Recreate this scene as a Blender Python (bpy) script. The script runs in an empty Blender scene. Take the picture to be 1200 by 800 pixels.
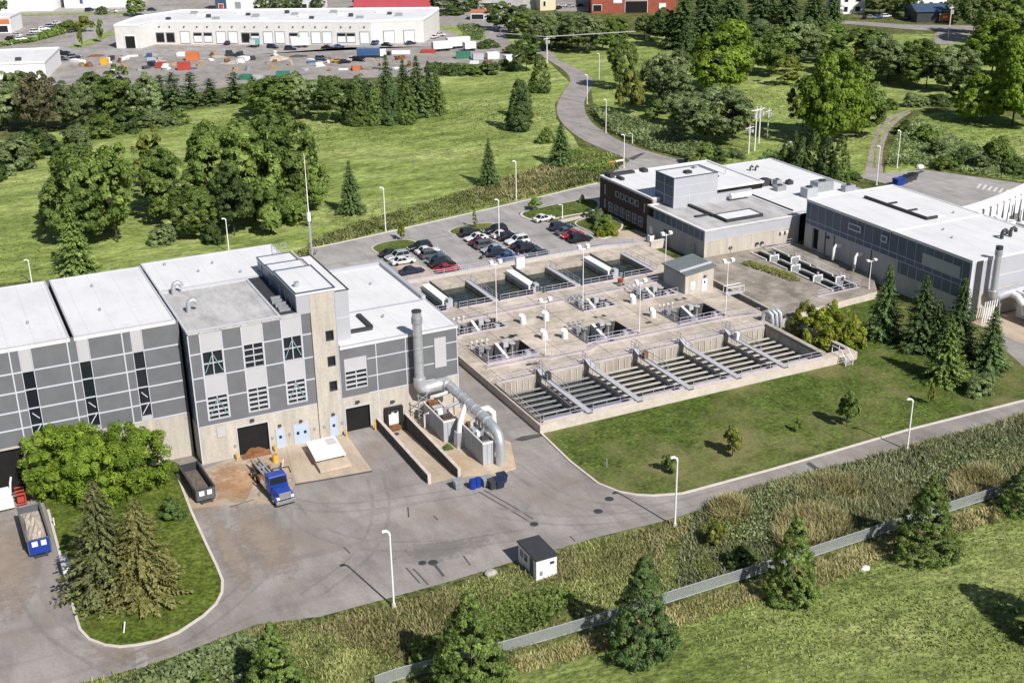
import bpy, math, random
import numpy as np
from mathutils import Vector, Matrix
from mathutils.geometry import tessellate_polygon
random.seed(7)
rng = np.random.default_rng(11)
R = math.radians
S = bpy.context.scene
COL = S.collection
# ---------------------------------------------------------------- camera (site frame: X along the facades, Y into the site, Z up)
F, TH, RO, YA = 1446.62, 0.389238735, -0.0148299, 0.451135467
H = 72.0
_c, _s = math.cos(TH), math.sin(TH)
_rt = np.array([1., 0, 0]); _up = np.array([0, _s, _c]); _fw = np.array([0, _c, -_s])
_r = _rt*math.cos(RO) + _up*math.sin(RO); _u = _up*math.cos(RO) - _rt*math.sin(RO)
_M = np.array([[math.cos(YA), math.sin(YA), 0], [-math.sin(YA), math.cos(YA), 0], [0, 0, 1]])
RT, UP, FW = _M@_r, _M@_u, _M@_fw
def _ray(x, y): return RT*((x-600)/F) - UP*((y-400)/F) + FW
def G(x, y, z=0.0):
    'survey: the site point at height z that the photograph shows at (x, y)'
    d = _ray(x, y); t = (z-H)/d[2]
    return (d[0]*t, d[1]*t)
def hgt(x, y, b):
    d = _ray(x, y); t = (d[0]*b[0]+d[1]*b[1])/(d[0]**2+d[1]**2)
    return H + t*d[2]
def mpp(b):
    'metres per photograph pixel at ground point b'
    v = np.array([b[0], b[1], -H]); return float(v@FW)/F
cam = bpy.data.cameras.new('camera'); camo = bpy.data.objects.new('camera', cam); COL.objects.link(camo)
mw = Matrix(((RT[0], UP[0], -FW[0], 0), (RT[1], UP[1], -FW[1], 0), (RT[2], UP[2], -FW[2], H), (0, 0, 0, 1)))
camo.matrix_world = mw
cam.sensor_width = 36; cam.lens = F/1200*36; cam.clip_end = 6000; cam.clip_start = 1
S.camera = camo
# ---------------------------------------------------------------- light
w = bpy.data.worlds.new('World'); S.world = w; w.use_nodes = True
nt = w.node_tree; bg = nt.nodes['Background']; sky = nt.nodes.new('ShaderNodeTexSky'); sky.sky_type = 'NISHITA'
sky.sun_disc = False; SE = R(42.2); SAZ = math.atan2(0.19, -1.085)
sky.sun_elevation = SE; sky.sun_rotation = SAZ
nt.links.new(sky.outputs[0], bg.inputs[0]); bg.inputs[1].default_value = 0.064
sl = bpy.data.lights.new('sun', 'SUN'); sl.energy = 4.9; sl.angle = R(0.55); sl.color = (1.0, 0.955, 0.895)
so = bpy.data.objects.new('sun', sl); COL.objects.link(so)
so.rotation_euler = Vector((-0.19, 1.085, -1.0)).to_track_quat('-Z', 'Y').to_euler(); so.location = (60, 20, 150)
S.view_settings.view_transform = 'Standard'; S.view_settings.look = 'None'; S.view_settings.gamma = 1
S.view_settings.exposure = 0.25
# ---------------------------------------------------------------- materials
def _nodes(name):
    m = bpy.data.materials.new(name); m.use_nodes = True; n = m.node_tree
    return m, n, n.nodes['Principled BSDF'], n.links
def noise(n, scale, detail=4, rough=0.55, co='Object', vec=None, stretch=None):
    t = n.nodes.new('ShaderNodeTexNoise'); t.inputs['Scale'].default_value = scale; t.inputs['Detail'].default_value = detail
    t.inputs['Roughness'].default_value = rough
    if vec is None:
        tc = n.nodes.new('ShaderNodeTexCoord'); vec = tc.outputs[co]
    if stretch:
        mp = n.nodes.new('ShaderNodeMapping'); mp.inputs['Scale'].default_value = stretch[:3]
        if len(stretch) > 3: mp.inputs['Rotation'].default_value = (0, 0, stretch[3])
        n.links.new(vec, mp.inputs[0]); vec = mp.outputs[0]
    n.links.new(vec, t.inputs['Vector']); return t.outputs['Fac']
def ramp(n, fac, stops):
    r = n.nodes.new('ShaderNodeValToRGB'); e = r.color_ramp.elements
    while len(e) < len(stops): e.new(0.5)
    for k, (p, c) in enumerate(stops):
        e[k].position = p; e[k].color = (*c, 1) if len(c) == 3 else c
    n.links.new(fac, r.inputs[0]); return r.outputs[0]
def mix(n, fac, a, b, mode='MIX'):
    x = n.nodes.new('ShaderNodeMix'); x.data_type = 'RGBA'; x.blend_type = mode
    for sock, v in ((x.inputs[0], fac), (x.inputs[6], a), (x.inputs[7], b)):
        if hasattr(v, 'is_linked'): n.links.new(v, sock)
        elif isinstance(v, (int, float)): sock.default_value = v
        else: sock.default_value = (*v, 1)
    return x.outputs[2]
def bump(n, b, h, strength, dist):
    x = n.nodes.new('ShaderNodeBump'); x.inputs['Strength'].default_value = strength; x.inputs['Distance'].default_value = dist
    n.links.new(h, x.inputs['Height']); n.links.new(x.outputs[0], b.inputs['Normal'])
def g3(v, t=(1, 1, 1)): return (v*t[0], v*t[1], v*t[2])
def mat(name, c, rough=0.7, metal=0.0, var=0.12, scale=0.6, fine=0.06, fscale=9.0, spec=0.3, bmp=0.0, streak=None):
    'plain surface with two scales of mottling'
    m, n, b, L = _nodes(name)
    lo = tuple(x*(1-var) for x in c); hi = tuple(min(1, x*(1+var)) for x in c)
    base = ramp(n, noise(n, scale, 5, 0.6, stretch=streak), [(0.32, lo), (0.68, hi)])
    if fine:
        f = ramp(n, noise(n, fscale, 3), [(0.3, g3(1-fine*2)), (0.7, g3(1.0))])
        base = mix(n, 1.0, base, f, 'MULTIPLY')
    L.new(base, b.inputs['Base Color']); b.inputs['Roughness'].default_value = rough; b.inputs['Metallic'].default_value = metal
    b.inputs['Specular IOR Level'].default_value = spec
    if bmp: bump(n, b, noise(n, fscale, 4), bmp, 0.05)
    return m
M = {}
def roof_mat(name, c, var):
    m, n, b, L = _nodes(name)
    base = ramp(n, noise(n, .10, 6, .62), [(.36, g3(1-var, c)), (.62, c)])
    st = ramp(n, noise(n, .45, 6, .7, stretch=(1, .35, 1, .1)), [(.36, g3(1-var*1.1)), (.55, g3(1.0))])
    base = mix(n, 1.0, base, st, 'MULTIPLY')
    tc = n.nodes.new('ShaderNodeTexCoord'); wv = n.nodes.new('ShaderNodeTexWave'); wv.bands_direction = 'X'; wv.inputs['Scale'].default_value = .105; wv.inputs['Distortion'].default_value = .15
    L.new(tc.outputs['Object'], wv.inputs[0])
    base = mix(n, 1.0, base, ramp(n, wv.outputs['Fac'], [(0, g3(.93)), (.02, g3(1.0))]), 'MULTIPLY')
    L.new(base, b.inputs['Base Color']); b.inputs['Roughness'].default_value = .75; b.inputs['Specular IOR Level'].default_value = .25; return m
M['roof'] = roof_mat('roof_white', (.69, .69, .705), .07)
M['roof_grey'] = roof_mat('roof_grey', (.52, .51, .51), .26)
M['parapet'] = mat('parapet_metal', (.52, .53, .57), .5, var=.04)
M['panel'] = mat('cladding_grey', (.148, .154, .168), .45, var=.09, scale=.5, fine=.03, spec=.4)
M['panel_blue_and_shade'] = mat('cladding_blue_and_shade', (.052, .085, .142), .4, var=.10, scale=.5, fine=.04, spec=.5)  # darker, bluer cladding: shade of the side faces is put into the colour
M['panel_light'] = mat('cladding_light', (.455, .45, .475), .5, var=.03, scale=.4, fine=.01)
M['panel_mid'] = mat('cladding_mid', (.40, .41, .45), .5, var=.04, scale=.4, fine=.01)
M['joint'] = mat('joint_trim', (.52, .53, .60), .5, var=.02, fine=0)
M['joint_shade'] = mat('joint_trim_shade', (.34, .40, .50), .5, var=.02, fine=0)  # dimmer copy of the trim, side-face shade painted into it
M['concrete'] = mat('concrete_wall', (.475, .435, .38), .85, var=.16, scale=.8, fine=.07, fscale=3, streak=(1.3, 1.3, .16))
M['concrete_grey_and_shade'] = mat('concrete_grey_and_shade_wall', (.43, .42, .42), .85, var=.16, scale=.4, fine=.05, fscale=3, streak=(1, 1, .25))  # cooler concrete: the shaded side walls carry their shade in this colour
M['dark_conc_and_shade'] = mat('concrete_dark_and_shade', (.085, .083, .082), .9, var=.2, scale=.6, fine=.08)  # also carries painted shade on retaining walls and filter pits
M['deck'] = mat('deck_concrete', (.575, .50, .42), .88, var=.22, scale=.30, fine=.10, fscale=1.6)
def deck_mat():
    m = M['deck']; n = m.node_tree; L = n.links; b = n.nodes['Principled BSDF']; src = b.inputs['Base Color'].links[0].from_socket
    tc = n.nodes.new('ShaderNodeTexCoord'); o = src
    for ax, sc in (('X', .052), ('Y', .052)):
        wv = n.nodes.new('ShaderNodeTexWave'); wv.bands_direction = ax; wv.inputs['Scale'].default_value = sc; wv.inputs['Distortion'].default_value = 0; L.new(tc.outputs['Object'], wv.inputs[0])
        o = mix(n, 1.0, o, ramp(n, wv.outputs['Fac'], [(0, g3(.55)), (.004, g3(1.0))]), 'MULTIPLY')
    st = ramp(n, noise(n, .12, 6, .7), [(.42, g3(1.0)), (.60, g3(.72))]); o = mix(n, 1.0, o, st, 'MULTIPLY')
    L.new(o, b.inputs['Base Color'])
deck_mat()
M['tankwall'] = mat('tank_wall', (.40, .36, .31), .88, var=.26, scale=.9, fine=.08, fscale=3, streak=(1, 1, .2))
M['coping'] = mat('coping', (.56, .495, .44), .85, var=.12, scale=.7, fine=.06, fscale=2.5)
M['glass'] = mat('dark_glass', (.014, .018, .024), .06, var=.1, fine=0, spec=.5)
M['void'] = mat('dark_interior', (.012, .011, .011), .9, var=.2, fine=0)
M['frame'] = mat('window_frame', (.47, .48, .51), .5, var=.02, fine=0)
M['brace'] = mat('brace_paint', (.17, .30, .33), .4, var=.02, fine=0)
M['white'] = mat('white_paint', (.78, .78, .79), .5, var=.03, fine=.02)
M['offwhite'] = mat('offwhite_paint', (.66, .65, .63), .6, var=.06, fine=.03)
M['galv'] = mat('galvanised', (.55, .57, .60), .38, metal=.55, var=.10, scale=1.5, fine=.04, fscale=6)
M['galv_d'] = mat('galvanised_dull', (.36, .38, .40), .5, metal=.35, var=.15, scale=1.5, fine=.05)
M['rail'] = mat('rail_metal', (.50, .47, .56), .45, metal=.3, var=.08, fine=0)
M['steel_d'] = mat('dark_steel', (.05, .052, .058), .5, var=.2, fine=.05)
M['brick'] = None
M['black'] = mat('black_rubber', (.018, .018, .02), .6, var=.2, fine=0)
M['dark_roof'] = mat('dark_roofing', (.045, .047, .055), .7, var=.15, scale=1.2)
M['slate'] = mat('grey_green_roof', (.17, .19, .19), .5, var=.1, scale=.8)
M['bluedoor'] = mat('door_pale_blue', (.42, .50, .62), .5, var=.05, fine=.02)
M['rust'] = mat('rust', (.22, .10, .045), .9, var=.4, scale=1.5, fine=.12)
M['wood'] = mat('timber', (.36, .25, .15), .8, var=.2, scale=2)
M['red'] = mat('red_paint', (.40, .065, .05), .4, var=.1)
M['orange'] = mat('orange_paint', (.60, .19, .08), .5, var=.1)
M['yellow'] = mat('yellow_paint', (.70, .42, .05), .5, var=.08)
M['green'] = mat('green_paint', (.045, .19, .13), .5, var=.1)
M['blue'] = mat('blue_paint', (.012, .045, .30), .3, var=.1, spec=.5)
M['teal'] = mat('teal_paint', (.16, .36, .40), .5, var=.1)
M['redroof'] = mat('red_roof', (.40, .07, .085), .6, var=.08, scale=.3)
M['redbrick'] = mat('red_brick_wall', (.33, .09, .06), .85, var=.15, scale=.5)
M['cream'] = mat('cream_wall', (.66, .58, .40), .8, var=.05)
M['bark'] = mat('bark', (.085, .065, .05), .95, var=.3, scale=6, fine=.1)
M['kerb'] = mat('kerb_concrete', (.60, .55, .50), .85, var=.08, scale=.8)
M['rock'] = mat('rock', (.38, .35, .31), .9, var=.2, scale=1.5)
M['wire'] = mat('wire', (.60, .60, .58), .6, var=.02, fine=0)
M['trough'] = mat('launder_metal', (.52, .49, .44), .6, var=.15, scale=1.0, fine=.08)
M['canvas'] = mat('pale_load', (.50, .43, .37), .9, var=.25, scale=1.4, fine=.1)
M['gravel'] = mat('gravel_load', (.16, .13, .11), .95, var=.3, scale=2.5, fine=.15, fscale=20)
for nm, c in dict(car_black=(.013, .014, .018), car_navy=(.02, .03, .065), car_silver=(.42, .44, .46), car_white=(.78, .78, .78), car_red=(.42, .015, .02),
                  car_grey=(.11, .12, .135), car_maroon=(.10, .015, .03), car_blue=(.06, .12, .26), car_teal=(.06, .09, .10), car_yellow=(.7, .45, .03)).items():
    M[nm] = mat(nm, c, .22, metal=.15, var=.04, fine=0, spec=.6)
M['chrome'] = mat('chrome', (.75, .76, .78), .18, metal=.9, var=.03, fine=0)
M['lens'] = mat('lamp_lens', (.75, .78, .80), .15, var=.02, fine=0)
M['tail'] = mat('tail_lens', (.4, .02, .02), .2, var=.02, fine=0)

def brick_mat():
    m, n, b, L = _nodes('dark_brick')
    tc = n.nodes.new('ShaderNodeTexCoord')
    wv = n.nodes.new('ShaderNodeTexWave'); wv.wave_type = 'BANDS'; wv.bands_direction = 'Z'; wv.inputs['Scale'].default_value = .75
    wv.inputs['Distortion'].default_value = 0; L.new(tc.outputs['Object'], wv.inputs[0])
    a = ramp(n, noise(n, 3.0, 4), [(.3, (.060, .036, .040)), (.7, (.105, .055, .056))])
    c = ramp(n, wv.outputs['Fac'], [(.0, (.55, .55, .6)), (.25, (1, 1, 1))])
    L.new(mix(n, 1.0, a, c, 'MULTIPLY'), b.inputs['Base Color']); b.inputs['Roughness'].default_value = .85
    return m
M['brick'] = brick_mat()

def water_mat(name, c1, c2, sc=.5):
    m, n, b, L = _nodes(name)
    L.new(ramp(n, noise(n, sc, 5), [(.35, c1), (.7, c2)]), b.inputs['Base Color'])
    b.inputs['Roughness'].default_value = .12; b.inputs['Specular IOR Level'].default_value = .4
    bump(n, b, noise(n, 2.5, 3), .15, .05); return m
M['water'] = water_mat('basin_water', (.012, .014, .010), (.045, .042, .028))
M['water_green'] = water_mat('settling_water', (.010, .015, .011), (.050, .058, .042), .9)

def ground_mat(name, stops, sc=.05, mid=.35, midv=.35, fine=2.2, finev=.45, bmp=.6, stretch=None, patches=None, rough=.95):
    'grassy ground: broad colour drift, painted tussock shadows and blade-scale grain'
    m, n, b, L = _nodes(name)
    base = ramp(n, noise(n, sc, 6, .6, stretch=stretch), stops)
    a = ramp(n, noise(n, mid, 6, .65, stretch=stretch), [(.38, g3(1-midv)), (.62, g3(1+midv*.45))])  # dark blotches paint the shadows of grass tufts into the colour
    base = mix(n, 1.0, base, a, 'MULTIPLY')
    f = ramp(n, noise(n, fine, 5, .75, stretch=stretch), [(.40, g3(1-finev*1.25)), (.60, g3(1+finev*.6))])
    base = mix(n, 1.0, base, f, 'MULTIPLY')
    if patches:
        for psc, lo, hi, col in patches:
            base = mix(n, ramp(n, noise(n, psc, 5, .6), [(lo, (0, 0, 0)), (hi, (1, 1, 1))]), base, col)
    L.new(base, b.inputs['Base Color']); b.inputs['Roughness'].default_value = rough; b.inputs['Specular IOR Level'].default_value = .1
    if bmp: bump(n, b, noise(n, fine*.8, 5, .7), bmp, .25)
    return m
M['meadow'] = ground_mat('meadow_grass', [(.3, (.165, .225, .050)), (.5, (.285, .355, .104)), (.7, (.385, .430, .160))], .045, .20, .36, .85, .34, .7, stretch=(.55, 1.25, 1, .2))
M['lawn'] = ground_mat('mown_lawn', [(.3, (.070, .112, .018)), (.7, (.130, .172, .042))], .05, .45, .35, 1.9, .42, .5,
                       patches=[(.085, .47, .70, (.205, .185, .085)), (.7, .62, .74, (.21, .18, .10))])
M['island'] = ground_mat('island_lawn', [(.3, (.078, .118, .016)), (.7, (.145, .185, .036))], .12, .7, .35, 2.2, .4, .5)
M['rough'] = ground_mat('rough_grass', [(.3, (.075, .098, .024)), (.5, (.145, .165, .052)), (.7, (.23, .225, .10))], .12, .6, .45, 2.0, .5, .8)
M['field'] = ground_mat('lower_meadow', [(.3, (.135, .180, .044)), (.52, (.240, .290, .090)), (.7, (.345, .375, .145))], .07, .40, .36, 1.7, .40, .7, stretch=(.7, 1.3, 1, .15))

def asphalt_mat(name, c, stain=.25, brown=None, tracks=True, sc=.09):
    m, n, b, L = _nodes(name)
    base = ramp(n, noise(n, sc, 6, .62), [(.36, g3(1-stain, c)), (.62, g3(1+stain*.4, c))])
    a = ramp(n, noise(n, .5, 6, .65, stretch=(1, .3, 1, .5)), [(.32, g3(.74)), (.58, g3(1.0))])
    base = mix(n, 1.0, base, a, 'MULTIPLY')
    f = ramp(n, noise(n, 3.5, 5, .75), [(.35, g3(.88)), (.65, g3(1.08))])
    base = mix(n, 1.0, base, f, 'MULTIPLY')
    if tracks:
        k = ramp(n, noise(n, .14, 4, .55, stretch=(.30, 3.4, 1, -.35)), [(.54, (0, 0, 0)), (.68, (1, 1, 1))])
        base = mix(n, mix(n, 1.0, k, g3(.35), 'MULTIPLY'), base, g3(.45, c))
    if brown:
        k = ramp(n, noise(n, .11 if name != 'stained_pad' else .22, 6, .65), [(.50 if name != 'stained_pad' else .42, (0, 0, 0)), (.72 if name != 'stained_pad' else .62, (1, 1, 1))])
        base = mix(n, mix(n, 1.0, k, g3(.75), 'MULTIPLY'), base, brown)
    L.new(base, b.inputs['Base Color']); b.inputs['Roughness'].default_value = .9; b.inputs['Specular IOR Level'].default_value = .2
    return m
M['asphalt'] = asphalt_mat('worn_asphalt', (.315, .288, .274), .22, (.235, .190, .155))
M['asphalt_l'] = asphalt_mat('pale_road', (.335, .308, .295), .12)
M['asphalt_g'] = asphalt_mat('grey_asphalt', (.375, .355, .345), .14)
M['yard'] = asphalt_mat('industrial_yard', (.33, .305, .29), .2, (.36, .31, .27))
M['tyre'] = asphalt_mat('tyre_marked_asphalt', (.268, .246, .234), .2, None, False)
def stain_mat(name, c1, c2, k=1.0):
    'ground-in stain: uneven patch that thins out towards its edge'
    m, n, b, L = _nodes(name)
    L.new(ramp(n, noise(n, .5, 6, .7), [(.35, c1), (.65, c2)]), b.inputs['Base Color']); b.inputs['Roughness'].default_value = .9
    tc = n.nodes.new('ShaderNodeTexCoord'); d = n.nodes.new('ShaderNodeVectorMath'); d.operation = 'DISTANCE'; mp = n.nodes.new('ShaderNodeMapping'); mp.inputs['Scale'].default_value = (1, 1, 0)
    L.new(tc.outputs['Generated'], mp.inputs[0]); L.new(mp.outputs[0], d.inputs[0]); d.inputs[1].default_value = (.5, .5, 0)
    a = n.nodes.new('ShaderNodeMath'); a.operation = 'MULTIPLY_ADD'; L.new(d.outputs['Value'], a.inputs[0]); a.inputs[1].default_value = -.9; L.new(noise(n, .9, 6, .75), a.inputs[2])
    f = ramp(n, a.outputs[0], [(.08, (0, 0, 0)), (.36, g3(k))])
    tr = n.nodes.new('ShaderNodeBsdfTransparent'); ms = n.nodes.new('ShaderNodeMixShader'); L.new(f, ms.inputs[0]); L.new(tr.outputs[0], ms.inputs[1]); L.new(b.outputs[0], ms.inputs[2])
    L.new(ms.outputs[0], n.nodes['Material Output'].inputs[0]); return m
M['rust_stain'] = stain_mat('rust_stain', (.34, .16, .06), (.46, .33, .22), .95)
M['dirt_stain'] = stain_mat('dirt_stain', (.30, .235, .18), (.36, .30, .25), .75)
M['oil_stain'] = stain_mat('oil_stain', (.19, .175, .165), (.24, .22, .205), .45)
M['path'] = asphalt_mat('gravel_path', (.36, .31, .28), .15)
M['stained'] = asphalt_mat('stained_pad', (.45, .39, .32), .22, (.38, .25, .15))
M['rustpad'] = asphalt_mat('rust_stained_pad', (.40, .23, .11), .3, (.42, .36, .29), True, .4)
M['slab'] = asphalt_mat('stained_slab', (.36, .32, .275), .42, (.14, .12, .10), True, .28)
M['pad'] = asphalt_mat('pale_pad', (.50, .41, .32), .1, None, False)
M['podium'] = asphalt_mat('podium_concrete', (.55, .45, .34), .12, (.40, .25, .12), False)

def leaf_mat(name, dark, light, trans=.42, rnd=.3):
    m, n, b, L = _nodes(name)
    at = n.nodes.new('ShaderNodeAttribute'); at.attribute_name = 'tint'
    oi = n.nodes.new('ShaderNodeObjectInfo')
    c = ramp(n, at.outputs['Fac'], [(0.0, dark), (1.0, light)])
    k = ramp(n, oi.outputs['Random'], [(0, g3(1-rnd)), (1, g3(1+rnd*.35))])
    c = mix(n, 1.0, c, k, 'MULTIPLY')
    b.inputs['Roughness'].default_value = .6; b.inputs['Specular IOR Level'].default_value = .25
    L.new(c, b.inputs['Base Color'])
    tr = n.nodes.new('ShaderNodeBsdfTranslucent'); L.new(c, tr.inputs[0])
    ms = n.nodes.new('ShaderNodeMixShader'); ms.inputs[0].default_value = trans
    L.new(b.outputs[0], ms.inputs[1]); L.new(tr.outputs[0], ms.inputs[2]); L.new(ms.outputs[0], n.nodes['Material Output'].inputs[0])
    return m
M['leaf'] = leaf_mat('leaf_green', (0.080, 0.136, 0.024), (0.350, 0.471, 0.121))
M['leaf_olive'] = leaf_mat('leaf_olive', (0.101, 0.146, 0.048), (0.413, 0.508, 0.231))
M['leaf_bright'] = leaf_mat('leaf_bright', (.096, .172, .015), (.370, .505, .066))
M['leaf_lime'] = leaf_mat('leaf_lime', (.115, .160, .014), (.400, .430, .060))
M['leaf_dark'] = leaf_mat('leaf_dark', (0.047, 0.087, 0.024), (0.223, 0.316, 0.094))
M['leaf_yellow'] = leaf_mat('leaf_yellow', (.115, .140, .020), (.330, .350, .080))
M['leaf_brown'] = leaf_mat('leaf_brown', (.085, .080, .040), (.250, .235, .130))
M['needle'] = leaf_mat('needle_green', (0.045, 0.082, 0.017), (0.270, 0.372, 0.088), .12)
M['needle_dark'] = leaf_mat('needle_dark', (0.032, 0.064, 0.019), (0.159, 0.242, 0.075), .12)
M['needle_pale'] = leaf_mat('needle_pale', (.075, .092, .026), (.310, .325, .130), .12)
M['needle_brown'] = leaf_mat('needle_brown', (.085, .088, .024), (.300, .285, .100), .12)
M['weed'] = leaf_mat('weed_blades', (.095, .120, .032), (.400, .420, .155), .2)
M['reed'] = leaf_mat('reed_blades', (.125, .150, .066), (.480, .500, .260), .2)
M['straw'] = leaf_mat('straw_blades', (.20, .18, .07), (.52, .47, .23), .2)
M['grassb'] = leaf_mat('grass_blades', (.105, .150, .026), (.380, .440, .140), .25)

def fence_mat():
    m, n, b, L = _nodes('chain_link')
    b.inputs['Base Color'].default_value = (.50, .54, .56, 1); b.inputs['Metallic'].default_value = .3; b.inputs['Roughness'].default_value = .45
    tc = n.nodes.new('ShaderNodeTexCoord'); outs = []
    for ang in (45, -45):
        mp = n.nodes.new('ShaderNodeMapping'); mp.inputs['Rotation'].default_value = (0, R(ang), 0); L.new(tc.outputs['Object'], mp.inputs[0])
        wv = n.nodes.new('ShaderNodeTexWave'); wv.bands_direction = 'X'; wv.inputs['Scale'].default_value = 2.2; L.new(mp.outputs[0], wv.inputs[0])
        outs.append(wv.outputs['Fac'])
    mx = n.nodes.new('ShaderNodeMath'); mx.operation = 'MAXIMUM'; L.new(outs[0], mx.inputs[0]); L.new(outs[1], mx.inputs[1])
    gt = n.nodes.new('ShaderNodeMath'); gt.operation = 'GREATER_THAN'; gt.inputs[1].default_value = .79; L.new(mx.outputs[0], gt.inputs[0])
    tr = n.nodes.new('ShaderNodeBsdfTransparent'); ms = n.nodes.new('ShaderNodeMixShader')
    L.new(gt.outputs[0], ms.inputs[0]); L.new(tr.outputs[0], ms.inputs[1]); L.new(b.outputs[0], ms.inputs[2])
    L.new(ms.outputs[0], n.nodes['Material Output'].inputs[0]); return m
M['chain'] = fence_mat()
# ---------------------------------------------------------------- mesh helpers
class MB:
    def __init__(s): s.v = []; s.f = []
    def poly(s, pts):
        i = len(s.v); s.v += [tuple(p) for p in pts]; s.f.append(tuple(range(i, i+len(pts)))); return s
    def box(s, x0, x1, y0, y1, z0, z1):
        i = len(s.v)
        s.v += [(x0, y0, z0), (x1, y0, z0), (x1, y1, z0), (x0, y1, z0), (x0, y0, z1), (x1, y0, z1), (x1, y1, z1), (x0, y1, z1)]
        s.f += [tuple(i+k for k in q) for q in ((0, 3, 2, 1), (4, 5, 6, 7), (0, 1, 5, 4), (1, 2, 6, 5), (2, 3, 7, 6), (3, 0, 4, 7))]; return s
    def obox(s, c, sx, sy, z0, z1, a):
        'box of size sx, sy turned by a about its centre c'
        ca, sa = math.cos(a), math.sin(a)
        p = [(c[0]+x*ca-y*sa, c[1]+x*sa+y*ca) for x, y in ((-sx/2, -sy/2), (sx/2, -sy/2), (sx/2, sy/2), (-sx/2, sy/2))]
        return s.prism(p, z0, z1)
    def prism(s, p, z0, z1):
        n = len(p); i = len(s.v)
        a = sum(p[k][0]*p[(k+1) % n][1]-p[(k+1) % n][0]*p[k][1] for k in range(n))
        if a < 0: p = p[::-1]
        s.v += [(x, y, z0) for x, y in p] + [(x, y, z1) for x, y in p]
        s.f.append(tuple(i+k for k in range(n-1, -1, -1))); s.f.append(tuple(i+n+k for k in range(n)))
        for k in range(n):
            j = (k+1) % n; s.f.append((i+k, i+j, i+n+j, i+n+k))
        return s
    def hull8(s, lo, hi):
        'frustum between two quads given as 4 xyz points each'
        i = len(s.v); s.v += [tuple(p) for p in lo] + [tuple(p) for p in hi]
        s.f += [tuple(i+k for k in q) for q in ((0, 3, 2, 1), (4, 5, 6, 7), (0, 1, 5, 4), (1, 2, 6, 5), (2, 3, 7, 6), (3, 0, 4, 7))]; return s
    def cyl(s, x, y, z0, z1, r0, r1=None, n=12):
        r1 = r0 if r1 is None else r1; i = len(s.v)
        for z, r in ((z0, r0), (z1, r1)):
            s.v += [(x+r*math.cos(2*math.pi*k/n), y+r*math.sin(2*math.pi*k/n), z) for k in range(n)]
        s.f.append(tuple(i+k for k in range(n-1, -1, -1))); s.f.append(tuple(i+n+k for k in range(n)))
        for k in range(n):
            j = (k+1) % n; s.f.append((i+k, i+j, i+n+j, i+n+k))
        return s
    def tube(s, pts, r, n=8, r1=None, cap=True):
        pts = [Vector(p) for p in pts]; i = len(s.v); m = len(pts); prev = None
        for k, p in enumerate(pts):
            d = (pts[min(k+1, m-1)] - pts[max(k-1, 0)]).normalized()
            ref = prev if prev is not None else (Vector((0, 0, 1)) if abs(d.z) < .9 else Vector((1, 0, 0)))
            a = (ref - d*ref.dot(d)).normalized(); b = d.cross(a); prev = a
            rr = r if r1 is None else r + (r1-r)*k/max(1, m-1)
            s.v += [tuple(p + a*(rr*math.cos(2*math.pi*q/n)) + b*(rr*math.sin(2*math.pi*q/n))) for q in range(n)]
        for k in range(m-1):
            for q in range(n):
                j = (q+1) % n; s.f.append((i+k*n+q, i+k*n+j, i+(k+1)*n+j, i+(k+1)*n+q))
        if cap:
            s.f.append(tuple(i+q for q in range(n-1, -1, -1))); s.f.append(tuple(i+(m-1)*n+q for q in range(n)))
        return s
    def flat(s, rings, z):
        'flat sheet at z from an outer ring and holes'
        loops = [[Vector((x, y, 0)) for x, y in r] for r in rings]
        i = len(s.v); allp = [p for r in rings for p in r]; s.v += [(x, y, z) for x, y in allp]
        for t in tessellate_polygon(loops):
            a, b, c = (allp[k] for k in t)
            ar = (b[0]-a[0])*(c[1]-a[1])-(c[0]-a[0])*(b[1]-a[1])
            s.f.append(tuple(i+k for k in (t if ar > 0 else t[::-1])))
        return s
    def build(s, name, m, parent=None, smooth=False, bev=0.0):
        me = bpy.data.meshes.new(name)
        off = Vector((0, 0, 0)); p = parent
        while p is not None: off += Vector(p.location); p = p.parent
        me.from_pydata([(x-off.x, y-off.y, z-off.z) for x, y, z in s.v], [], s.f); me.update()
        me.materials.append(M[m] if isinstance(m, str) else m)
        if smooth:
            for q in me.polygons: q.use_smooth = True
        o = bpy.data.objects.new(name, me); COL.objects.link(o); o.parent = parent
        if smooth:
            md = o.modifiers.new('edge', 'EDGE_SPLIT'); md.split_angle = R(40)
        if bev:
            md = o.modifiers.new('bevel', 'BEVEL'); md.width = bev; md.segments = 2; md.limit_method = 'ANGLE'
        return o
def tag(o, label=None, cat=None, group=None, kind=None):
    if label: o['label'] = label
    if cat: o['category'] = cat
    if group: o['group'] = group
    if kind: o['kind'] = kind
    return o
def thing(name, label, cat, loc=(0, 0, 0), group=None):
    o = bpy.data.objects.new(name, None); COL.objects.link(o); o.location = loc; o.empty_display_size = .5
    return tag(o, label, cat, group)
def struct(name, mb, m): return tag(mb.build(name, m), kind='structure')
KIDS = {}
def kids(o):
    if o.name not in KIDS: KIDS[o.name] = [c for c in bpy.data.objects if c.parent == o]
    return KIDS[o.name]
def dup(src, label, loc, rot=0.0, scale=None, group=None):
    'copy of a thing with its parts and sub-parts'
    r = src.copy(); COL.objects.link(r); r.location = loc; r.rotation_euler = (0, 0, rot)
    if scale is not None: r.scale = scale
    tag(r, label, None, group)
    for c in kids(src):
        d = c.copy(); COL.objects.link(d); d.parent = r
        for e in kids(c):
            g = e.copy(); COL.objects.link(g); g.parent = d
    return r
ORD = ['first', 'second', 'third', 'fourth', 'fifth', 'sixth', 'seventh', 'eighth', 'ninth', 'tenth', 'eleventh', 'twelfth', 'thirteenth', 'fourteenth', 'fifteenth', 'sixteenth', 'seventeenth', 'eighteenth', 'nineteenth', 'twentieth',
       'twenty-first', 'twenty-second', 'twenty-third', 'twenty-fourth', 'twenty-fifth']
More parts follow.
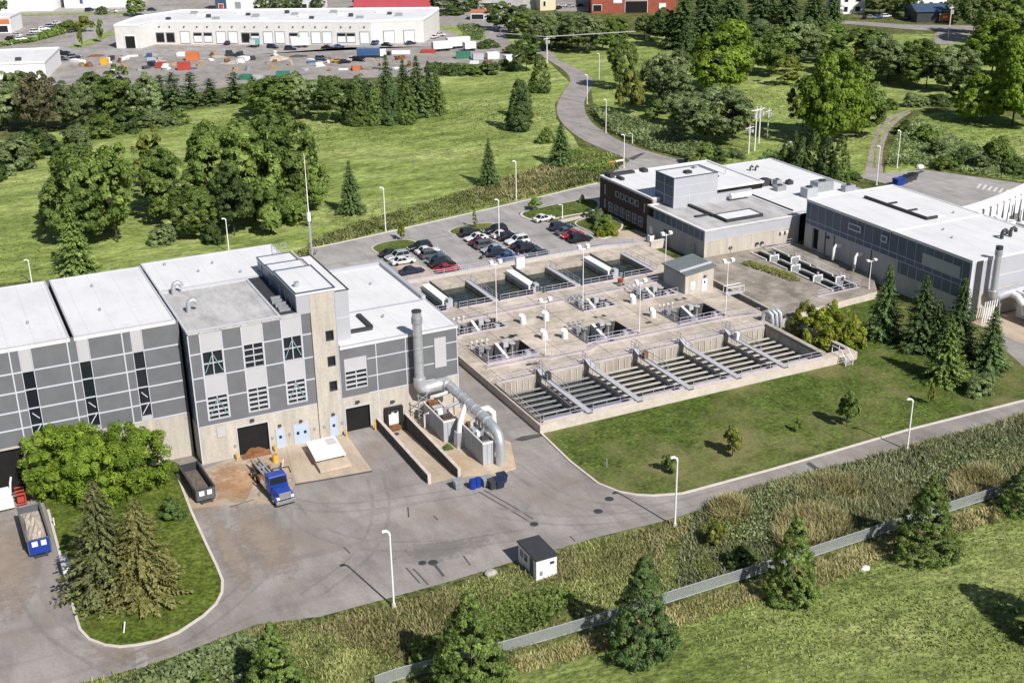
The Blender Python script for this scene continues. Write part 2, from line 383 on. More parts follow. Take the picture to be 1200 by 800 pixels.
def px(*pts): return [G(x, y) for x, y in pts]
def smooth_ring(p, it=2):
    'round the corners of a closed ring'
    for _ in range(it):
        q = []
        for k in range(len(p)):
            a, b = p[k], p[(k+1) % len(p)]
            q += [(a[0]*.75+b[0]*.25, a[1]*.75+b[1]*.25), (a[0]*.25+b[0]*.75, a[1]*.25+b[1]*.75)]
        p = q
    return p
def offset_line(p, d):
    out = []
    for k in range(len(p)):
        a = p[max(k-1, 0)]; b = p[min(k+1, len(p)-1)]
        t = Vector((b[0]-a[0], b[1]-a[1])).normalized(); out.append((p[k][0]-t.y*d, p[k][1]+t.x*d))
    return out
def strip(mb, p, d0, d1, z0, z1):
    'solid strip along an open line, between offsets d0 and d1'
    a, b = offset_line(p, d0), offset_line(p, d1)
    for k in range(len(p)-1):
        mb.prism([a[k], a[k+1], b[k+1], b[k]], z0, z1)
    return mb
def chaikin(p, it=2):
    for _ in range(it):
        q = [p[0]]
        for k in range(len(p)-1):
            a, b = p[k], p[k+1]
            q += [(a[0]*.75+b[0]*.25, a[1]*.75+b[1]*.25), (a[0]*.25+b[0]*.75, a[1]*.25+b[1]*.75)]
        p = q + [p[-1]]
    return p
# ---------------------------------------------------------------- foliage
def quads_mesh(name, c, nrm, up, sx, sy, tint, m, tri=False, zs=1.0):
    'N small leaf faces: centre c, normal nrm, long axis up, half sizes sx, sy'
    n = len(c)
    nrm = nrm/np.linalg.norm(nrm, axis=1, keepdims=True)
    a = np.cross(nrm, up); a /= np.maximum(np.linalg.norm(a, axis=1, keepdims=True), 1e-6)
    b = np.cross(a, nrm)
    sx = np.asarray(sx).reshape(-1, 1); sy = np.asarray(sy).reshape(-1, 1)
    a = a*np.array([1, 1, zs]); b = b*np.array([1, 1, zs])
    if tri: P = np.stack([c-a*sx, c+a*sx, c+b*sy], 1); k = 3
    else: P = np.stack([c-b*sy, c+a*sx, c+b*sy, c-a*sx], 1); k = 4
    v = P.reshape(-1, 3)
    me = bpy.data.meshes.new(name)
    me.vertices.add(n*k); me.vertices.foreach_set('co', v.astype(np.float32).ravel())
    me.loops.add(n*k); me.loops.foreach_set('vertex_index', np.arange(n*k, dtype=np.int32))
    me.polygons.add(n); me.polygons.foreach_set('loop_start', np.arange(0, n*k, k, dtype=np.int32))
    me.polygons.foreach_set('loop_total', np.full(n, k, dtype=np.int32))
    me.update(calc_edges=True)
    t = me.attributes.new('tint', 'FLOAT', 'POINT'); t.data.foreach_set('value', np.repeat(np.clip(tint, 0, 1), k).astype(np.float32))
    me.materials.append(M[m]); return me
def sph(n):
    v = rng.normal(size=(n, 3)); return v/np.linalg.norm(v, axis=1, keepdims=True)
def crown_mesh(m, nc=110, nl=75, leaf=.055, rc=(.13, .25), lobes=7, zb=.10, spread=.62, lr=(.34, .56), top=.15, asp=1.0):
    'broadleaf crown: lobes carrying leaf clumps; unit radius, height 0..1, base at zb'
    a = rng.uniform(0, 6.28, lobes)+np.arange(lobes)*2.4; rad = spread*np.sqrt(np.linspace(.02, 1, lobes)); rng.shuffle(rad)
    lz = rng.uniform(-.42, .42, lobes)*(1-.4*rad/spread) + top*(1-rad/spread)*2
    L = np.stack([rad*np.cos(a), rad*np.sin(a), lz], 1); R_ = rng.uniform(*lr, lobes)
    ltint = rng.normal(0, .10, lobes)
    q = rng.integers(0, lobes, nc*3); d = sph(nc*3)
    cc = L[q] + d*(R_[q]*rng.uniform(.75, 1.0, nc*3))[:, None]
    # keep only clumps on the outside of the lobe union
    dist = np.linalg.norm(cc[:, None, :]-L[None], axis=2)/R_[None]; dist[np.arange(len(cc)), q] = 9
    ok = (dist.min(1) > .80) & (cc[:, 2] > -.88); cc, d, q = cc[ok][:nc], d[ok][:nc], q[ok][:nc]; n_ = len(cc)
    cc[:, :2] /= max(.6, np.percentile(np.linalg.norm(cc[:, :2], axis=1), 96)); zz = cc[:, 2]; lo, hi = zz.min(), zz.max(); cc[:, 2] = -1+2*(zz-lo)/(hi-lo)
    cc *= .90
    rcl = rng.uniform(*rc, n_); ctint = rng.normal(.42, .20, n_)+ltint[q]
    k = rng.integers(0, n_, nc*nl); e = sph(nc*nl); e[:, 2] = np.where(e[:, 2] < -.35, -e[:, 2], e[:, 2])
    pos = cc[k] + e*np.array([1, 1, 1/asp])*(rcl[k]*rng.uniform(.72, 1.15, nc*nl))[:, None]
    nrm = e*1.0 + d[k]*.3 + rng.normal(size=(nc*nl, 3))*.33 + np.array([0, 0, .2]); up = rng.normal(size=(nc*nl, 3)) + np.array([0, 0, .3])
    s = leaf*rng.uniform(.55, 1.4, nc*nl)
    pos = pos.copy(); pos[:, 2] = zb + (1-zb)*(pos[:, 2]+1)/2
    return quads_mesh('crown', pos, nrm, up, s*.74, s, ctint[k]+rng.normal(0, .16, nc*nl), m, zs=.55/asp)
def cone_mesh(m, nc=170, nl=60, leaf=.055, rc=(.14, .26), power=.8, rough=.28, zb=.02, nose=.0):
    'bushy conifer: tufted clumps heaped on a cone; unit base radius, height 0..1'
    z = rng.uniform(0, 1, nc)**1.25; a = rng.uniform(0, 6.28, nc); r = ((1-z)**power*(.88+.12*np.sin(a*3+z*8)) + nose*z*(1-z))*rng.uniform(1-rough, 1.05, nc)
    r *= np.minimum(1, .72+z*3); rcl = rng.uniform(*rc, nc)*(1-.55*z)
    cc = np.stack([r*.85*np.cos(a), r*.85*np.sin(a), zb+(1-zb)*z*.95], 1); ct = rng.normal(.40, .20, nc)
    sc = 1.0/np.percentile(np.linalg.norm(cc[:, :2], axis=1), 93); cc[:, :2] *= sc*.9
    k = rng.integers(0, nc, nc*nl); e = sph(nc*nl); e[:, 2] = np.abs(e[:, 2])*.9-.15
    out = np.stack([np.cos(a[k]), np.sin(a[k]), np.full(nc*nl, .35)], 1)
    pos = cc[k] + (e*np.array([1, 1, .34]) + out*np.array([.35, .35, .05]))*(rcl[k]*rng.uniform(.5, 1.15, nc*nl))[:, None]
    nrm = e*.8 + out*.6 + rng.normal(size=(nc*nl, 3))*.4; up = out + np.array([0, 0, .6]) + rng.normal(size=(nc*nl, 3))*.4
    s = leaf*rng.uniform(.5, 1.3, nc*nl)*(1-.35*z[k])
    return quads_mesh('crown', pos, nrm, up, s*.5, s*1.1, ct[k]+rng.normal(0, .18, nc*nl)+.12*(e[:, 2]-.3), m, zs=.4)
def conifer_mesh(m, levels=30, br=(8, 13), R0=1.0, power=.85, droop=.10, spray=.15, tipt=.35, zb=.03, jitter=.16, nq=9, top=.97):
    'spruce: whorls of drooping branches carrying needle sprays; unit radius at the base, height 0..1'
    C, N, U, SX, SY, T = [], [], [], [], [], []
    for l in range(levels):
        f = (l+rng.uniform(-.3, .3))/levels; z = zb + (top-zb)*max(0, f); rl = R0*(1-max(0, f))**power*rng.uniform(1-jitter, 1+jitter*.6)+.03
        nb = int(rng.integers(*br)*(.55+.45*(1-f))); a0 = rng.uniform(0, 6.28)
        bt = rng.normal(.4, .14)
        for q in range(max(4, nb)):
            a = a0+q*2*math.pi/max(4, nb)+rng.normal(0, .18); L = rl*rng.uniform(.72, 1.12)
            dx, dy = math.cos(a), math.sin(a)
            t = np.linspace(.12, 1.0, nq)
            zz = z - droop*L*.5*(t**1.2) + droop*.45*L*np.maximum(0, t-.65)
            for side in (-1, 0, 1):
                lat = side*spray*.55*L*(1-.55*t)
                px_ = dx*L*t - dy*lat; py_ = dy*L*t + dx*lat
                C.append(np.stack([px_, py_, zz + rng.normal(0, .006, nq)], 1))
                dirv = np.array([dx - dy*side*.7, dy + dx*side*.7, -.25*droop])
                U.append(np.tile(dirv, (nq, 1)) + rng.normal(0, .15, (nq, 3)))
                N.append(np.array([dx*.35, dy*.35, 1.0]) + rng.normal(0, .35, (nq, 3)))
                w = spray*L*.42*(1.1-.55*t)+.018
                SX.append(w*.55*rng.uniform(.7, 1.2, nq)); SY.append(w*1.25*rng.uniform(.7, 1.2, nq))
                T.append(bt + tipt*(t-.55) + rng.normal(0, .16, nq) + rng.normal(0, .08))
    C, N, U = (np.concatenate(x) for x in (C, N, U)); SX, SY, T = (np.concatenate(x) for x in (SX, SY, T))
    return quads_mesh('crown', C, N, U, SX, SY, T, m, zs=.42)
def trunk_mesh(top=.55, r=.035, limbs=5, lr=.5):
    mb = MB(); mb.tube([(0, 0, 0), (.01, .0, top*.4), (-.01, .01, top)], r, 7, r*.45)
    for k in range(limbs):
        a = k*2.4+.5; z = top*(.35+.55*k/max(1, limbs)); e = lr*(.6+.4*((k*37) % 10)/10)
        mb.tube([(0, 0, z), (math.cos(a)*e*.5, math.sin(a)*e*.5, z+.10), (math.cos(a)*e, math.sin(a)*e, z+.2)], r*.42, 5, r*.15)
    me = bpy.data.meshes.new('trunk'); me.from_pydata(mb.v, [], mb.f); me.materials.append(M['bark']); return me
CROWNS = {
 'broad': [crown_mesh('leaf', 190, 95, .040, lobes=n_, rc=(.09, .18), asp=1.5) for n_ in (9, 13, 8)],
 'olive': [crown_mesh('leaf_olive', 190, 95, .038, lobes=n_, rc=(.09, .18), asp=1.25) for n_ in (12, 9)],
 'bright': [crown_mesh('leaf_bright', 230, 95, .034, lobes=13, rc=(.08, .16))],
 'lime': [crown_mesh('leaf_lime', 90, 80, .065, lobes=6)],
 'dark': [crown_mesh('leaf_dark', 170, 90, .042, lobes=n_, rc=(.09, .19), asp=1.5) for n_ in (8, 11)],
 'brown': [crown_mesh('leaf_brown', 130, 70, .038, lobes=10, rc=(.08, .17))],
 'poplar': [crown_mesh('leaf_yellow', 60, 60, .075, lobes=9, spread=.7, rc=(.12, .22), asp=1.7)],
 'small': [crown_mesh('leaf', 40, 60, .10, lobes=5, zb=.18, rc=(.16, .3)), crown_mesh('leaf_yellow', 34, 50, .11, lobes=5, zb=.2, rc=(.16, .3))],
 'bush': [crown_mesh(m_, 110, 80, .055, lobes=9, zb=-.35, spread=.7, rc=(.11, .22)) for m_ in ('leaf', 'leaf_dark', 'leaf_olive')],
 'limebush': [crown_mesh('leaf_lime', 150, 80, .046, lobes=11, zb=-.4, spread=.74, rc=(.10, .19))],
 'bigbush': [crown_mesh('leaf_bright', 300, 150, .022, lobes=15, zb=-.4, spread=.7, lr=(.26, .44), rc=(.07, .14))],
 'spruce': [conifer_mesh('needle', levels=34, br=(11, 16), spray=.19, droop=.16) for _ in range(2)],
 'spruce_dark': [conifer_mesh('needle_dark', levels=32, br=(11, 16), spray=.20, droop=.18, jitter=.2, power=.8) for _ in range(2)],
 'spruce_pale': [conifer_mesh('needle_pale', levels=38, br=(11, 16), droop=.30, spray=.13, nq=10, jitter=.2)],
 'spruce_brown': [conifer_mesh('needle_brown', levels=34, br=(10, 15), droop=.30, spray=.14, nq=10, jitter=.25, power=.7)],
 'pine': [conifer_mesh('needle_dark', levels=18, br=(7, 10), power=.5, droop=-.1, spray=.26, jitter=.3, top=.98)],
 'cedar': [cone_mesh('needle', 360, 60, .05, power=.55, rough=.14, rc=(.12, .22)), cone_mesh('needle_dark', 360, 60, .05, power=.6, rough=.16, rc=(.12, .22))],
 'juniper': [cone_mesh('needle', 480, 75, .036, power=.85, rough=.22, nose=.2, rc=(.08, .16)), cone_mesh('needle', 460, 75, .036, power=.9, rough=.24, nose=.15, rc=(.08, .16)), cone_mesh('needle_dark', 460, 75, .036, power=.8, rough=.24, nose=.2, rc=(.09, .17))],
}
TRUNKS = [trunk_mesh(.5, .03, 6, .55), trunk_mesh(.9, .022, 0)]
KIND = {'broad': ('broadleaf_tree', 'tree'), 'olive': ('broadleaf_tree', 'tree'), 'bright': ('broadleaf_tree', 'tree'), 'lime': ('broadleaf_tree', 'tree'), 'dark': ('broadleaf_tree', 'tree'),
        'brown': ('broadleaf_tree', 'tree'), 'poplar': ('poplar_tree', 'tree'), 'small': ('young_tree', 'tree'), 'bush': ('shrub', 'shrub'), 'limebush': ('shrub', 'shrub'), 'bigbush': ('shrub', 'shrub'),
        'spruce': ('spruce_tree', 'tree'), 'spruce_dark': ('spruce_tree', 'tree'), 'spruce_pale': ('spruce_tree', 'tree'), 'spruce_brown': ('spruce_tree', 'tree'), 'pine': ('pine_tree', 'tree'),
        'cedar': ('cedar_tree', 'tree'), 'juniper': ('juniper_tree', 'tree')}
CNT = {}
def tree(kind, bx, by, ytop, wpx, label, group=None, base=None, hm=None, rm=None, var=None):
    b = base or G(bx, by); h = hm or max(.6, hgt(bx, ytop, b)); r = rm or wpx/2*mpp(b)
    i = CNT.get(kind, 0); CNT[kind] = i+1
    me = CROWNS[kind][(i if var is None else var) % len(CROWNS[kind])]
    name, cat = KIND[kind]; a = (i*2.399+.7) % 6.283
    if cat == 'shrub':
        o = bpy.data.objects.new(name, me); COL.objects.link(o); o.location = (*b, 0); o.rotation_euler = (0, 0, a); o.scale = (r, r, h)
        return tag(o, label, cat, group)
    o = thing(name, label, cat, (*b, 0), group); o.rotation_euler = (0, 0, a)
    c = bpy.data.objects.new('crown', me); COL.objects.link(c); c.parent = o; c.scale = (r, r, h)
    t = bpy.data.objects.new('trunk', TRUNKS[1 if kind.startswith(('spruce', 'pine', 'cedar', 'juniper')) else 0]); COL.objects.link(t); t.parent = o
    tr = min(r, h*.5)*(1.6 if kind == 'small' else 1.0); t.scale = (tr, tr, h)
    return o
def in_poly(p, xy):
    x, y = xy[:, 0], xy[:, 1]; ins = np.zeros(len(xy), bool); n = len(p)
    for k in range(n):
        (x1, y1), (x2, y2) = p[k], p[(k+1) % n]
        c = ((y1 > y) != (y2 > y)) & (x < (x2-x1)*(y-y1)/((y2-y1) if y2 != y1 else 1e-9)+x1); ins ^= c
    return ins
def _lat(xy, sc, seed):
    'cheap smooth value noise 0..1 on the ground'
    r = np.random.default_rng(seed); k = r.normal(size=(9, 2))*sc; ph = r.uniform(0, 6.28, 9)
    return .5+.5*np.sin((xy@k.T+ph)).sum(1)/4.2
def tufts(name, poly, n, hgt_, wid, m, label=None, z=0.0, clump=.06, lean=.5, blades=3, thr=None, seed=1, kind='stuff'):
    'ground cover nobody could count: blades in tufts over a polygon'
    P = np.array(poly); lo, hi = P.min(0), P.max(0)
    xy = rng.uniform(lo, hi, (int(n*2.5), 2)); xy = xy[in_poly(poly, xy)]
    q = _lat(xy, clump, seed)
    if thr is not None:
        keep = (q > thr[0]) & (q < thr[1]); xy, q = xy[keep], q[keep]
    xy, q = xy[:n], q[:n]; k = len(xy)
    hh = hgt_[0]+(hgt_[1]-hgt_[0])*np.clip(q+rng.normal(0, .18, k), 0, 1.2)
    base = np.repeat(xy, blades, 0) + rng.normal(0, wid[1]*1.6, (k*blades, 2))
    h = np.repeat(hh, blades)*rng.uniform(.6, 1.1, k*blades)
    c = np.concatenate([base, np.full((k*blades, 1), z-.03)], 1)
    up = np.concatenate([rng.normal(0, lean*.5, (k*blades, 2)), np.ones((k*blades, 1))], 1)
    a = rng.uniform(0, 6.28, k*blades); nrm = np.stack([np.cos(a), np.sin(a), np.full(k*blades, .7)], 1)
    t = np.repeat(.10+.65*_lat(xy, clump*2.7, seed+5), blades)+np.repeat(rng.normal(0, .22, k), blades)+rng.normal(0, .12, k*blades)
    me = quads_mesh(name, c, nrm, up, rng.uniform(*wid, k*blades), h, t, m, tri=True)
    o = bpy.data.objects.new(name, me); COL.objects.link(o)
    return tag(o, label, None, None, kind)
def bank(name, poly, n, size, hmax, m, label=None, clump=.12, seed=3):
    'low leafy scrub: leaf faces heaped in mounds over a polygon'
    P = np.array(poly); lo, hi = P.min(0), P.max(0)
    xy = rng.uniform(lo, hi, (int(n*2.6), 2)); xy = xy[in_poly(poly, xy)][:n]; k = len(xy)
    q = np.clip(_lat(xy, clump, seed), 0, 1); z = hmax*(.25+.75*q)*rng.uniform(.25, 1, k)**.5
    c = np.concatenate([xy, z[:, None]], 1); nrm = rng.normal(size=(k, 3))*.6+np.array([0, 0, .9]); up = rng.normal(size=(k, 3))
    s = size*rng.uniform(.5, 1.3, k)
    me = quads_mesh(name, c, nrm, up, s*.7, s, .3+.5*_lat(xy, clump*3, seed+9)+rng.normal(0, .2, k), m)
    o = bpy.data.objects.new(name, me); COL.objects.link(o); return tag(o, label, None, None, 'stuff')
# ---------------------------------------------------------------- the ground
TANK = [(65.7, 127.9), (118.3, 127.9), (118.3, 187.3), (65.7, 187.3)]
RAMP = [(48.0, 122.2), (51.6, 122.0), (51.9, 139.7), (48.3, 139.7)]
struct('ground', MB().flat([[(-900, -200), (1500, -200), (1900, 2600), (-1500, 2600)], TANK, RAMP], 0.0), 'rough')
struct('meadow', MB().flat([px((-260, 350), (150, 322), (365, 292), (585, 241), (700, 214), (672, 160), (652, 140), (650, 122), (668, 97), (640, 70), (560, 84), (500, 92), (300, 118), (-260, 205))], 0.02), 'meadow')
struct('meadow', MB().flat([px((735, 150), (850, 195), (1015, 205), (1030, 160), (1062, 130), (1150, 120), (1400, 190), (1500, 60), (1100, 40), (760, 42), (640, 62), (690, 90), (695, 120))], 0.02), 'meadow')
struct('meadow', MB().flat([px((1035, 205), (1048, 160), (1078, 134), (1150, 128), (1400, 200), (1400, 260), (1205, 214), (1090, 196))], 0.025), 'meadow')
struct('lower_field', MB().flat([[(-60, 20), (260, 20), (260, 87.0), (-60, 87.0)]], 0.02), 'field')
lawn_edge = px((632, 507), (667, 541), (700, 567), (725, 577), (745, 580.5), (765, 581.5), (800, 579), (900, 552), (942, 540), (1062, 505), (1200, 470), (1330, 436))
struct('lawn', MB().flat([lawn_edge + [(176, 131), (139, 131), (138.5, 146), (118.4, 146), (118.4, 127.82), (66, 127.82)]], 0.03), 'lawn')
# asphalt
low = px((-330, 860), (-60, 835), (60, 808), (120, 794), (200, 770), (300, 731), (375, 722), (457, 700), (530, 680), (600, 658), (649, 644), (700, 629), (775, 611), (815, 599), (850, 580), (950, 553), (1040, 530), (1148, 500), (1200, 486), (1330, 450))
yard = low + lawn_edge[::-1] + [(66.0, 128.2), (65.6, 188), (60, 188), (59.7, 140.2), (43, 140.2), (24.5, 140.2), (24.3, 143.4), (-30, 143.4)]
yard = [p for p in yard]
struct('yard_pavement', MB().flat([yard, RAMP], 0.012), 'asphalt')
struct('back_road', MB().flat([[(18, 168.5), (18, 178)] + px((365, 291), (400, 284), (480, 266), (585, 242), (640, 229), (700, 214.5)) + px((735, 206), (795, 186), (850, 190)) + [(124, 216), (121, 216)] + px((700, 232), (660, 238), (622, 246), (607, 250), (615, 256), (650, 262), (690, 268), (750, 283.5), (697, 287.5)) + [(95, 191.2), (73, 190.9), (60, 188), (60, 168.5)]], 0.014), 'asphalt_g')
scurve_l = px((735, 186), (700, 172), (675, 160), (655, 141), (651, 125), (660, 108), (670, 95), (664, 84), (640, 69))
scurve_r = px((795, 187), (750, 175), (715, 160), (690, 142), (683, 122), (690, 108), (697, 96), (685, 84), (655, 71))
cl, cr = chaikin(scurve_l), chaikin(scurve_r)
struct('access_road', MB().flat([cl + px((620, 58), (600, 52), (590, 40), (625, 48), (650, 64)) + cr[::-1]], 0.03), 'asphalt_l')
struct('access_road', MB().flat([px((700, 216), (735, 186), (795, 187), (860, 200), (800, 215), (730, 215))], 0.022), 'asphalt_g')
pl = chaikin(px((1012, 208), (1016, 190), (1022, 165), (1032, 145), (1048, 134), (1066, 129)))
pr_ = chaikin(px((1036, 208), (1033, 190), (1036, 168), (1044, 150), (1056, 139), (1068, 132)))
struct('gravel_path', MB().flat([pl + pr_[::-1]], 0.03), 'path')
struct('grass_verge', strip(MB(), [((a[0]+b[0])/2, (a[1]+b[1])/2) for a, b in zip(pl[4:], pr_[4:])], -.35, .35, .02, .045), 'meadow')
struct('rear_car_park', MB().flat([px((1000, 206), (1036, 203), (1083, 199), (1140, 207), (1205, 216), (1320, 236), (1320, 300), (1200, 270), (1100, 240), (1040, 216))], 0.034), 'asphalt_g')
mb = MB()
for k in range(7):
    a, b = G(1148+k*6.4, 215.5+k*1.35), G(1144+k*6.4, 220.5+k*1.35); t = (b[0]-a[0], b[1]-a[1])
    mb.prism([a, (a[0]+.4, a[1]-.3), (b[0]+.4, b[1]-.3), b], .034, .042)
struct('painted_bays', mb, 'offwhite')
struct('side_road', MB().flat([px((1158, 392), (1178, 384), (1215, 404), (1320, 460), (1320, 500), (1200, 430))], 0.04), 'asphalt_l')
struct('industrial_yard', MB().flat([px((-260, 140), (0, 106), (80, 100), (215, 112), (300, 96), (480, 90), (560, 86), (598, 74), (612, 62), (600, 50), (640, 30), (600, 5), (500, -30), (-300, -30))], 0.04), 'yard')
struct('industrial_road', MB().flat([px((-60, 72), (40, 57), (90, 42), (112, 26), (150, 20), (150, 14), (20, 16), (-60, 22), (-60, 10), (560, 10), (560, 16), (165, 16), (140, 27), (118, 42), (80, 62), (38, 63), (-60, 86))], 0.06), 'asphalt_g')
struct('industrial_lane', MB().flat([px((60, 62), (140, 57), (200, 58), (500, 55), (560, 50), (600, 44), (620, 30), (590, 26), (545, 36), (530, 42), (515, 48), (300, 64), (60, 66))], 0.06), 'asphalt_g')
struct('grass_strip', MB().flat([px((78, 56), (112, 44), (136, 35), (138, 39), (100, 55), (84, 57))], 0.08), 'meadow')
struct('grass_strip', MB().flat([px((-20, 58), (40, 50), (90, 36), (108, 28), (100, 24), (60, 36), (0, 50))], 0.08), 'meadow')
struct('grass_strip', MB().flat([px((10, 17.5), (150, 14), (150, 16.5), (10, 19.5))], 0.09), 'meadow')
struct('grass_strip', MB().flat([px((508, 31), (545, 31), (568, 36), (569, 46), (548, 52), (540, 44), (528, 36), (508, 34))], 0.09), 'meadow')
struct('grass_strip', MB().flat([px((600, 34), (618, 36), (640, 50), (628, 60), (598, 50), (592, 42))], 0.09), 'meadow')
struct('distant_lot', MB().flat([px((985, 24), (1010, 26), (1060, 29), (1160, 31), (1160, 37), (1080, 36), (985, 28))], 0.09), 'yard')
struct('distant_lot', MB().flat([px((1094, 41), (1100, 37), (1136, 37), (1139, 42), (1136, 48), (1096, 54))], 0.09), 'yard')
struct('distant_lot', MB().flat([px((640, -8), (690, -8), (690, 14), (650, 14))], 0.09), 'yard')
# island between the two yard arms
isl = px((205, 541), (214, 548), (209, 556), (226, 600), (244, 639), (256, 664), (262.5, 680), (262, 694), (255, 708), (240, 722), (210, 742), (185, 752), (160, 757), (140, 759), (122, 757), (103, 750), (92, 738), (82, 705), (75, 675), (64, 632), (55, 598), (46, 575), (60, 568))
cin = offset_line(isl[2:-2], -.28)
mb = MB(); strip(mb, isl[2:-2], -.28, 0.0, 0.0, .15)
k_ = tag(mb.build('kerb', 'kerb'), kind='structure')
struct('island_lawn', MB().flat([isl], .09), 'island')
struct('kerb', strip(MB(), lawn_edge, -.02, .26, 0, .15), 'kerb')
struct('kerb', strip(MB(), px((365, 291), (400, 284), (480, 266), (585, 242), (640, 229), (700, 214.5)), -.3, 0, 0, .13), 'kerb')
for k, (a, c) in enumerate(((px((433, 292), (440, 287), (455, 283), (480, 280), (497, 288), (492, 291), (470, 293), (445, 299)), 0),
                            (px((523, 271), (545, 264), (575, 261), (584, 264), (572, 271), (545, 277), (530, 276)), 0),
                            (px((606, 251), (622, 246), (660, 238), (702, 231), (705, 247), (655, 255), (640, 260), (618, 258)), 0),
                            (px((668, 262), (688, 255), (708, 250), (735, 262), (720, 277), (702, 282), (692, 272)), 0))):
    rg = smooth_ring(a, 2); struct('kerb', MB().prism(rg, 0, .13), 'kerb')
    ce = (sum(p[0] for p in rg)/len(rg), sum(p[1] for p in rg)/len(rg))
    struct('planted_island', MB().flat([[(ce[0]+(x-ce[0])*.93, ce[1]+(y-ce[1])*.93) for x, y in rg]], .145), 'lawn')
struct('footpath', MB().flat([px((654, 259), (690, 251), (705, 248), (706, 251), (690, 255), (656, 263))], .155), 'coping')
struct('paved_forecourt', MB().flat([px((690, 277), (712, 272), (745, 269), (764, 277), (775, 288), (752, 289), (742, 281))], .03), 'pad')
struct('parking_pavement', MB().flat([px((458, 306), (466, 303), (520, 319), (545, 318), (480, 330), (470, 322))], .03), 'pad')
# yard details lying on the pavement
struct('stained_concrete', MB().flat([px((240, 549), (275, 536), (316, 523), (334, 520), (346, 566), (336, 590), (272, 591), (225, 596), (207, 557))], .02), 'stained')
struct('concrete_apron', MB().flat([px((335, 521), (406, 509), (436, 551), (374, 562.5), (347, 567))], .024), 'pad')
mb = MB(); strip(mb, px((346, 567.5), (374, 563), (436, 552)), -.18, .18, 0, .028); struct('pavement_joint', mb, 'dark_conc_and_shade')
struct('pavement_joint', strip(MB(), px((269, 594), (298, 585)), -.08, .08, 0, .03), 'dark_conc_and_shade')
struct('pavement_patch', MB().flat([px((158, 758.5), (172, 756.5), (173, 780), (160, 784))], .016), 'asphalt_g')
struct('pavement_patch', MB().flat([px((602, 515), (612, 511), (634, 508), (637, 511), (612, 517))], .02), 'dark_conc_and_shade')
struct('pavement_patch', MB().flat([px((944, 543), (949, 541), (966, 553), (961, 555))], .02), 'dark_conc_and_shade')
struct('pavement_patch', MB().flat([px((736, 186), (750, 180), (757, 179), (742, 188))], .04), 'dark_conc_and_shade')
struct('pavement_patch', MB().flat([px((1062, 205), (1080, 200), (1084, 201), (1066, 208))], .05), 'dark_conc_and_shade')
for pts in (((561, 576), (592, 594), (622, 612)), ((567, 574), (597, 591), (625, 608)), ((476, 665), (484, 674), (492, 683)), ((484, 666), (492, 674), (502, 685)), ((478, 594), (479, 606)), ((508, 604), (513, 609)), ((543, 651), (551, 662)), ((668, 628), (674, 634)), ((402, 640), (410, 648))):
    struct('pavement_crack', strip(MB(), px(*pts), -.09, .09, 0, .017), 'dark_conc_and_shade')
for x, y, r, l in ((714, 584.5, .55, 'round iron manhole cover by the lawn kerb bend'), (701, 599, .55, 'round iron manhole cover in open asphalt below the lawn kerb'), (626, 614, .5, 'round iron manhole cover at the end of the sealed cracks'),
                   (495, 659.5, .45, 'small dark drain cover near the roadside lamp post'), (507.5, 659, .55, 'dark drain cover with a wet streak near the grass edge'), (464, 501.5, .4, 'dark drain grate at the foot of the dock ramp')):
    b = G(x, y); z0 = .012 if l[-4:] != 'ramp' else -.85
    o = MB().cyl(b[0], b[1], z0, z0+.03, r, n=16); q = MB().cyl(b[0], b[1], z0, z0+.045, r*.8, n=16)
    t = thing('manhole_cover', l, 'manhole', (*b, 0)); o.build('ring', 'dark_conc_and_shade', t); q.build('lid', 'steel_d', t)
struct('wet_streak', strip(MB(), px((507.5, 659), (513, 666), (520, 675)), -.16, .16, 0, .016), 'dark_conc_and_shade')
struct('dock_ramp', MB().poly([(48.0, 122.2, .0), (51.6, 122.0, .0), (51.9, 139.7, -1.0), (48.3, 139.7, -1.0)]), 'pad')
for pts in (((336, 588), (380, 596), (440, 592), (520, 580), (600, 566)), ((340, 592), (360, 618), (420, 640), (520, 640), (620, 625)), ((332, 596), (330, 640), (290, 690), (220, 745), (150, 775)), ((600, 545), (640, 575), (690, 595), (780, 598), (860, 574)), ((440, 560), (450, 600), (430, 650), (360, 700)), ((30, 690), (60, 740), (140, 785)), ((580, 600), (660, 612), (740, 606), (830, 582))):
    p = chaikin(px(*pts), 3)
    tz = .0165+.0011*len([o for o in bpy.data.objects if o.name.startswith('tyre_track')])
    for d in (-.95, .95): struct('tyre_track', strip(MB(), offset_line(p, d), -.2, .2, 0, tz), 'tyre'); tz += .0011
for nm, m, z, p in (('rust_stain', 'rust_stain', .032, ((238, 552), (262, 543), (300, 531), (322, 526), (326, 542), (306, 550), (296, 570), (284, 598), (250, 600), (238, 575))),
                    ('rust_stain', 'rust_stain', .036, ((284, 545), (306, 534), (334, 560), (330, 590), (302, 576))),
                    ('dirt_stain', 'dirt_stain', .033, ((268, 580), (320, 585), (350, 640), (350, 690), (300, 680), (270, 630))),
                    ('dirt_stain', 'dirt_stain', .034, ((-30, 600), (40, 590), (55, 660), (20, 740), (-40, 740))),
                    ('dirt_stain', 'dirt_stain', .037, ((225, 595), (262, 592), (300, 660), (285, 720), (255, 660))),
                    ('oil_stain', 'oil_stain', .0385, ((430, 640), (520, 636), (600, 620), (570, 650), (480, 668))),
                    ('dirt_stain', 'dirt_stain', .0395, ((60, 745), (200, 770), (300, 720), (330, 700), (250, 750), (120, 795)))):
    struct(nm, MB().flat([smooth_ring(px(*p), 2)], z), m)
r7 = random.Random(3)
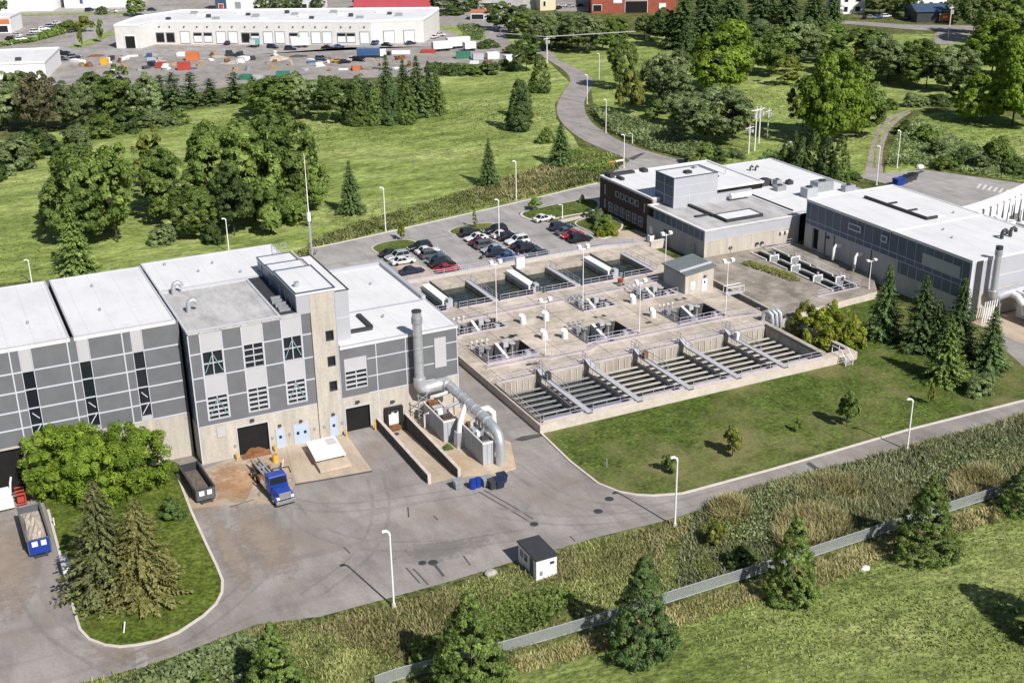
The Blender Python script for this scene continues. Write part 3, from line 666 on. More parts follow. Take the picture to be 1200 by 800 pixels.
for k in range(11):
    x, y = r7.uniform(250, 620), r7.uniform(585, 690)
    if y > 735-.3*(x-250) : y = 600
    p = [G(x, y)]; a = r7.choice([-.2, .1, 1.3, 1.5]) + r7.uniform(-.3, .3)
    for _ in range(r7.randint(3, 7)): a += r7.uniform(-.5, .5); p.append((p[-1][0]+1.1*math.cos(a), p[-1][1]+1.1*math.sin(a)))
    struct('pavement_crack', strip(MB(), p, -.03, .03, 0, .0128+.0002*k), 'tyre')
# ---------------------------------------------------------------- building helpers
class Face:
    'a wall plane: u along it, z up, d outwards'
    def __init__(s, ax, v): s.ax, s.v = ax, v            # ax 'y': faces -Y at Y=v ; 'x': faces -X at X=v
    def box(s, mb, u0, u1, z0, z1, d0, d1):
        if s.ax == 'y': return mb.box(u0, u1, s.v-d1, s.v-d0, z0, z1)
        return mb.box(s.v-d1, s.v-d0, u0, u1, z0, z1)
    def bar(s, mb, a, b, w, d0, d1):
        'straight bar between (u,z) points a and b'
        dx, dz = b[0]-a[0], b[1]-a[1]; L = math.hypot(dx, dz); nx, nz = -dz/L*w/2, dx/L*w/2
        q = [(a[0]+nx, a[1]+nz), (b[0]+nx, b[1]+nz), (b[0]-nx, b[1]-nz), (a[0]-nx, a[1]-nz)]
        f = (lambda u, z, d: (u, s.v-d, z)) if s.ax == 'y' else (lambda u, z, d: (s.v-d, u, z))
        return mb.hull8([f(u, z, d0) for u, z in q], [f(u, z, d1) for u, z in q])
def cells(face, mb, u0, u1, z0, z1, holes, depth=.35):
    us = sorted({u0, u1} | {min(max(h[k], u0), u1) for h in holes for k in (0, 1)}); zs = sorted({z0, z1} | {min(max(h[k], z0), z1) for h in holes for k in (2, 3)})
    for a, b in zip(us, us[1:]):
        for c, d in zip(zs, zs[1:]):
            m, n = (a+b)/2, (c+d)/2
            if any(h[0] < m < h[1] and h[2] < n < h[3] for h in holes): continue
            face.box(mb, a, b, c, d, -depth, 0)
    return mb
def rim(mb, x0, x1, y0, y1, z, w=.28, h=.16):
    mb.box(x0, x1, y0, y0+w, z, z+h); mb.box(x0, x1, y1-w, y1, z, z+h); mb.box(x0, x0+w, y0+w, y1-w, z, z+h); mb.box(x1-w, x1, y0+w, y1-w, z, z+h); return mb
def window(face, par, u0, u1, z0, z1, cols=2, rows=2, brace=False, louvre=False, name='window', fm='frame'):
    pane = face.box(MB(), u0, u1, z0, z1, -.30, -.24).build(name, 'glass', par)
    f = MB(); t = .10
    face.box(f, u0, u0+t, z0, z1, -.24, .05); face.box(f, u1-t, u1, z0, z1, -.24, .05); face.box(f, u0+t, u1-t, z0, z0+t, -.24, .05); face.box(f, u0+t, u1-t, z1-t, z1, -.24, .05)
    for k in range(1, cols): face.box(f, u0+(u1-u0)*k/cols-.06, u0+(u1-u0)*k/cols+.06, z0+t, z1-t, -.24, -.02)
    for k in range(1, rows):
        zz = z0+(z1-z0)*k/rows; face.box(f, u0+t, u1-t, zz-(.085 if louvre else .05), zz+(.085 if louvre else .05), -.235, .0 if louvre else -.03)
    f.build('frame', fm, pane)
    if brace:
        b = MB(); m = (u0+u1)/2
        face.bar(b, (u0+.2, z0+.5), (m, z1-.45), .11, -.02, .02); face.bar(b, (u1-.2, z0+.5), (m+.02, z1-.45), .11, .021, .05); b.build('brace', 'brace', pane)
    return pane
def door(face, par, u0, u1, z0, z1, m='bluedoor', leaves=1, lamp=True):
    d = face.box(MB(), u0, u1, z0, z1, -.02, .06).build('door', m, par)
    f = MB(); face.box(f, u0-.1, u0, z0, z1+.1, -.02, .09); face.box(f, u1, u1+.1, z0, z1+.1, -.02, .09); face.box(f, u0, u1, z1, z1+.1, -.02, .09); f.build('door_frame', 'frame', d)
    for k in range(leaves):
        c = u0+(k+.5)*(u1-u0)/leaves
        face.box(MB(), c-.18, c+.18, z0+1.35, z0+1.75, .061, .075).build('door_window', 'glass', d)
    if lamp:
        c = (u0+u1)/2; q = face.box(MB(), c-.2, c+.2, z1+.35, z1+.6, 0, .28).build('wall_lamp', 'steel_d', par)
        face.box(MB(), c-.15, c+.15, z1+.30, z1+.349, .03, .25).build('lens', 'lens', q)
    return d
# ---------------------------------------------------------------- the big hall: west wing, middle block, stair tower, low east block
hall = thing('process_building', 'largest grey panelled process hall with white flat roofs, cream base and tall stair tower', 'building', (38, 155, 0))
core = MB(); core.box(-16, 24.38, 143.36, 165.2, 0, 17.6); core.box(24.72, 43.0, 140.16, 168, 0, 17.2); core.box(43.28, 59.4, 140.16, 168, 0, 11.7); core.build('inner_shell', 'void', hall)
FW_, FC = Face('y', 143.0), Face('y', 139.8)
# west wing
slots = [(6.15, 7.35, 6.6, 15.1), (12.55, 13.75, 6.6, 15.1), (18.75, 19.9, 6.6, 15.1), (-.1, 1.1, 6.6, 15.1)]
wdoor = (-2.0, 4.9, 0, 6.1)
wp = MB(); cells(FW_, wp, -16, 24.4, 6.0, 18.3, [(a-.02, b+.02, 6.0, 18.3) for a, b, _, _ in slots]); wp.build('panel_wall', 'panel', hall); MB().box(-16, 24.4, 165.0, 165.3, 0, 18.3).build('rear_wall', 'panel', hall)
for a, b, c, d in slots:
    for z0, z1 in ((15.1, 18.3), (6.0, 6.6)): FW_.box(MB(), a, b, z0, z1, -.35, .03).build('light_panel', 'panel_light', hall)
cells(FW_, MB(), -16, 24.4, 0, 6.0, [wdoor]).build('base_wall', 'concrete', hall)
jt = MB()
for z in (15.2, 12.8, 10.4, 8.2, 6.0):
    us = sorted([-16, 24.1] + [x for s in slots for x in (s[0]-.1, s[1]+.1)])
    for a, b in zip(us[::2], us[1::2]): FW_.box(jt, a, b, z-.09, z+.09, 0, .05)
for a, b, c, d in slots:
    for u in (a-.1, b+.02): FW_.box(jt, u, u+.08, 6.0, 18.3, 0, .07)
    FW_.box(jt, a-1.15, a-1.0, 6.0, 18.3, 0, .06)
jt.build('joint_trim', 'joint', hall)
for a, b, c, d in slots:
    p = FW_.box(MB(), a, b, c, d, -.33, -.25).build('strip_window', 'glass', hall)
    for z in (8.2, 10.4, 12.8): FW_.box(MB(), a, b, z-.06, z+.06, -.25, -.12).build('mullion', 'joint', p)
    FW_.bar(MB(), (a+.15, c+.3), (b-.15, c+1.6), .1, -.2, -.1).build('brace', 'joint', p); FW_.bar(MB(), (a+.3, 9.8), (b-.2, 9.0), .1, -.2, -.1).build('brace', 'joint', p)
t = MB(); FW_.box(t, wdoor[0], wdoor[0]+.25, 0, 6.1, -.3, .08); FW_.box(t, wdoor[1]-.25, wdoor[1], 0, 6.1, -.3, .08); FW_.box(t, wdoor[0]+.25, wdoor[1]-.25, 5.85, 6.1, -.3, .08)
t.build('door_frame', 'concrete', hall)
rf = MB()
for x0, x1 in ((-16, -.3), (.05, 11.85), (12.3, 24.1)): MB().box(x0, x1, 142.96, 165.4, 17.9, 18.4).build('roof', 'roof', hall)
rr = MB()
for x0, x1 in ((-16, -.3), (.05, 11.85), (12.3, 24.1)): rim(rr, x0, x1, 142.9, 165.46, 18.4, .22, .07)
rr.build('roof_edge', 'parapet', hall)
# middle block
wins = [(26.1, 28.75), (31.15, 33.75), (36.1, 38.65)]
up_, lo_ = (11.6, 14.9), (5.75, 9.0)
holes = [(a, b, *up_) for a, b in wins] + [(a, b, *lo_) for a, b in wins]
greys = [(24.7, 26.1), (28.75, 31.15), (33.75, 36.1), (38.65, 39.9)]
g_ = MB()
for a, b in greys: FC.box(g_, a, b, 5.1, 17.5, -.35, 0)
for a, b in wins: FC.box(g_, a, b, 5.1, 5.75, -.35, 0)
g_.build('panel_wall', 'panel', hall); MB().box(24.7, 43, 167.7, 168, 0, 17.5).build('rear_wall', 'panel', hall)
wl = MB(); wl.box(24.7, 24.99, 140.15, 143.3, 5.1, 17.4); wl.build('side_wall', 'panel_blue_and_shade', hall)
wl = MB(); wl.box(24.7, 24.99, 140.15, 143.3, 0, 5.1); wl.build('side_base_wall', 'concrete_grey_and_shade', hall)
for a, b in wins:
    for z0, z1 in ((14.9, 17.5), (9.0, 11.6)): FC.box(MB(), a, b, z0, z1, -.35, .01).build('light_panel', 'panel_light', hall)
d1, d2, dk = (29.4, 33.3, 0, 4.0), (43.6, 46.9, 0, 3.5), (48.9, 51.2, -.7, 2.3)
c_ = MB(); cells(FC, c_, 24.7, 39.9, 0, 5.1, [d1]); c_.build('base_wall', 'concrete', hall)
j_ = MB()
for z in (14.75, 11.6, 8.6):
    for a, b in greys: FC.box(j_, a+.02, b-.02, z-.08, z+.08, 0, .05)
for a, b in wins:
    for u in (a-.06, b-.06): FC.box(j_, u, u+.12, 5.75, 17.45, 0, .06)
FC.box(j_, 24.66, 24.8, 0, 17.5, 0, .06); FC.box(j_, 24.85, 39.85, 5.04, 5.16, 0, .05)
j_.build('joint_trim', 'joint', hall)
for k, (a, b) in enumerate(wins):
    window(FC, hall, a+.06, b-.06, *up_, 2, 4 if k == 1 else 2, brace=k != 1)
    window(FC, hall, a+.06, b-.06, *lo_, 2, 5, brace=k != 1, louvre=True, name='louvre_window')
r_ = MB(); r_.box(24.66, 38.3, 139.74, 155.2, 17.3, 17.7); r_.build('roof', 'roof_grey', hall)
r_ = MB(); r_.box(24.66, 43.2, 155.55, 168.2, 17.35, 17.85); r_.build('roof', 'roof', hall)
r_ = MB(); rim(r_, 24.6, 36.2, 139.68, 155.2, 17.7, .3, .14); rim(r_, 24.6, 43.25, 155.5, 168.26, 17.85, .2, .07); r_.build('roof_edge', 'parapet', hall)
r_ = MB(); r_.box(36.3, 38.3, 140.2, 156.4, 17.705, 17.72); r_.build('roof_gutter', 'dark_roof', hall)
r_ = MB()
for k in range(6): r_.box(36.5+.1*(k % 2), 37.9, 141.2+k*.8, 141.6+k*.8, 17.73, 18.0+.15*(k % 3))
r_.build('rooftop_equipment', 'galv_d', hall)
for x, y in ((26.2, 154.0), (26.5, 146.6)):
    MB().tube([(x, y, 17.7), (x, y, 18.7), (x+.15, y, 19.1), (x+.6, y, 19.25), (x+1.0, y, 19.0), (x+1.1, y, 18.7)], .3, 10).build('roof_vent', 'galv', hall, smooth=True)
for x, y, z in ((27.5, 166, 17.85), (31, 161, 17.85), (36, 158, 17.85), (33.5, 163.5, 17.85), (8, 150, 18.4), (16.5, 150.5, 18.4), (17, 160, 18.4)):
    MB().cyl(x, y, z, z+.35, .16, n=8).build('roof_drain', 'galv_d', hall)
# stair tower
tp = MB(); cells(FC, tp, 40.0, 43.25, 0, 20.0, [(41.7, 42.75, a, a+1.35) for a in (13.35, 9.85, 6.4)], .4); tp.box(42.9, 43.25, 140.2, 157.4, 0, 20.0); tp.build('tower_wall', 'concrete', hall)
s_ = MB(); FC.box(s_, 38.3, 39.97, 17.5, 20.0, -.4, 0.01); s_.build('light_panel', 'panel_mid', hall)
s_ = MB(); s_.box(38.3, 38.6, 140.2, 149.6, 17.4, 20.0); s_.box(38.3, 38.6, 149.6, 153.4, 17.4, 19.7); s_.box(38.3, 38.6, 153.4, 157.6, 17.4, 19.5); s_.build('tower_side_wall', 'panel_blue_and_shade', hall)
MB().box(38.6, 42.9, 140.3, 157.4, 17, 19.4).build('tower_core', 'void', hall)
for a in (13.35, 9.85, 6.4): window(FC, hall, 41.7, 42.75, a, a+1.35, 1, 1, fm='steel_d')
r_ = MB(); r_.box(38.25, 43.3, 139.74, 149.5, 19.95, 20.25); r_.box(38.25, 43.3, 149.55, 153.4, 19.6, 19.95); r_.box(38.25, 43.3, 153.45, 157.7, 19.4, 19.7); r_.build('tower_roof', 'roof', hall)
r_ = MB(); rim(r_, 38.2, 43.36, 139.68, 149.5, 20.25, .16, .12); rim(r_, 38.2, 43.36, 149.53, 153.4, 19.95, .16, .1); rim(r_, 38.2, 43.36, 153.43, 157.76, 19.7, .16, .1); r_.build('roof_edge', 'panel_blue_and_shade', hall)
j_ = MB()
for y in (142.0, 144.5, 147, 151.5, 155.5): j_.box(38.22, 38.3, y-.05, y+.05, 17.6, 19.4)
FC.box(j_, 43.18, 43.28, 0, 20.0, 0, .05)
j_.build('joint_trim', 'joint_shade', hall)
MB().cyl(39.2, 142.3, 20.25, 20.9, .35, n=10).build('roof_vent', 'galv', hall)
lift = MB(); lift.box(43.3, 45.6, 141.6, 157.2, 11.9, 18.9); lift.build('plant_room_wall', 'panel_mid', hall)
MB().box(43.37, 45.65, 141.55, 157.25, 18.9, 19.0).build('plant_room_roof', 'roof', hall); rim(MB(), 43.37, 45.72, 141.5, 157.3, 19.0, .18, .1).build('roof_edge', 'dark_roof', hall)
j_ = MB(); j_.box(43.3, 45.62, 141.55, 141.6, 15.3, 15.42); j_.build('joint_trim', 'joint', hall)
# low east block
lv = (43.85, 46.85, 6.1, 10.4)
e_ = MB(); cells(FC, e_, 43.3, 59.7, 5.1, 12.0, [lv]); e_.build('panel_wall', 'panel', hall); MB().box(59.4, 59.7, 140.15, 168, 0, 12.0).build('side_wall', 'panel', hall); MB().box(43.3, 59.4, 167.7, 168, 0, 12.0).build('rear_wall', 'panel', hall)
e_ = MB(); cells(FC, e_, 43.3, 59.7, 0, 5.1, [d2, (dk[0], dk[1], 0, dk[3])]); FC.box(e_, 48.0, 52.2, -1.2, 0, -.35, -.02); e_.build('base_wall', 'concrete', hall)
FC.box(MB(), lv[0], lv[1], 8.7, 10.4, -.3, .03).build('light_panel', 'panel_light', hall)
window(FC, hall, lv[0], lv[1], 6.1, 8.7, 2, 4, louvre=True, name='louvre_window')
FC.box(MB(), 56.3, 57.95, 6.7, 10.9, .0, .12).build('wall_box', 'panel_light', hall)
j_ = MB()
for z in (9.9, 7.4, 5.1):
    FC.box(j_, 46.95, 56.2, z-.07, z+.07, 0, .05); FC.box(j_, 58.0, 59.6, z-.07, z+.07, 0, .05)
for u in (48.2, 52.3, 59.58): FC.box(j_, u-.06, u+.06, .1 if u < 50 or u > 59 else 5.1, 12.0, .0, .052)
j_.build('joint_trim', 'joint', hall)
r_ = MB(); r_.box(43.4, 59.75, 139.74, 150.6, 11.8, 12.2); r_.box(43.4, 59.75, 150.9, 168.1, 11.8, 12.25); r_.build('roof', 'roof', hall)
r_ = MB(); rim(r_, 43.4, 59.8, 139.68, 150.6, 12.2, .2, .08); r_.box(43.4, 59.8, 150.62, 150.85, 12.2, 12.32)
r_.box(59.2, 59.8, 150.9, 168.2, 12.25, 12.75); r_.box(45.7, 59.2, 167.6, 168.2, 12.25, 12.75); r_.build('roof_edge', 'panel_mid', hall)
r_ = MB(); r_.box(45.7, 49.2, 143.4, 144.0, 12.2, 12.6); r_.box(48.9, 49.5, 144.0, 149, 12.2, 12.6); r_.build('roof_upstand_and_shadow', 'dark_roof', hall)  # dark L of boxes stands in for a shadow on the roof
for x, y in ((52, 147), (55, 160), (50, 162)): MB().cyl(x, y, 12.25, 12.6, .16, n=8).build('roof_drain', 'galv_d', hall)
# doors, dock and lamps on the front
for a, b, c, d in (d1, d2):
    f = MB(); FC.box(f, a-.15, a, c, d, -.34, .06); FC.box(f, b, b+.15, c, d, -.34, .06); FC.box(f, a-.15, b+.15, d, d+.18, -.34, .06)
    o = FC.box(MB(), a, b, c, d, -.36, -.352).build('loading_door', 'void', hall); f.build('door_frame', 'frame', o)
    q = FC.box(MB(), (a+b)/2-.25, (a+b)/2+.25, d+.6, d+.85, 0, .35).build('wall_lamp', 'steel_d', hall); FC.box(MB(), (a+b)/2-.2, (a+b)/2+.2, d+.55, d+.598, .04, .3).build('lens', 'lens', q)
f = MB(); FC.box(f, dk[0]-.1, dk[0]+.35, -.5, 2.5, 0, .6); FC.box(f, dk[1]-.35, dk[1]+.1, -.5, 2.5, 0, .6); FC.box(f, dk[0]+.35, dk[1]-.35, 2.05, 2.5, 0, .6)
o = f.build('dock_seal', 'black', hall)
o = FC.box(MB(), dk[0]+.35, dk[1]-.35, -.1, 2.05, .02, .12).build('dock_door', 'white', hall)
for u in (49.6, 50.4): FC.box(MB(), u-.2, u+.2, 1.45, 1.7, .121, .135).build('door_window', 'glass', o)
FC.box(MB(), 49.2, 50.9, -.75, -.25, .02, .7).build('dock_leveller', 'rust', hall)
q = FC.box(MB(), 49.8, 50.3, 3.1, 3.35, 0, .35).build('wall_lamp', 'steel_d', hall); FC.box(MB(), 49.85, 50.25, 3.05, 3.098, .04, .3).build('lens', 'lens', q)
door(FC, hall, 34.3, 35.25, 0, 2.7); door(FC, hall, 36.6, 38.5, 0, 2.7, leaves=2); door(FC, hall, 41.4, 42.35, 0, 2.7)
FC.box(MB(), 26.9, 27.9, 3.3, 4.5, 0, .1).build('wall_grille', 'panel_light', hall)
for u in (28.95, 33.75, 40.6, 43.0, 36.0, 39.3): FC.box(MB(), u-.12, u+.12, 1.5, 1.85, 0, .14).build('switch_box', 'galv_d', hall)
m_ = thing('antenna_mast', 'tall thin white antenna mast rising behind the stair tower', 'mast', (46.7, 160.2, 12.25))
zt = hgt(353, 180, (46.7, 160.2)); zb_ = zt*.55+12*.45
MB().tube([(46.7, 160.2, 12.25), (46.7, 160.2, zb_)], .17, 8).build('mast', 'galv', m_); MB().tube([(46.7, 160.2, zb_), (46.7, 160.2, zt)], .08, 6, .04).build('whip', 'white', m_)
MB().cyl(46.7, 160.2, zb_-.3, zb_+.9, .27, n=10).build('antenna_drum', 'white', m_)
for k, (x, y) in enumerate(((41.2, 160.6), (42.6, 160.9))):
    t = thing('roof_ladder_frame', ['left of two grey guard frames behind the stair tower roof', 'right of two grey guard frames behind the stair tower roof'][k], 'guard frame', (x, y, 17.85), 'guard frames behind the tower')
    mb = MB()
    for dx in (0, .7): mb.tube([(x+dx, y, 17.85), (x+dx, y, 20.2)], .06, 6)
    mb.build('upright', 'galv', t); mb = MB()
    for z in (18.4, 19.0, 19.6, 20.15): mb.tube([(x, y, z), (x+.7, y, z)], .05, 6)
    mb.build('rung', 'galv', t)
# bollards at the doors
BOL = [(28.9, 139.0), (33.8, 139.0), (43.2, 138.9), (47.2, 138.9)]
b0 = None
for k, (x, y) in enumerate(BOL):
    lab = ['yellow bollard left of the wide stained loading door', 'yellow bollard right of the wide stained loading door', 'yellow bollard left of the narrower loading door', 'yellow bollard right of the narrower loading door'][k]
    if not b0:
        b0 = thing('bollard', lab, 'bollard', (x, y, 0), 'bollards by the loading doors'); MB().cyl(x, y, 0, 1.1, .13, n=10).build('post', 'yellow', b0); MB().cyl(x, y, 1.1, 1.22, .12, .05, n=10).build('cap', 'yellow', b0)
    else: dup(b0, lab, (x, y, 0), group='bollards by the loading doors')
# dock retaining walls
for (x0, y0, x1, y1), lab in (((47.7, 122.2, 48.1, 139.6), 'retaining wall with shaded face on the left side of the dock ramp'), ((51.5, 121.9, 51.9, 139.4), 'retaining wall with shaded face between the dock ramp and the duct podium')):
    t = thing('retaining_wall', lab, 'retaining wall', (x0, y0, 0)); MB().box(x0, x0+.38, y0, y1, -1.2, 1.22).build('wall', 'dark_conc_and_shade', t); MB().box(x0-.03, x0+.42, y0-.03, y1, 1.22, 1.30).build('coping', 'coping', t)  # near-black sides: the wall's shade is painted into its colour
    MB().box(x0-.01, x0+.39, y0-.05, y0-.002, 0, 1.22).build('end_face', 'coping', t)
struct('podium', MB().prism([(52.05, 122.0), (55.9, 120.4), (58.8, 120.8), (61.2, 127.2), (59.8, 130), (59.8, 139.4), (52.05, 139.4)], 0, .22), 'podium')
# exhaust stack and ducts
dz = .22
dct = thing('exhaust_duct', 'large silver exhaust stack on the grey front with a duct bending to the podium', 'duct', (53.6, 138.4, 0))
zs = 15.8
MB().tube([(53.5, 138.4, 5.0), (53.5, 138.4, zs)], .62, 16).build('stack', 'galv', dct, smooth=True)
MB().cyl(53.5, 138.4, zs-1.7, zs-.9, .72, n=16).build('collar', 'galv_d', dct); MB().cyl(53.5, 138.4, zs-.12, zs+.03, .66, n=16).build('rim', 'steel_d', dct)
MB().tube([(53.5, 138.4, 6.4), (53.5, 138.4, 5.5), (53.75, 138.35, 4.95), (54.3, 138.3, 4.75), (56.2, 138.3, 4.9), (56.9, 138.1, 4.95), (57.15, 137.4, 5.0)], .82, 16).build('elbow', 'galv', dct, smooth=True)
main = [(57.15, 137.6, 5.0), (57.2, 133, 5.0), (57.25, 126.8, 4.95), (57.3, 124.2, 4.75), (57.45, 122.9, 4.1), (57.5, 122.4, 3.0), (57.5, 122.4, dz)]
MB().tube(main, .62, 16).build('main_duct', 'galv', dct, smooth=True)
for y in (136.5, 134.8, 133, 131, 129, 127.2, 125.4): MB().tube([(57.2, y-.08, 5.0), (57.2, y+.08, 5.0)], .69, 16).build('duct_band', 'galv_d', dct)
for z in (14.2, 12.4, 10.6, 8.8, 7.2): MB().cyl(53.5, 138.4, z-.06, z+.06, .66, n=16).build('duct_band', 'galv_d', dct)
MB().tube([(57.0, 131.2, 4.9), (56.0, 130.2, 4.2), (55.2, 129.4, 3.2), (55.0, 129.2, 2.2)], .38, 12).build('branch_duct', 'offwhite', dct, smooth=True)
MB().hull8([(54.4, 128.6, dz), (55.6, 128.6, dz), (55.6, 129.8, dz), (54.4, 129.8, dz)], [(54.5, 128.7, 2.3), (55.5, 128.7, 2.3), (55.5, 129.7, 2.3), (54.5, 129.7, 2.3)]).build('branch_plenum', 'galv', dct)
MB().tube([(57.6, 128.6, 4.9), (58.7, 128.5, 5.0), (59.3, 128.3, 4.4), (59.35, 128.2, 2.6)], .42, 12).build('branch_duct', 'offwhite', dct, smooth=True)
for (x, y) in ((52.9, 137.6), (54.1, 137.6), (56.6, 134.5), (57.9, 134.5), (56.6, 127.5)):
    MB().tube([(x, y, dz), (x, y, 4.5)], .07, 6).build('support_post', 'galv_d', dct)
for k, pts in enumerate((((54.6, 137.2, 3.0), (54.6, 137.2, 3.9), (55.3, 136.6, 4.2), (56.9, 136.2, 4.6)), ((54.8, 133.2, 3.0), (54.8, 133.2, 3.8), (55.6, 133.0, 4.2), (56.9, 132.8, 4.7)), ((56.2, 128.0, 3.1), (56.2, 128.0, 3.9), (56.8, 127.6, 4.4)), ((56.3, 125.2, 3.1), (56.3, 125.2, 3.7), (56.9, 125.0, 4.3)), ((53.0, 136.0, .3), (53.0, 136.0, 2.2), (53.4, 135.4, 2.6)), ((58.4, 130.6, .3), (58.4, 130.6, 2.6), (58.4, 127.0, 2.6), (58.4, 126.6, .3)))):
    MB().tube(pts, .24 if k < 4 else .14, 10).build('branch_duct', 'galv' if k % 2 else 'offwhite', dct, smooth=True)
for x, y, h_ in ((58.9, 129.8, 2.6), (58.7, 125.6, 2.2), (56.4, 130.4, 2.4)):
    q = MB().cyl(x, y, .22, h_, .5, n=14).build('vessel', 'galv', dct, smooth=True); MB().cyl(x, y, h_, h_+.3, .5, .12, n=14).build('vessel_cap', 'galv_d', q)
mb = MB()
for k in range(4): mb.tube([(52.7, 137.5, .4+k), (54.3, 137.5, 1.4+k)], .05, 6); mb.tube([(54.3, 137.5, .4+k), (52.7, 137.5, 1.4+k)], .05, 6)
mb.build('support_lattice', 'galv', dct)
for k, (x0, x1, y0, y1, h_, lab) in enumerate(((53.6, 55.6, 131.0, 137.6, 3.0, 'grey scrubber unit with rusty open top beside the building wall'), (55.4, 57.0, 123.0, 129.2, 3.1, 'grey scrubber unit with panelled top near the podium edge'))):
    t = thing('scrubber_unit', lab, 'air scrubber', ((x0+x1)/2, (y0+y1)/2, dz), 'air scrubbers on the podium')
    MB().box(x0, x1, y0, y1, dz, h_).build('casing', 'panel_mid', t, bev=.04)
    r_ = MB(); rim(r_, x0-.04, x1+.04, y0-.04, y1+.04, h_, .16, .22); r_.build('top_frame', 'offwhite', t)
    MB().box(x0+.15, x1-.15, y0+.15, y1-.15, h_+.004, h_+.06).build('top_deck', 'rust' if k == 0 else 'galv_d', t)
    for q in range(4):
        yy = y0+.8+q*(y1-y0-1.2)/3.6
        MB().box(x0+.3, x1-.4-(q % 2)*.5, yy, yy+.7, h_+.062, h_+.45+.2*(q % 2)).build('top_fitting', ['steel_d', 'white', 'galv', 'rust'][q], t)
    mb = MB()
    for q in range(1, 4): yy = y0+q*(y1-y0)/4; mb.box(x0-.05, x0-.002, yy-.06, yy+.06, dz, h_)
    mb.box(x0+.55, x0+.65, y0-.05, y0-.002, dz, h_); mb.box(x0+1.15, x0+1.25, y0-.05, y0-.002, dz, h_); mb.build('rib', 'galv', t)
tree('bush', 531, 524, 518, 12, 'small yellow green bush on the podium beside the scrubber', base=(53.3, 129.2), hm=.9, rm=.8)
# ---------------------------------------------------------------- treatment basins
DZ = 1.2
fx = [(66.4, 72.8), (73.8, 80.6), (81.5, 88.8), (89.7, 96.8), (97.7, 104.9), (105.8, 112.5)]
ux = [(67.0, 72.0), (73.7, 80.1), (81.1, 87.9), (89.3, 95.5), (96.6, 103.3), (104.7, 111.0)]
p2 = [(68.5, 76.6), (85.0, 93.4), (101.4, 110.0)]; p1 = [(69.2, 77.2), (91.0, 97.0), (102.0, 108.6)]
holes = [(66.4, 112.5, 128.55, 142.3, -1.9)] + [(a, b, 172.2, 183.3, -.9) for a, b in ux] + [(a, b, 149.3, 155.4, -2.2) for a, b in p2] + [(a, b, 161.2, 165.6, -2.2) for a, b in p1] + [(113.3, 117.5, 129.6, 143.4, -1.0), (115.9, 117.7, 143.9, 165.2, -1.0)]
def rc(a, b, c, d): return [(a, c), (b, c), (b, d), (a, d)]
plant = thing('basin_block', 'wide tan concrete block of open treatment basins between the two grey buildings', 'treatment basins', (92, 157, 0))
MB().flat([rc(66.0, 118.0, 128.0, 187)] + [rc(*h[:4]) for h in holes], DZ).build('deck', 'deck', plant)
mb = MB(); mb.box(65.8, 66.0, 127.85, 187, -.3, DZ+.02); mb.box(66.0, 118.0, 127.85, 128.0, -.3, DZ+.02); mb.box(118.0, 118.2, 127.85, 187, -.3, DZ+.02); mb.box(66.0, 118.0, 187, 187.2, -.3, DZ+.02); mb.build('outer_wall', 'coping', plant)
fl = MB()
for a, b, c, d, z in holes:
    mb = MB(); mb.poly([(a, d, z), (b, d, z), (b, d, DZ), (a, d, DZ)]); mb.poly([(b, c, z), (a, c, z), (a, c, DZ), (b, c, DZ)])
    mb.poly([(a, c, z), (a, d, z), (a, d, DZ), (a, c, DZ)]); mb.poly([(b, d, z), (b, c, z), (b, c, DZ), (b, d, DZ)]); fl.poly([(a, c, z), (b, c, z), (b, d, z), (a, d, z)])
    mb.build('basin_wall', 'dark_conc_and_shade' if z == -2.2 else 'tankwall', plant); fl.build('basin_floor', 'dark_conc_and_shade', plant); fl = MB()  # filter pit walls take the dark colour as painted shadow
mb = MB()
for a, b in fx: mb.box(a, b, 128.02, 128.54, DZ+.004, DZ+.05)
mb.build('coping', 'coping', plant)
for a, b in fx: struct('water', MB().poly([(a, 128.6, -.72), (b, 128.6, -.72), (b, 142.3, -.72), (a, 142.3, -.72)]), 'water')
for k in range(5): MB().box(fx[k][1]+.25, fx[k+1][0]-.25, 128.6, 142.28, -1.85, -.04).build('divider_wall', 'tankwall', plant)
for a, b, c, d, z in holes[1:7]: struct('water', MB().poly([(a, c, +.42), (b, c, +.42), (b, d, +.42), (a, d, +.42)]), 'water_green')
struct('water', MB().poly([(113.3, 129.6, -.7), (117.5, 129.6, -.7), (117.5, 143.4, -.7), (113.3, 143.4, -.7)]), 'water')
# launders across each front basin
for i, (a, b) in enumerate(fx):
    for k in range(8):
        y = 129.9+k*1.54; g = MB(); g.box(a+.05, b+.1, y, y+.44, -.20, -.10)
        g.build('launder', 'galv_d' if i < 2 else 'trough', plant)
# wall ribs on back wall
mb = MB()
for a, b in fx:
    for k in range(7): u = a+.4+k*(b-a-.8)/6; mb.box(u-.06, u+.06, 142.18, 142.298, -.8, 1.0)
mb.build('wall_rib', 'coping', plant)
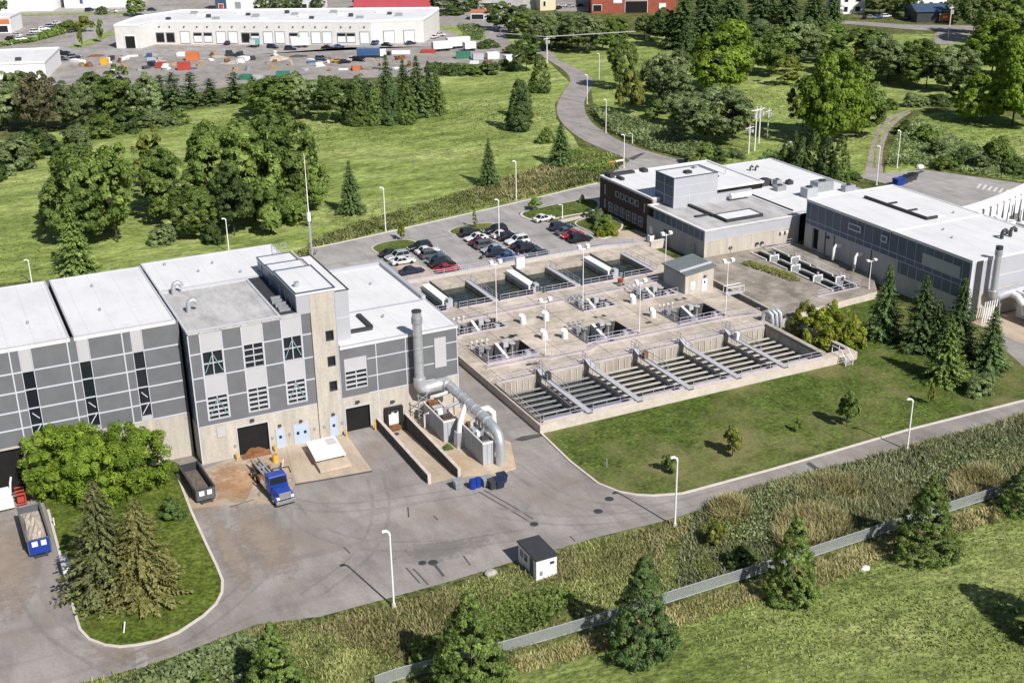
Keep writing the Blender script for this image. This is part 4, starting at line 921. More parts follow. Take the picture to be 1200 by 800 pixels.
# walkways between the front basins with a short stair at the back
for i in range(5):
    x = (fx[i][1]+fx[i+1][0])/2
    t = thing('walkway', ['leftmost of the pale walkways between the front basins', 'second pale walkway from the left between the front basins', 'middle one of the pale walkways between the front basins', 'fourth pale walkway from the left between the front basins', 'rightmost of the pale walkways between the front basins'][i], 'walkway', (x, 128.4, DZ), 'walkways between the front basins')
    MB().box(x-.42, x+.42, 128.1, 140.8, DZ+.02, DZ+.22).build('slab', 'panel_light', t)
    MB().hull8([(x-.42, 140.8, DZ+.02), (x+.42, 140.8, DZ+.02), (x+.42, 142.4, DZ+.6), (x-.42, 142.4, DZ+.6)], [(x-.42, 140.8, DZ+.22), (x+.42, 140.8, DZ+.22), (x+.42, 142.4, DZ+.85), (x-.42, 142.4, DZ+.85)]).build('stair', 'panel_light', t)
    MB().box(x-.42, x+.42, 142.4, 143.2, DZ+.55, DZ+.8).build('landing', 'panel_light', t)
    for s in (-1, 1):
        mb = MB(); xx = x+s*.40
        if s < 0 or i % 2 == 0:
            pts = [(xx, 143.2, DZ+1.85), (xx, 142.4, DZ+1.85), (xx, 140.8, DZ+1.25)] + ([(xx, 134.5, DZ+1.3)] if s > 0 else [(xx, 139.4, DZ+1.3)])
            mb.tube(pts, .05, 6); mb.tube([(p[0], p[1], p[2]-.5) for p in pts], .04, 6)
            for p in pts: mb.tube([(p[0], p[1], p[2]-1.1), p], .05, 6)
            mb.build('handrail', 'galv', t)
    if i in (0, 2, 4):
        MB().box(x-.3, x+.3, 139.6, 140.3, DZ+.22, DZ+1.3).build('valve_actuator', 'steel_d' if i == 0 else 'rust' if i == 2 else 'offwhite', t)
    MB().box(x-.40, x+.40, 127.95, 128.09, DZ+.03, DZ+.14).build('end_grate', 'steel_d', t)
# railings
_pm = MB().cyl(0, 0, 0, 1.1, .035, n=6)
_pme = bpy.data.meshes.new('post'); _pme.from_pydata(_pm.v, [], _pm.f); _pme.materials.append(M['rail'])
def railing(label, pts, z=DZ, gap=1.9, m='rail', group='railings on the basin deck', kick=True):
    pts = [Vector((p[0], p[1], z)) for p in pts]; t = thing('railing', label, 'railing', pts[0], group)
    mb = MB()
    for a, b in zip(pts, pts[1:]):
        for h_, r in ((1.1, .045), (.58, .035)): mb.tube([a+Vector((0, 0, h_)), b+Vector((0, 0, h_))], r, 6)
        n = max(1, round((b-a).length/gap))
        for k in range(n + (1 if b == pts[-1] else 0)):
            o = bpy.data.objects.new('post', _pme); COL.objects.link(o); o.parent = t; o.location = a+(b-a)*(k/n)-pts[0]
    mb.build('rails', m, t)
    if kick:
        k = MB()
        for a, b in zip(pts, pts[1:]):
            d = (b-a).normalized(); nrm = Vector((-d.y, d.x, 0))*.02
            k.hull8([a-nrm, b-nrm, b+nrm, a+nrm], [q+Vector((0, 0, .22)) for q in (a-nrm, b-nrm, b+nrm, a+nrm)])
        k.build('kick_plate', m, t)
    return t
nm = ['leftmost', 'second from left', 'third from left', 'fourth from left', 'fifth from left', 'rightmost']
for i, (a, b) in enumerate(fx):
    railing(f'low railing on the front lip of the {nm[i]} front basin', [(a+.3, 128.6), (b-.2, 128.6)], group='railings on the front lips of the basins')
    railing(f'grey railing above the back wall of the {nm[i]} front basin', [(a+.2, 142.45), (b-.2, 142.45)], gap=1.6)
railing('railing along the left edge of the front basins beside the lane', [(66.25, 128.6), (66.25, 142.4)], m='coping', gap=3)
railing('long grey railing crossing the deck in front of the filter pits', [(67.5, 147.6), (75.2, 147.6), (77.4, 146.6), (84, 146.6), (86, 147.8), (109.8, 147.8), (114.8, 147.0)])
railing('long grey railing crossing the deck behind the back row of filter pits', [(69.0, 166.6), (92, 166.9), (109, 167.4)])
for i, (a, b) in enumerate(ux):
    railing(f'railing in front of the {nm[i]} rear basin', [(a+.2, 171.9), (b-.2, 171.9)], gap=1.5)
for r_, (pp, y0, y1, nmr) in enumerate(((p2, 149.3, 155.4, 'front'), (p1, 161.2, 165.6, 'back'))):
    for i, (a, b) in enumerate(pp):
        w3 = ['left', 'middle', 'right'][i]
        railing(f'purplish railing around the {w3} filter pit of the {nmr} row', [(a-.1, y1), (a-.1, y0-.15), (b+.1, y0-.15)], gap=1.4, group='railings round the filter pits')
        f = thing('pit_pipework', f'valves and pipes inside the {w3} filter pit of the {nmr} row', 'pipework', (a, y0, DZ), 'pipework in the filter pits')
        m_ = (a+b)/2
        MB().hull8([(m_-.25, y0+.02, -2.1), (m_+.25, y0+.02, -2.1), (m_+.25, y1-.02, -2.1), (m_-.25, y1-.02, -2.1)], [(m_-.25, y0+.02, .2), (m_+.25, y0+.02, .2), (m_+.25, y1-.02, DZ+.3), (m_-.25, y1-.02, DZ+.3)]).build('divider_wall', 'offwhite', f)
        for s in (0, 1):
            x0 = (a if s == 0 else m_)+.5; x1 = (m_ if s == 0 else b)-.5
            mb = MB()
            mb.tube([(x0, y0+1.3, -1.1), (x1, y0+1.3, -1.1)], .38, 10); mb.tube([(x0+.7, y0+1.3, -1.1), (x0+.7, y1-.6, -1.1), (x0+.7, y1-.6, .9)], .25, 8)
            mb.tube([(x1-.6, y0+1.3, -1.1), (x1-.6, y0+1.3, .7)], .22, 8); mb.tube([(x0+1.7, y1-1.2, -1.6), (x0+1.7, y1-1.2, 1.4)], .13, 8)
            mb.build('pipe', 'galv', f, smooth=True)
            for g in (MB().box(x0+.3, x0+1.1, y1-1.1, y1-.2, .9, 1.7), MB().box(x1-.95, x1-.25, y0+.95, y0+1.65, .7, 1.35), MB().cyl(x0+1.7, y1-1.2, 1.4, 1.5, .5, n=10)): g.build('valve_actuator', 'panel_light' if s else 'galv_d', f)
        for k in range(4):
            g = MB(); xx = a+.3+k*.85; g.tube([(xx, y1+.5, DZ), (xx, y1+.5, DZ+1.1)], .06, 6); g.box(xx-.2, xx+.2, y1+.35, y1+.65, DZ+.8, DZ+.98)
            g.build('valve_stand', 'galv_d' if i == 1 else 'offwhite', f)
# walkways and covers at the rear basins
for i, x in enumerate((72.85, 80.6, 88.6, 96.05, 104.0, 111.5)):
    lab = f'{["leftmost", "second", "third", "fourth", "fifth", "rightmost"][i]} ' + ('white box cover' if i % 2 == 0 else 'narrow pale walkway') + ' between the rear basins beside the car park'
    t = thing('channel_cover' if i % 2 == 0 else 'walkway', lab, 'cover' if i % 2 == 0 else 'walkway', (x, 172.4, DZ))
    if i % 2 == 0:
        MB().box(x-.75, x+.75, 174.6, 183.6, DZ+.02, DZ+.75).build('box_cover', 'white', t, bev=.05); MB().box(x+.8, x+.92, 174.4, 183.8, DZ+.02, DZ+1.1).build('side_screen', 'dark_conc_and_shade', t)
        g = MB(); g.box(x-.3, x+.5, 173.2, 174.3, DZ+.02, DZ+1.3); g.box(x-.9, x-.4, 172.6, 173.3, DZ+.02, DZ+.9); g.build('drive_motor', 'panel_mid', t); MB().cyl(x+.9, 173.0, DZ, DZ+.7, .28, n=10).build('gearbox', 'galv_d', t)
    else:
        MB().box(x-.5, x+.5, 172.3, 183.5, DZ+.02, DZ+.18).build('slab', 'panel_light', t)
        g = MB(); g.tube([(x+.48, 172.4, DZ+1.15), (x+.48, 183.4, DZ+1.15)], .045, 6); g.tube([(x+.48, 172.4, DZ+.65), (x+.48, 183.4, DZ+.65)], .04, 6)
        for k in range(6): g.tube([(x+.48, 172.6+k*2.1, DZ), (x+.48, 172.6+k*2.1, DZ+1.15)], .045, 6)
        g.build('handrail', 'rail', t)
# ventilation hoods
HB = None
for k, (x, y, lab) in enumerate(((613, 379, 'white vent hood with a red mark behind the left filter pits'), (640, 375, 'white vent hood right of the red marked one on the deck'), (638, 397, 'white vent hood in front of a floodlight pole near the left pits'), (662, 396, 'white vent hood left of the middle front filter pit'),
                                 (742, 355, 'white vent hood beside the pits in front of the small deck house'), (765, 371, 'white vent hood right of the middle front filter pit'))):
    b = G(x, y, DZ)
    if not HB:
        HB = thing('vent_hood', lab, 'vent hood', (*b, DZ), 'vent hoods on the basin deck'); HB.scale = (.70, .70, .55)
        MB().cyl(b[0], b[1], DZ, DZ+1.25, .75, .7, n=14).build('base', 'offwhite', HB, smooth=True)
        MB().tube([(b[0], b[1], DZ+1.2), (b[0], b[1], DZ+2.0), (b[0]-.15, b[1]+.2, DZ+2.3), (b[0]-.4, b[1]+.6, DZ+2.3)], .62, 12, .66).build('hood', 'white', HB, smooth=True)
        MB().tube([(b[0]-.4, b[1]+.6, DZ+2.3), (b[0]-.43, b[1]+.65, DZ+2.3)], .6, 12).build('grille', 'steel_d', HB)
    else: dup(HB, lab, (*b, DZ), k*.13, (.70, .70, .55), group='vent hoods on the basin deck')
b = G(727, 334, DZ); t = thing('capstan', 'rusty red winch drum on the deck right of the rear basins', 'winch', (*b, DZ)); MB().box(b[0]-.6, b[0]+.6, b[1]-.4, b[1]+.4, DZ, DZ+.35).build('base', 'steel_d', t); MB().cyl(b[0], b[1], DZ+.35, DZ+1.0, .5, .42, n=14).build('drum', 'rust', t); MB().cyl(b[0], b[1], DZ+1.0, DZ+1.1, .55, n=14).build('cap', 'red', t)
for k, (x, y) in enumerate(((600, 396), (604, 394), (640, 440), (700, 383), (706, 381), (820, 392), (745, 408))):
    pass
mb = MB()
for x, y in ((599, 395), (603, 393), (700, 384), (706, 382), (620, 427), (628, 426), (760, 378), (716, 399)):
    c = G(x, y, DZ); mb.box(c[0]-.45, c[0]+.45, c[1]-.3, c[1]+.3, DZ+.004, DZ+.06)
mb.build('deck_hatch', 'steel_d', plant)
# deck house
hs = thing('deck_house', 'small grey house with sloping roof on the basin deck', 'building', (112.4, 163.6, DZ))
FH = Face('y', 160.3)
MB().hull8([(109.6, 160.3, DZ), (115.2, 160.3, DZ), (115.2, 166.8, DZ), (109.6, 166.8, DZ)], [(109.6, 160.3, 4.5), (115.2, 160.3, 5.15), (115.2, 166.8, 5.15), (109.6, 166.8, 4.5)]).build('wall', 'concrete', hs)
MB().poly([(109.59, 166.8, DZ), (109.59, 160.3, DZ), (109.59, 160.3, 4.5), (109.59, 166.8, 4.5)]).build('side_shade_face', 'concrete_grey_and_shade', hs)  # grey sheet over the side wall, its shade painted on
MB().hull8([(109.3, 160.0, 4.5), (115.5, 160.0, 5.2), (115.5, 167.1, 5.2), (109.3, 167.1, 4.5)], [(109.3, 160.0, 4.72), (115.5, 160.0, 5.42), (115.5, 167.1, 5.42), (109.3, 167.1, 4.72)]).build('roof', 'slate', hs)
MB().hull8([(109.28, 161.4, 4.74), (115.5, 161.4, 5.43), (115.5, 161.9, 5.43), (109.28, 161.9, 4.74)], [(109.28, 161.4, 4.9), (115.5, 161.4, 5.6), (115.5, 161.9, 5.6), (109.28, 161.9, 4.9)]).build('roof_ridge', 'joint', hs)
door(FH, hs, 112.9, 113.9, DZ, DZ+2.1, 'white'); FH.box(MB(), 110.6, 111.5, DZ+.6, DZ+1.9, 0, .12).build('wall_panel', 'white', hs)
FH.box(MB(), 110.85, 111.25, DZ+1.0, DZ+1.5, .121, .14).build('warning_sign', 'bluedoor', hs)
# rear boundary wall towards the car park
t = thing('boundary_wall', 'low pale wall with metal fence between car park and basins', 'wall', (72, 188.5, 0))
wl = [(60.5, 187.9), (72, 189.6), (95, 190.2), (112, 190.4), (119.5, 188.2)]
mb = MB(); strip(mb, wl, -.12, .12, 0, .5); mb.build('plinth', 'coping', t)
mb = MB()
for z in (.95, 1.35, 1.75): mb.tube([(x, y, z) for x, y in wl], .05, 6)
mb.build('rail', 'rail', t)
for a, b in zip(wl, wl[1:]):
    n = max(1, round(math.dist(a, b)/2.4))
    for k in range(n): x, y = a[0]+(b[0]-a[0])*k/n, a[1]+(b[1]-a[1])*k/n; MB().box(x-.05, x+.05, y-.05, y+.05, .5, 1.85).build('post', 'rail', t)
mb = MB(); strip(mb, wl, -.02, .02, .5, 1.0); mb.build('infill_panel', 'panel_light', t)
struct('gravel_strip', MB().flat([[(66, 187.25), (118.3, 187.25), (118.5, 188.1), (112, 189.9), (95, 189.8), (72, 189.1), (60.4, 187.3), (60, 169), (65.7, 169)]], .02), 'slab')
b = G(603, 317, 0); t = thing('control_cabinet', 'small white cabinet at the rear edge of the basins', 'cabinet', (b[0], 185.5, DZ)); MB().box(b[0]-.8, b[0]+.8, 185.2, 185.9, DZ, DZ+2.0).build('box', 'white', t, bev=.04); MB().box(b[0]-.85, b[0]+.85, 185.15, 185.95, DZ+2.0, DZ+2.08).build('lid', 'panel_light', t); MB().box(b[0]-.02, b[0]+.02, 185.17, 185.199, DZ+.1, DZ+1.9).build('door_seam', 'steel_d', t)
# floodlight poles on the deck
FB = None
FLT = [(582, 376, 308, 'floodlight pole standing on the deck left of the rear row of pits'), (683, 362, 290, 'floodlight pole between the left and middle pits of the back row'), (639, 417, 352, 'floodlight pole at the right end of the left front pit'), (749, 391, 330, 'floodlight pole at the right end of the middle front pit'),
       (850, 371, 306, 'floodlight pole at the right end of the right front pit'), (779, 330, 274, 'floodlight pole behind the small deck house'), (1018, 338, 305, 'floodlight pole at the far corner of the stained slab')]
for x, y, yt, lab in FLT:
    b = G(x, y, DZ); hh = hgt(x, yt, b)-DZ
    if not FB:
        FB = thing('floodlight_pole', lab, 'floodlight', (*b, DZ), 'floodlight poles around the basins'); h0 = hh
        MB().tube([(b[0], b[1], DZ), (b[0], b[1], DZ+hh)], .075, 8, .06).build('pole', 'white', FB); MB().box(b[0]-.9, b[0]+.9, b[1]-.06, b[1]+.06, DZ+hh-.3, DZ+hh-.18).build('cross_arm', 'white', FB)
        for s in (-.75, .75):
            o = MB().hull8([(b[0]+s-.28, b[1]-.3, DZ+hh-.12), (b[0]+s+.28, b[1]-.3, DZ+hh-.12), (b[0]+s+.28, b[1]+.2, DZ+hh+.1), (b[0]+s-.28, b[1]+.2, DZ+hh+.1)], [(b[0]+s-.28, b[1]-.35, DZ+hh+.3), (b[0]+s+.28, b[1]-.35, DZ+hh+.3), (b[0]+s+.28, b[1]+.15, DZ+hh+.45), (b[0]+s-.28, b[1]+.15, DZ+hh+.45)]).build('floodlight', 'white', FB)
        MB().cyl(b[0], b[1], DZ, DZ+.5, .25, .2, n=10).build('base', 'coping', FB)
    else: dup(FB, lab, (*b, DZ), scale=(1, 1, hh/h0), group='floodlight poles around the basins')
# ---------------------------------------------------------------- stained slab and channels to the right
sb = thing('settling_tank_roof', 'large stained concrete slab with weeds growing in its middle', 'slab', (128, 160, 0))
MB().flat([[(118.3, 144.6), (138.3, 146.4), (143.2, 153), (143.2, 174.6), (118.3, 174.6)], rc(132.2, 134.0, 149.5, 173.0), rc(135.0, 136.8, 149.5, 172.0)], DZ).build('slab', 'slab', sb)
mb = MB()
for a, b, c, d in ((132.2, 134.0, 149.5, 173.0), (135.0, 136.8, 149.5, 172.0)):
    mb.poly([(a, d, .1), (b, d, .1), (b, d, DZ), (a, d, DZ)]); mb.poly([(b, c, .1), (a, c, .1), (a, c, DZ), (b, c, DZ)]); mb.poly([(a, c, .1), (a, d, .1), (a, d, DZ), (a, c, DZ)]); mb.poly([(b, d, .1), (b, c, .1), (b, c, DZ), (b, d, DZ)]); mb.poly([(a, c, .1), (b, c, .1), (b, d, .1), (a, d, .1)])
mb.build('channel_lining', 'dark_conc_and_shade', sb)
mb = MB(); mb.prism([(118.3, 144.6), (138.3, 146.4), (138.25, 146.7), (118.3, 144.9)], -.1, DZ-.01); mb.prism([(138.3, 146.4), (143.2, 153), (143.0, 153.1), (138.1, 146.7)], -.1, DZ-.01); mb.build('edge_wall', 'coping', sb)
mb = MB()
for x in (132.0, 134.2, 136.95):
    for y0 in (150, 156, 162, 168): mb.box(x-.13, x+.13, y0, y0+4.6, DZ+.004, DZ+.3)
mb.build('channel_upstand', 'offwhite', sb)
for i, (x, y) in enumerate(((133.0, 155.2), (133.1, 161.3), (133.2, 167.4), (136, 153.0), (136.0, 165))):
    t = thing('gate_frame', ['white gate frame nearest the camera in the left channel of the slab', 'middle white gate frame in the left channel of the slab', 'farthest white gate frame in the left channel of the slab', 'near white gate frame in the right channel of the slab', 'far white gate frame in the right channel of the slab'][i], 'gate', (x, y, DZ), 'gate frames over the channels')
    mb = MB()
    for dx in (-.9, .9): mb.box(x+dx-.1, x+dx+.1, y-.1, y+.1, DZ, DZ+.9)
    mb.box(x-1.0, x+1.0, y-.12, y+.12, DZ+.9, DZ+1.05); mb.build('frame', 'white', t); MB().cyl(x, y, DZ+1.05, DZ+1.6, .2, n=10).build('actuator', 'rail', t); MB().box(x-.8, x+.8, y-.04, y+.04, .3, DZ+.8).build('gate_leaf', 'galv_d', t)
railing('pale railing along the right channel of the stained slab', [(137.4, 149.5), (137.4, 172)], m='white', gap=2.5, group='railings on the stained slab')
railing('lilac railing on the near edge of the stained slab', [(128, 149.0), (137.0, 149.3)], m='rail', gap=1.2, group='railings on the stained slab')
b = G(895, 287, DZ); railing('short railing at the foot of the cream wall on the slab', [(136, 173.6), (142, 173.4)], group='railings on the stained slab')
for k, (x, y) in enumerate(((892, 278), (865, 292), (855, 296), (905, 285), (990, 305), (1000, 318))):
    b = G(x, y, DZ); lab = ['dark round vent by the cream wall at the right end', 'left dark round vent at the foot of the cream wall', 'small dark vent nearest the building corner on the slab', 'dark vent beside the channels on the slab', 'dark pump set at the far side of the channels', 'dark pump set near the slab floodlight'][k]
    t = thing('slab_vent', lab, 'vent', (*b, DZ)); MB().cyl(b[0], b[1], DZ, DZ+.9, .22, n=10).build('pipe', 'galv_d', t); MB().cyl(b[0], b[1], DZ+.9, DZ+1.25, .55, .3, n=12).build('cowl', 'steel_d', t)
bank('weed_patch', [(126.8, 168.3), (128.8, 168.8), (130.3, 163), (130.8, 158.5), (130.4, 156), (128.9, 156.5), (128.3, 161)], 900, .20, .9, 'leaf_yellow', 'yellow green weeds growing through the stained concrete slab'); bpy.data.objects['weed_patch'].location.z = DZ
t = thing('foot_bridge', 'small pale footbridge crossing the dark gap to the stained slab', 'footbridge', (117.2, 157, DZ)); MB().box(115.4, 118.7, 156.4, 157.6, DZ+.03, DZ+.2).build('deck_plate', 'panel_light', t)
for y in (156.4, 157.6): MB().tube([(115.4, y, DZ+.2), (115.4, y, DZ+1.3), (118.7, y, DZ+1.3), (118.7, y, DZ+.2)], .06, 6).build('handrail', 'white', t)
t = thing('stair', 'short metal stair at the right end of the front basins', 'stairs', (116.0, 127, 0))
for k in range(5): MB().box(114.9, 116.1, 126.4+k*.26, 126.7+k*.26, .2+k*.2, .26+k*.2).build('tread', 'galv', t)
for x in (114.85, 116.15): MB().tube([(x, 126.4, .1), (x, 126.4, 1.2), (x, 127.7, 2.3), (x, 129.5, 2.3), (x, 129.5, 1.2)], .06, 6).build('handrail', 'white', t)
t = thing('pipe_bundle', 'bent grey pipes at the back corner of the rightmost front basin', 'pipework', (114.5, 143.6, DZ))
for k in range(3): MB().tube([(113.6+k*.8, 144.4, DZ), (113.6+k*.8, 144.4, DZ+1.5), (114.0+k*.8, 143.9, DZ+1.8), (114.4+k*.8, 143.3, DZ+1.3), (114.5+k*.8, 143.0, DZ-.8)], .3, 10).build('pipe', 'galv', t, smooth=True)
t = thing('flume_wall', 'rough concrete divider between the last front basin and the dark channel', 'wall', (112.9, 136, 0)); MB().box(112.55, 113.25, 129.0, 142.5, -1.4, DZ+.35).build('wall', 'slab', t); MB().box(112.5, 113.3, 129, 142.5, DZ+.35, DZ+.45).build('coping', 'tankwall', t)
# ---------------------------------------------------------------- office building (brick block, low block, penthouse, rear roofs)
ad = thing('office_building', 'office building with dark brick wing, grey penthouse and cream walled low block', 'building', (140, 192, 0))
FB_ = Face('x', 124.3); F2 = Face('x', 123.2); F2y = Face('y', 174.7)
core = MB(); core.box(124.66, 150.5, 194.5, 213.6, 0, 6.6); core.box(123.56, 144.0, 175.06, 193.9, 0, 5.8); core.box(144.3, 166.4, 177.2, 213.4, 0, 5.6); core.build('inner_shell', 'void', ad)
uw = [(199.0+k*1.85, 200.4+k*1.85, 4.3, 5.5) for k in range(5)]; lw = [(197.2+k*2.3, 198.9+k*2.3, .6, 2.6) for k in range(6)]
nar = [(211.6, 212.1, 1.0, 2.8), (211.6, 212.1, 3.8, 5.8), (196.5, 196.9, 3.8, 5.6)]
cells(FB_, MB(), 194.2, 214.0, 0, 7.0, uw+lw+nar).build('brick_wall', 'brick', ad)
mb = MB(); mb.box(124.66, 128.3, 194.2, 194.55, 0, 6.84); mb.build('end_wall', 'panel_mid', ad)
mb = MB(); mb.box(124.28, 124.62, 194.12, 194.195, .2, 6.9); mb.build('brick_corner', 'redbrick', ad)
mb = MB(); mb.box(124.66, 150.5, 213.65, 214, 0, 6.9); mb.box(150.2, 150.5, 194.5, 213.6, 0, 6.9); mb.build('rear_wall', 'panel', ad)
for a, b, c, d in uw: window(FB_, ad, a, b, c, d, 1, 1)
for a, b, c, d in lw: window(FB_, ad, a, b, c, d, 2, 2)
for a, b, c, d in nar: window(FB_, ad, a, b, c, d, 1, 1)
MB().box(124.28, 150.6, 194.2, 214.1, 6.85, 7.05).build('roof', 'roof', ad)
mb = MB(); rim(mb, 124.26, 150.7, 194.15, 214.2, 7.05, .5, .22); mb.build('roof_edge', 'roof', ad)
mb = MB(); mb.box(125.2, 126.2, 211.4, 213.8, 7.05, 7.9); mb.box(126.4, 131.8, 212.6, 214.0, 7.06, 7.5); mb.box(133.5, 134.6, 212.0, 213.8, 7.06, 7.7); mb.box(126.3, 127.0, 208.8, 211, 7.06, 7.6); mb.build('roof_upstand_and_shadow', 'dark_roof', ad)
# low block
W2 = MB(); cells(F2, W2, 175.06, 191.8, 4.1, 6.05, []); W2.build('panel_wall', 'panel_blue_and_shade', ad)
sw = [(186.3, 188.2, 1.6, 3.2), (177.0, 178.0, 1.2, 3.3)]
W2 = MB(); cells(F2, W2, 175.06, 194.0, 0, 4.1, sw); W2.build('side_wall', 'concrete_grey_and_shade', ad)
for a, b, c, d in sw: window(F2, ad, a, b, c, d, 2, 2)
j = MB()
for k in range(9): F2.box(j, 176.0+k*1.9, 176.12+k*1.9, 4.1, 6.05, 0, .05)
F2.box(j, 174.8, 191.7, 4.04, 4.16, 0, .05); j.build('joint_trim', 'joint_shade', ad)
W2 = MB(); cells(F2y, W2, 123.2, 144.3, 4.1, 6.05, []); W2.build('panel_wall', 'panel_mid', ad)
W2 = MB(); cells(F2y, W2, 123.2, 144.3, 0, 4.1, []); W2.build('front_wall', 'concrete', ad)
j = MB(); F2y.box(j, 123.25, 144.2, 4.05, 4.15, 0, .05)
for u in (123.28, 128.4, 133.6, 138.8): F2y.box(j, u-.05, u+.05, 1.3, 4.03, 0, .03)
j.build('joint_trim', 'coping', ad)
MB().box(123.16, 144.35, 174.66, 193.9, 5.9, 6.12).build('roof', 'roof_grey', ad)
mb = MB(); rim(mb, 123.1, 144.4, 174.6, 193.95, 6.12, .55, .14); mb.build('roof_edge', 'roof', ad)
mb = MB(); rim(mb, 129.6, 137.8, 177.2, 181.4, 6.13, .35, .55); mb.build('skylight_kerb', 'dark_roof', ad); MB().box(129.95, 137.45, 177.55, 181.05, 6.4, 6.62).build('skylight', 'roof', ad)
mb = MB(); mb.box(129.4, 130.0, 181.4, 189.5, 6.13, 6.6); mb.box(126.5, 129.4, 182.5, 183.1, 6.13, 6.4); mb.build('roof_upstand_and_shadow', 'dark_roof', ad)
# penthouse
mb = MB(); mb.box(126.2, 126.5, 189.9, 196.1, 6.1, 11.9); mb.build('penthouse_side', 'panel_blue_and_shade', ad)
mb = MB(); mb.box(126.2, 136.1, 189.6, 189.9, 6.1, 11.9); mb.box(135.8, 136.1, 189.9, 196.1, 6.1, 11.9); mb.box(126.5, 135.8, 195.8, 196.1, 6.1, 11.9); mb.build('penthouse_wall', 'panel_mid', ad)
MB().box(126.5, 135.8, 189.9, 195.8, 11.2, 11.7).build('penthouse_roof', 'roof', ad)
mb = MB(); rim(mb, 126.1, 136.2, 189.5, 196.2, 11.9, .25, .1); mb.build('roof_edge', 'panel_blue_and_shade', ad)
FP = Face('y', 189.6); FPx = Face('x', 126.2); j = MB()
for z in (10.2, 8.2): FP.box(j, 126.35, 136.0, z-.05, z+.05, 0, .04)
FP.box(j, 126.2, 126.34, 6.15, 11.85, 0, .05); FP.box(j, 129.6, 129.75, 6.6, 8.6, 0, .05)
j.build('joint_trim', 'joint', ad); j = MB()
for z in (10.2, 8.2): FPx.box(j, 189.8, 196, z-.05, z+.05, 0, .04)
FPx.box(j, 192.7, 192.85, 6.2, 11.8, 0, .05); j.build('joint_trim', 'joint_shade', ad)
MB().box(130.5, 131.8, 192, 193.2, 11.7, 12.2).build('roof_hatch', 'dark_roof', ad); MB().box(134, 134.6, 194.6, 195.2, 11.7, 12.3).build('roof_vent', 'galv_d', ad)
mb = MB(); mb.tube([(138.5, 188.6, 7.0), (143.2, 188.6, 7.0)], .55, 10); mb.build('roof_duct', 'white', ad, smooth=True)
MB().box(136.1, 144.3, 189.6, 190.2, 6.1, 7.6).build('roof_screen', 'panel_mid', ad)
# rear roofs
MB().box(144.6, 166.8, 177.0, 213.0, 5.5, 5.75).build('roof', 'roof', ad)
mb = MB(); rim(mb, 144.55, 166.9, 176.95, 213.1, 5.75, .4, .16); mb.box(145, 166.5, 195.6, 195.85, 5.751, 5.85); mb.box(145, 166.5, 186.0, 186.25, 5.751, 5.85); mb.build('roof_edge', 'parapet', ad)
mb = MB(); mb.box(166.4, 166.8, 177, 213, 0, 5.5); mb.box(144.6, 166.4, 212.7, 213, 0, 5.5); mb.build('rear_wall', 'panel', ad)
mb = MB(); mb.box(144.36, 144.56, 177, 213, 5.5, 6.5); mb.build('parapet', 'dark_roof', ad)  # parapet coloured dark so that its shadow line is painted in
for x, y, sx, sy, h, m in ((154.6, 185.0, 2.6, 2.2, 1.9, 'panel_mid'), (159.6, 187.3, 4.0, 2.4, 2.0, 'galv_d'), (152, 196.0, 2.6, 1.8, 1.3, 'steel_d'), (152.5, 191.5, 2.2, 1.6, 1.0, 'galv_d'), (164, 184.6, 2.6, 1.4, 1.2, 'galv_d'), (153.6, 193.8, 1.2, 1.6, 1.5, 'galv'), (157, 194.2, 1.2, 1.2, .8, 'steel_d')):
    o = MB().box(x-sx/2, x+sx/2, y-sy/2, y+sy/2, 5.76, 5.76+h).build('air_handler', m, ad, bev=.04); MB().cyl(x, y, 5.77+h, 5.97+h, min(sx, sy)*.3, n=12).build('fan', 'steel_d', o)
for x, y, z in ((157.6, 206.3, 5.75), (156.6, 206.8, 5.75), (148, 199, 5.75), (146.5, 206, 5.75), (140, 205, 7.05), (143, 200, 7.05), (163, 180.5, 5.75)):
    MB().tube([(x, y, z), (x, y, z+.7), (x+.35, y, z+1.0), (x+.7, y, z+.7)], .2, 8).build('roof_vent', 'steel_d', ad)
MB().tube([(147.5, 203, 5.75), (147.5, 203, 9.2)], .1, 6).build('flue', 'galv', ad)
for u in (140.6, 135.2):
    for s in (-.55, .55): F2y.box(MB(), u+s-.2, u+s+.2, 3.3 if u > 138 else 2.0, 3.7 if u > 138 else 2.4, .2, .6).build('wall_floodlight', 'white' if u > 138 else 'steel_d', ad)
F2.box(MB(), 191.85, 193.0, .0, 2.3, 0, .05).build('door', 'white', ad)
t = thing('condenser_unit', 'white machine standing by the office corner above the paved forecourt', 'air conditioner', (122.0, 190.2, 0)); MB().box(121.2, 122.4, 189.6, 190.6, 0, 1.4).build('casing', 'white', t, bev=.05); MB().cyl(121.8, 190.1, 1.4, 1.5, .42, n=12).build('fan', 'steel_d', t)
t = thing('entrance_wall', 'pale low wall with steps at the corner of the office building', 'wall', (120.4, 187, 0)); MB().box(119.3, 122.9, 186.2, 186.6, 0, 1.5).build('wall', 'coping', t); MB().box(119.2, 123.0, 186.1, 186.7, 1.5, 1.62).build('coping', 'offwhite', t)
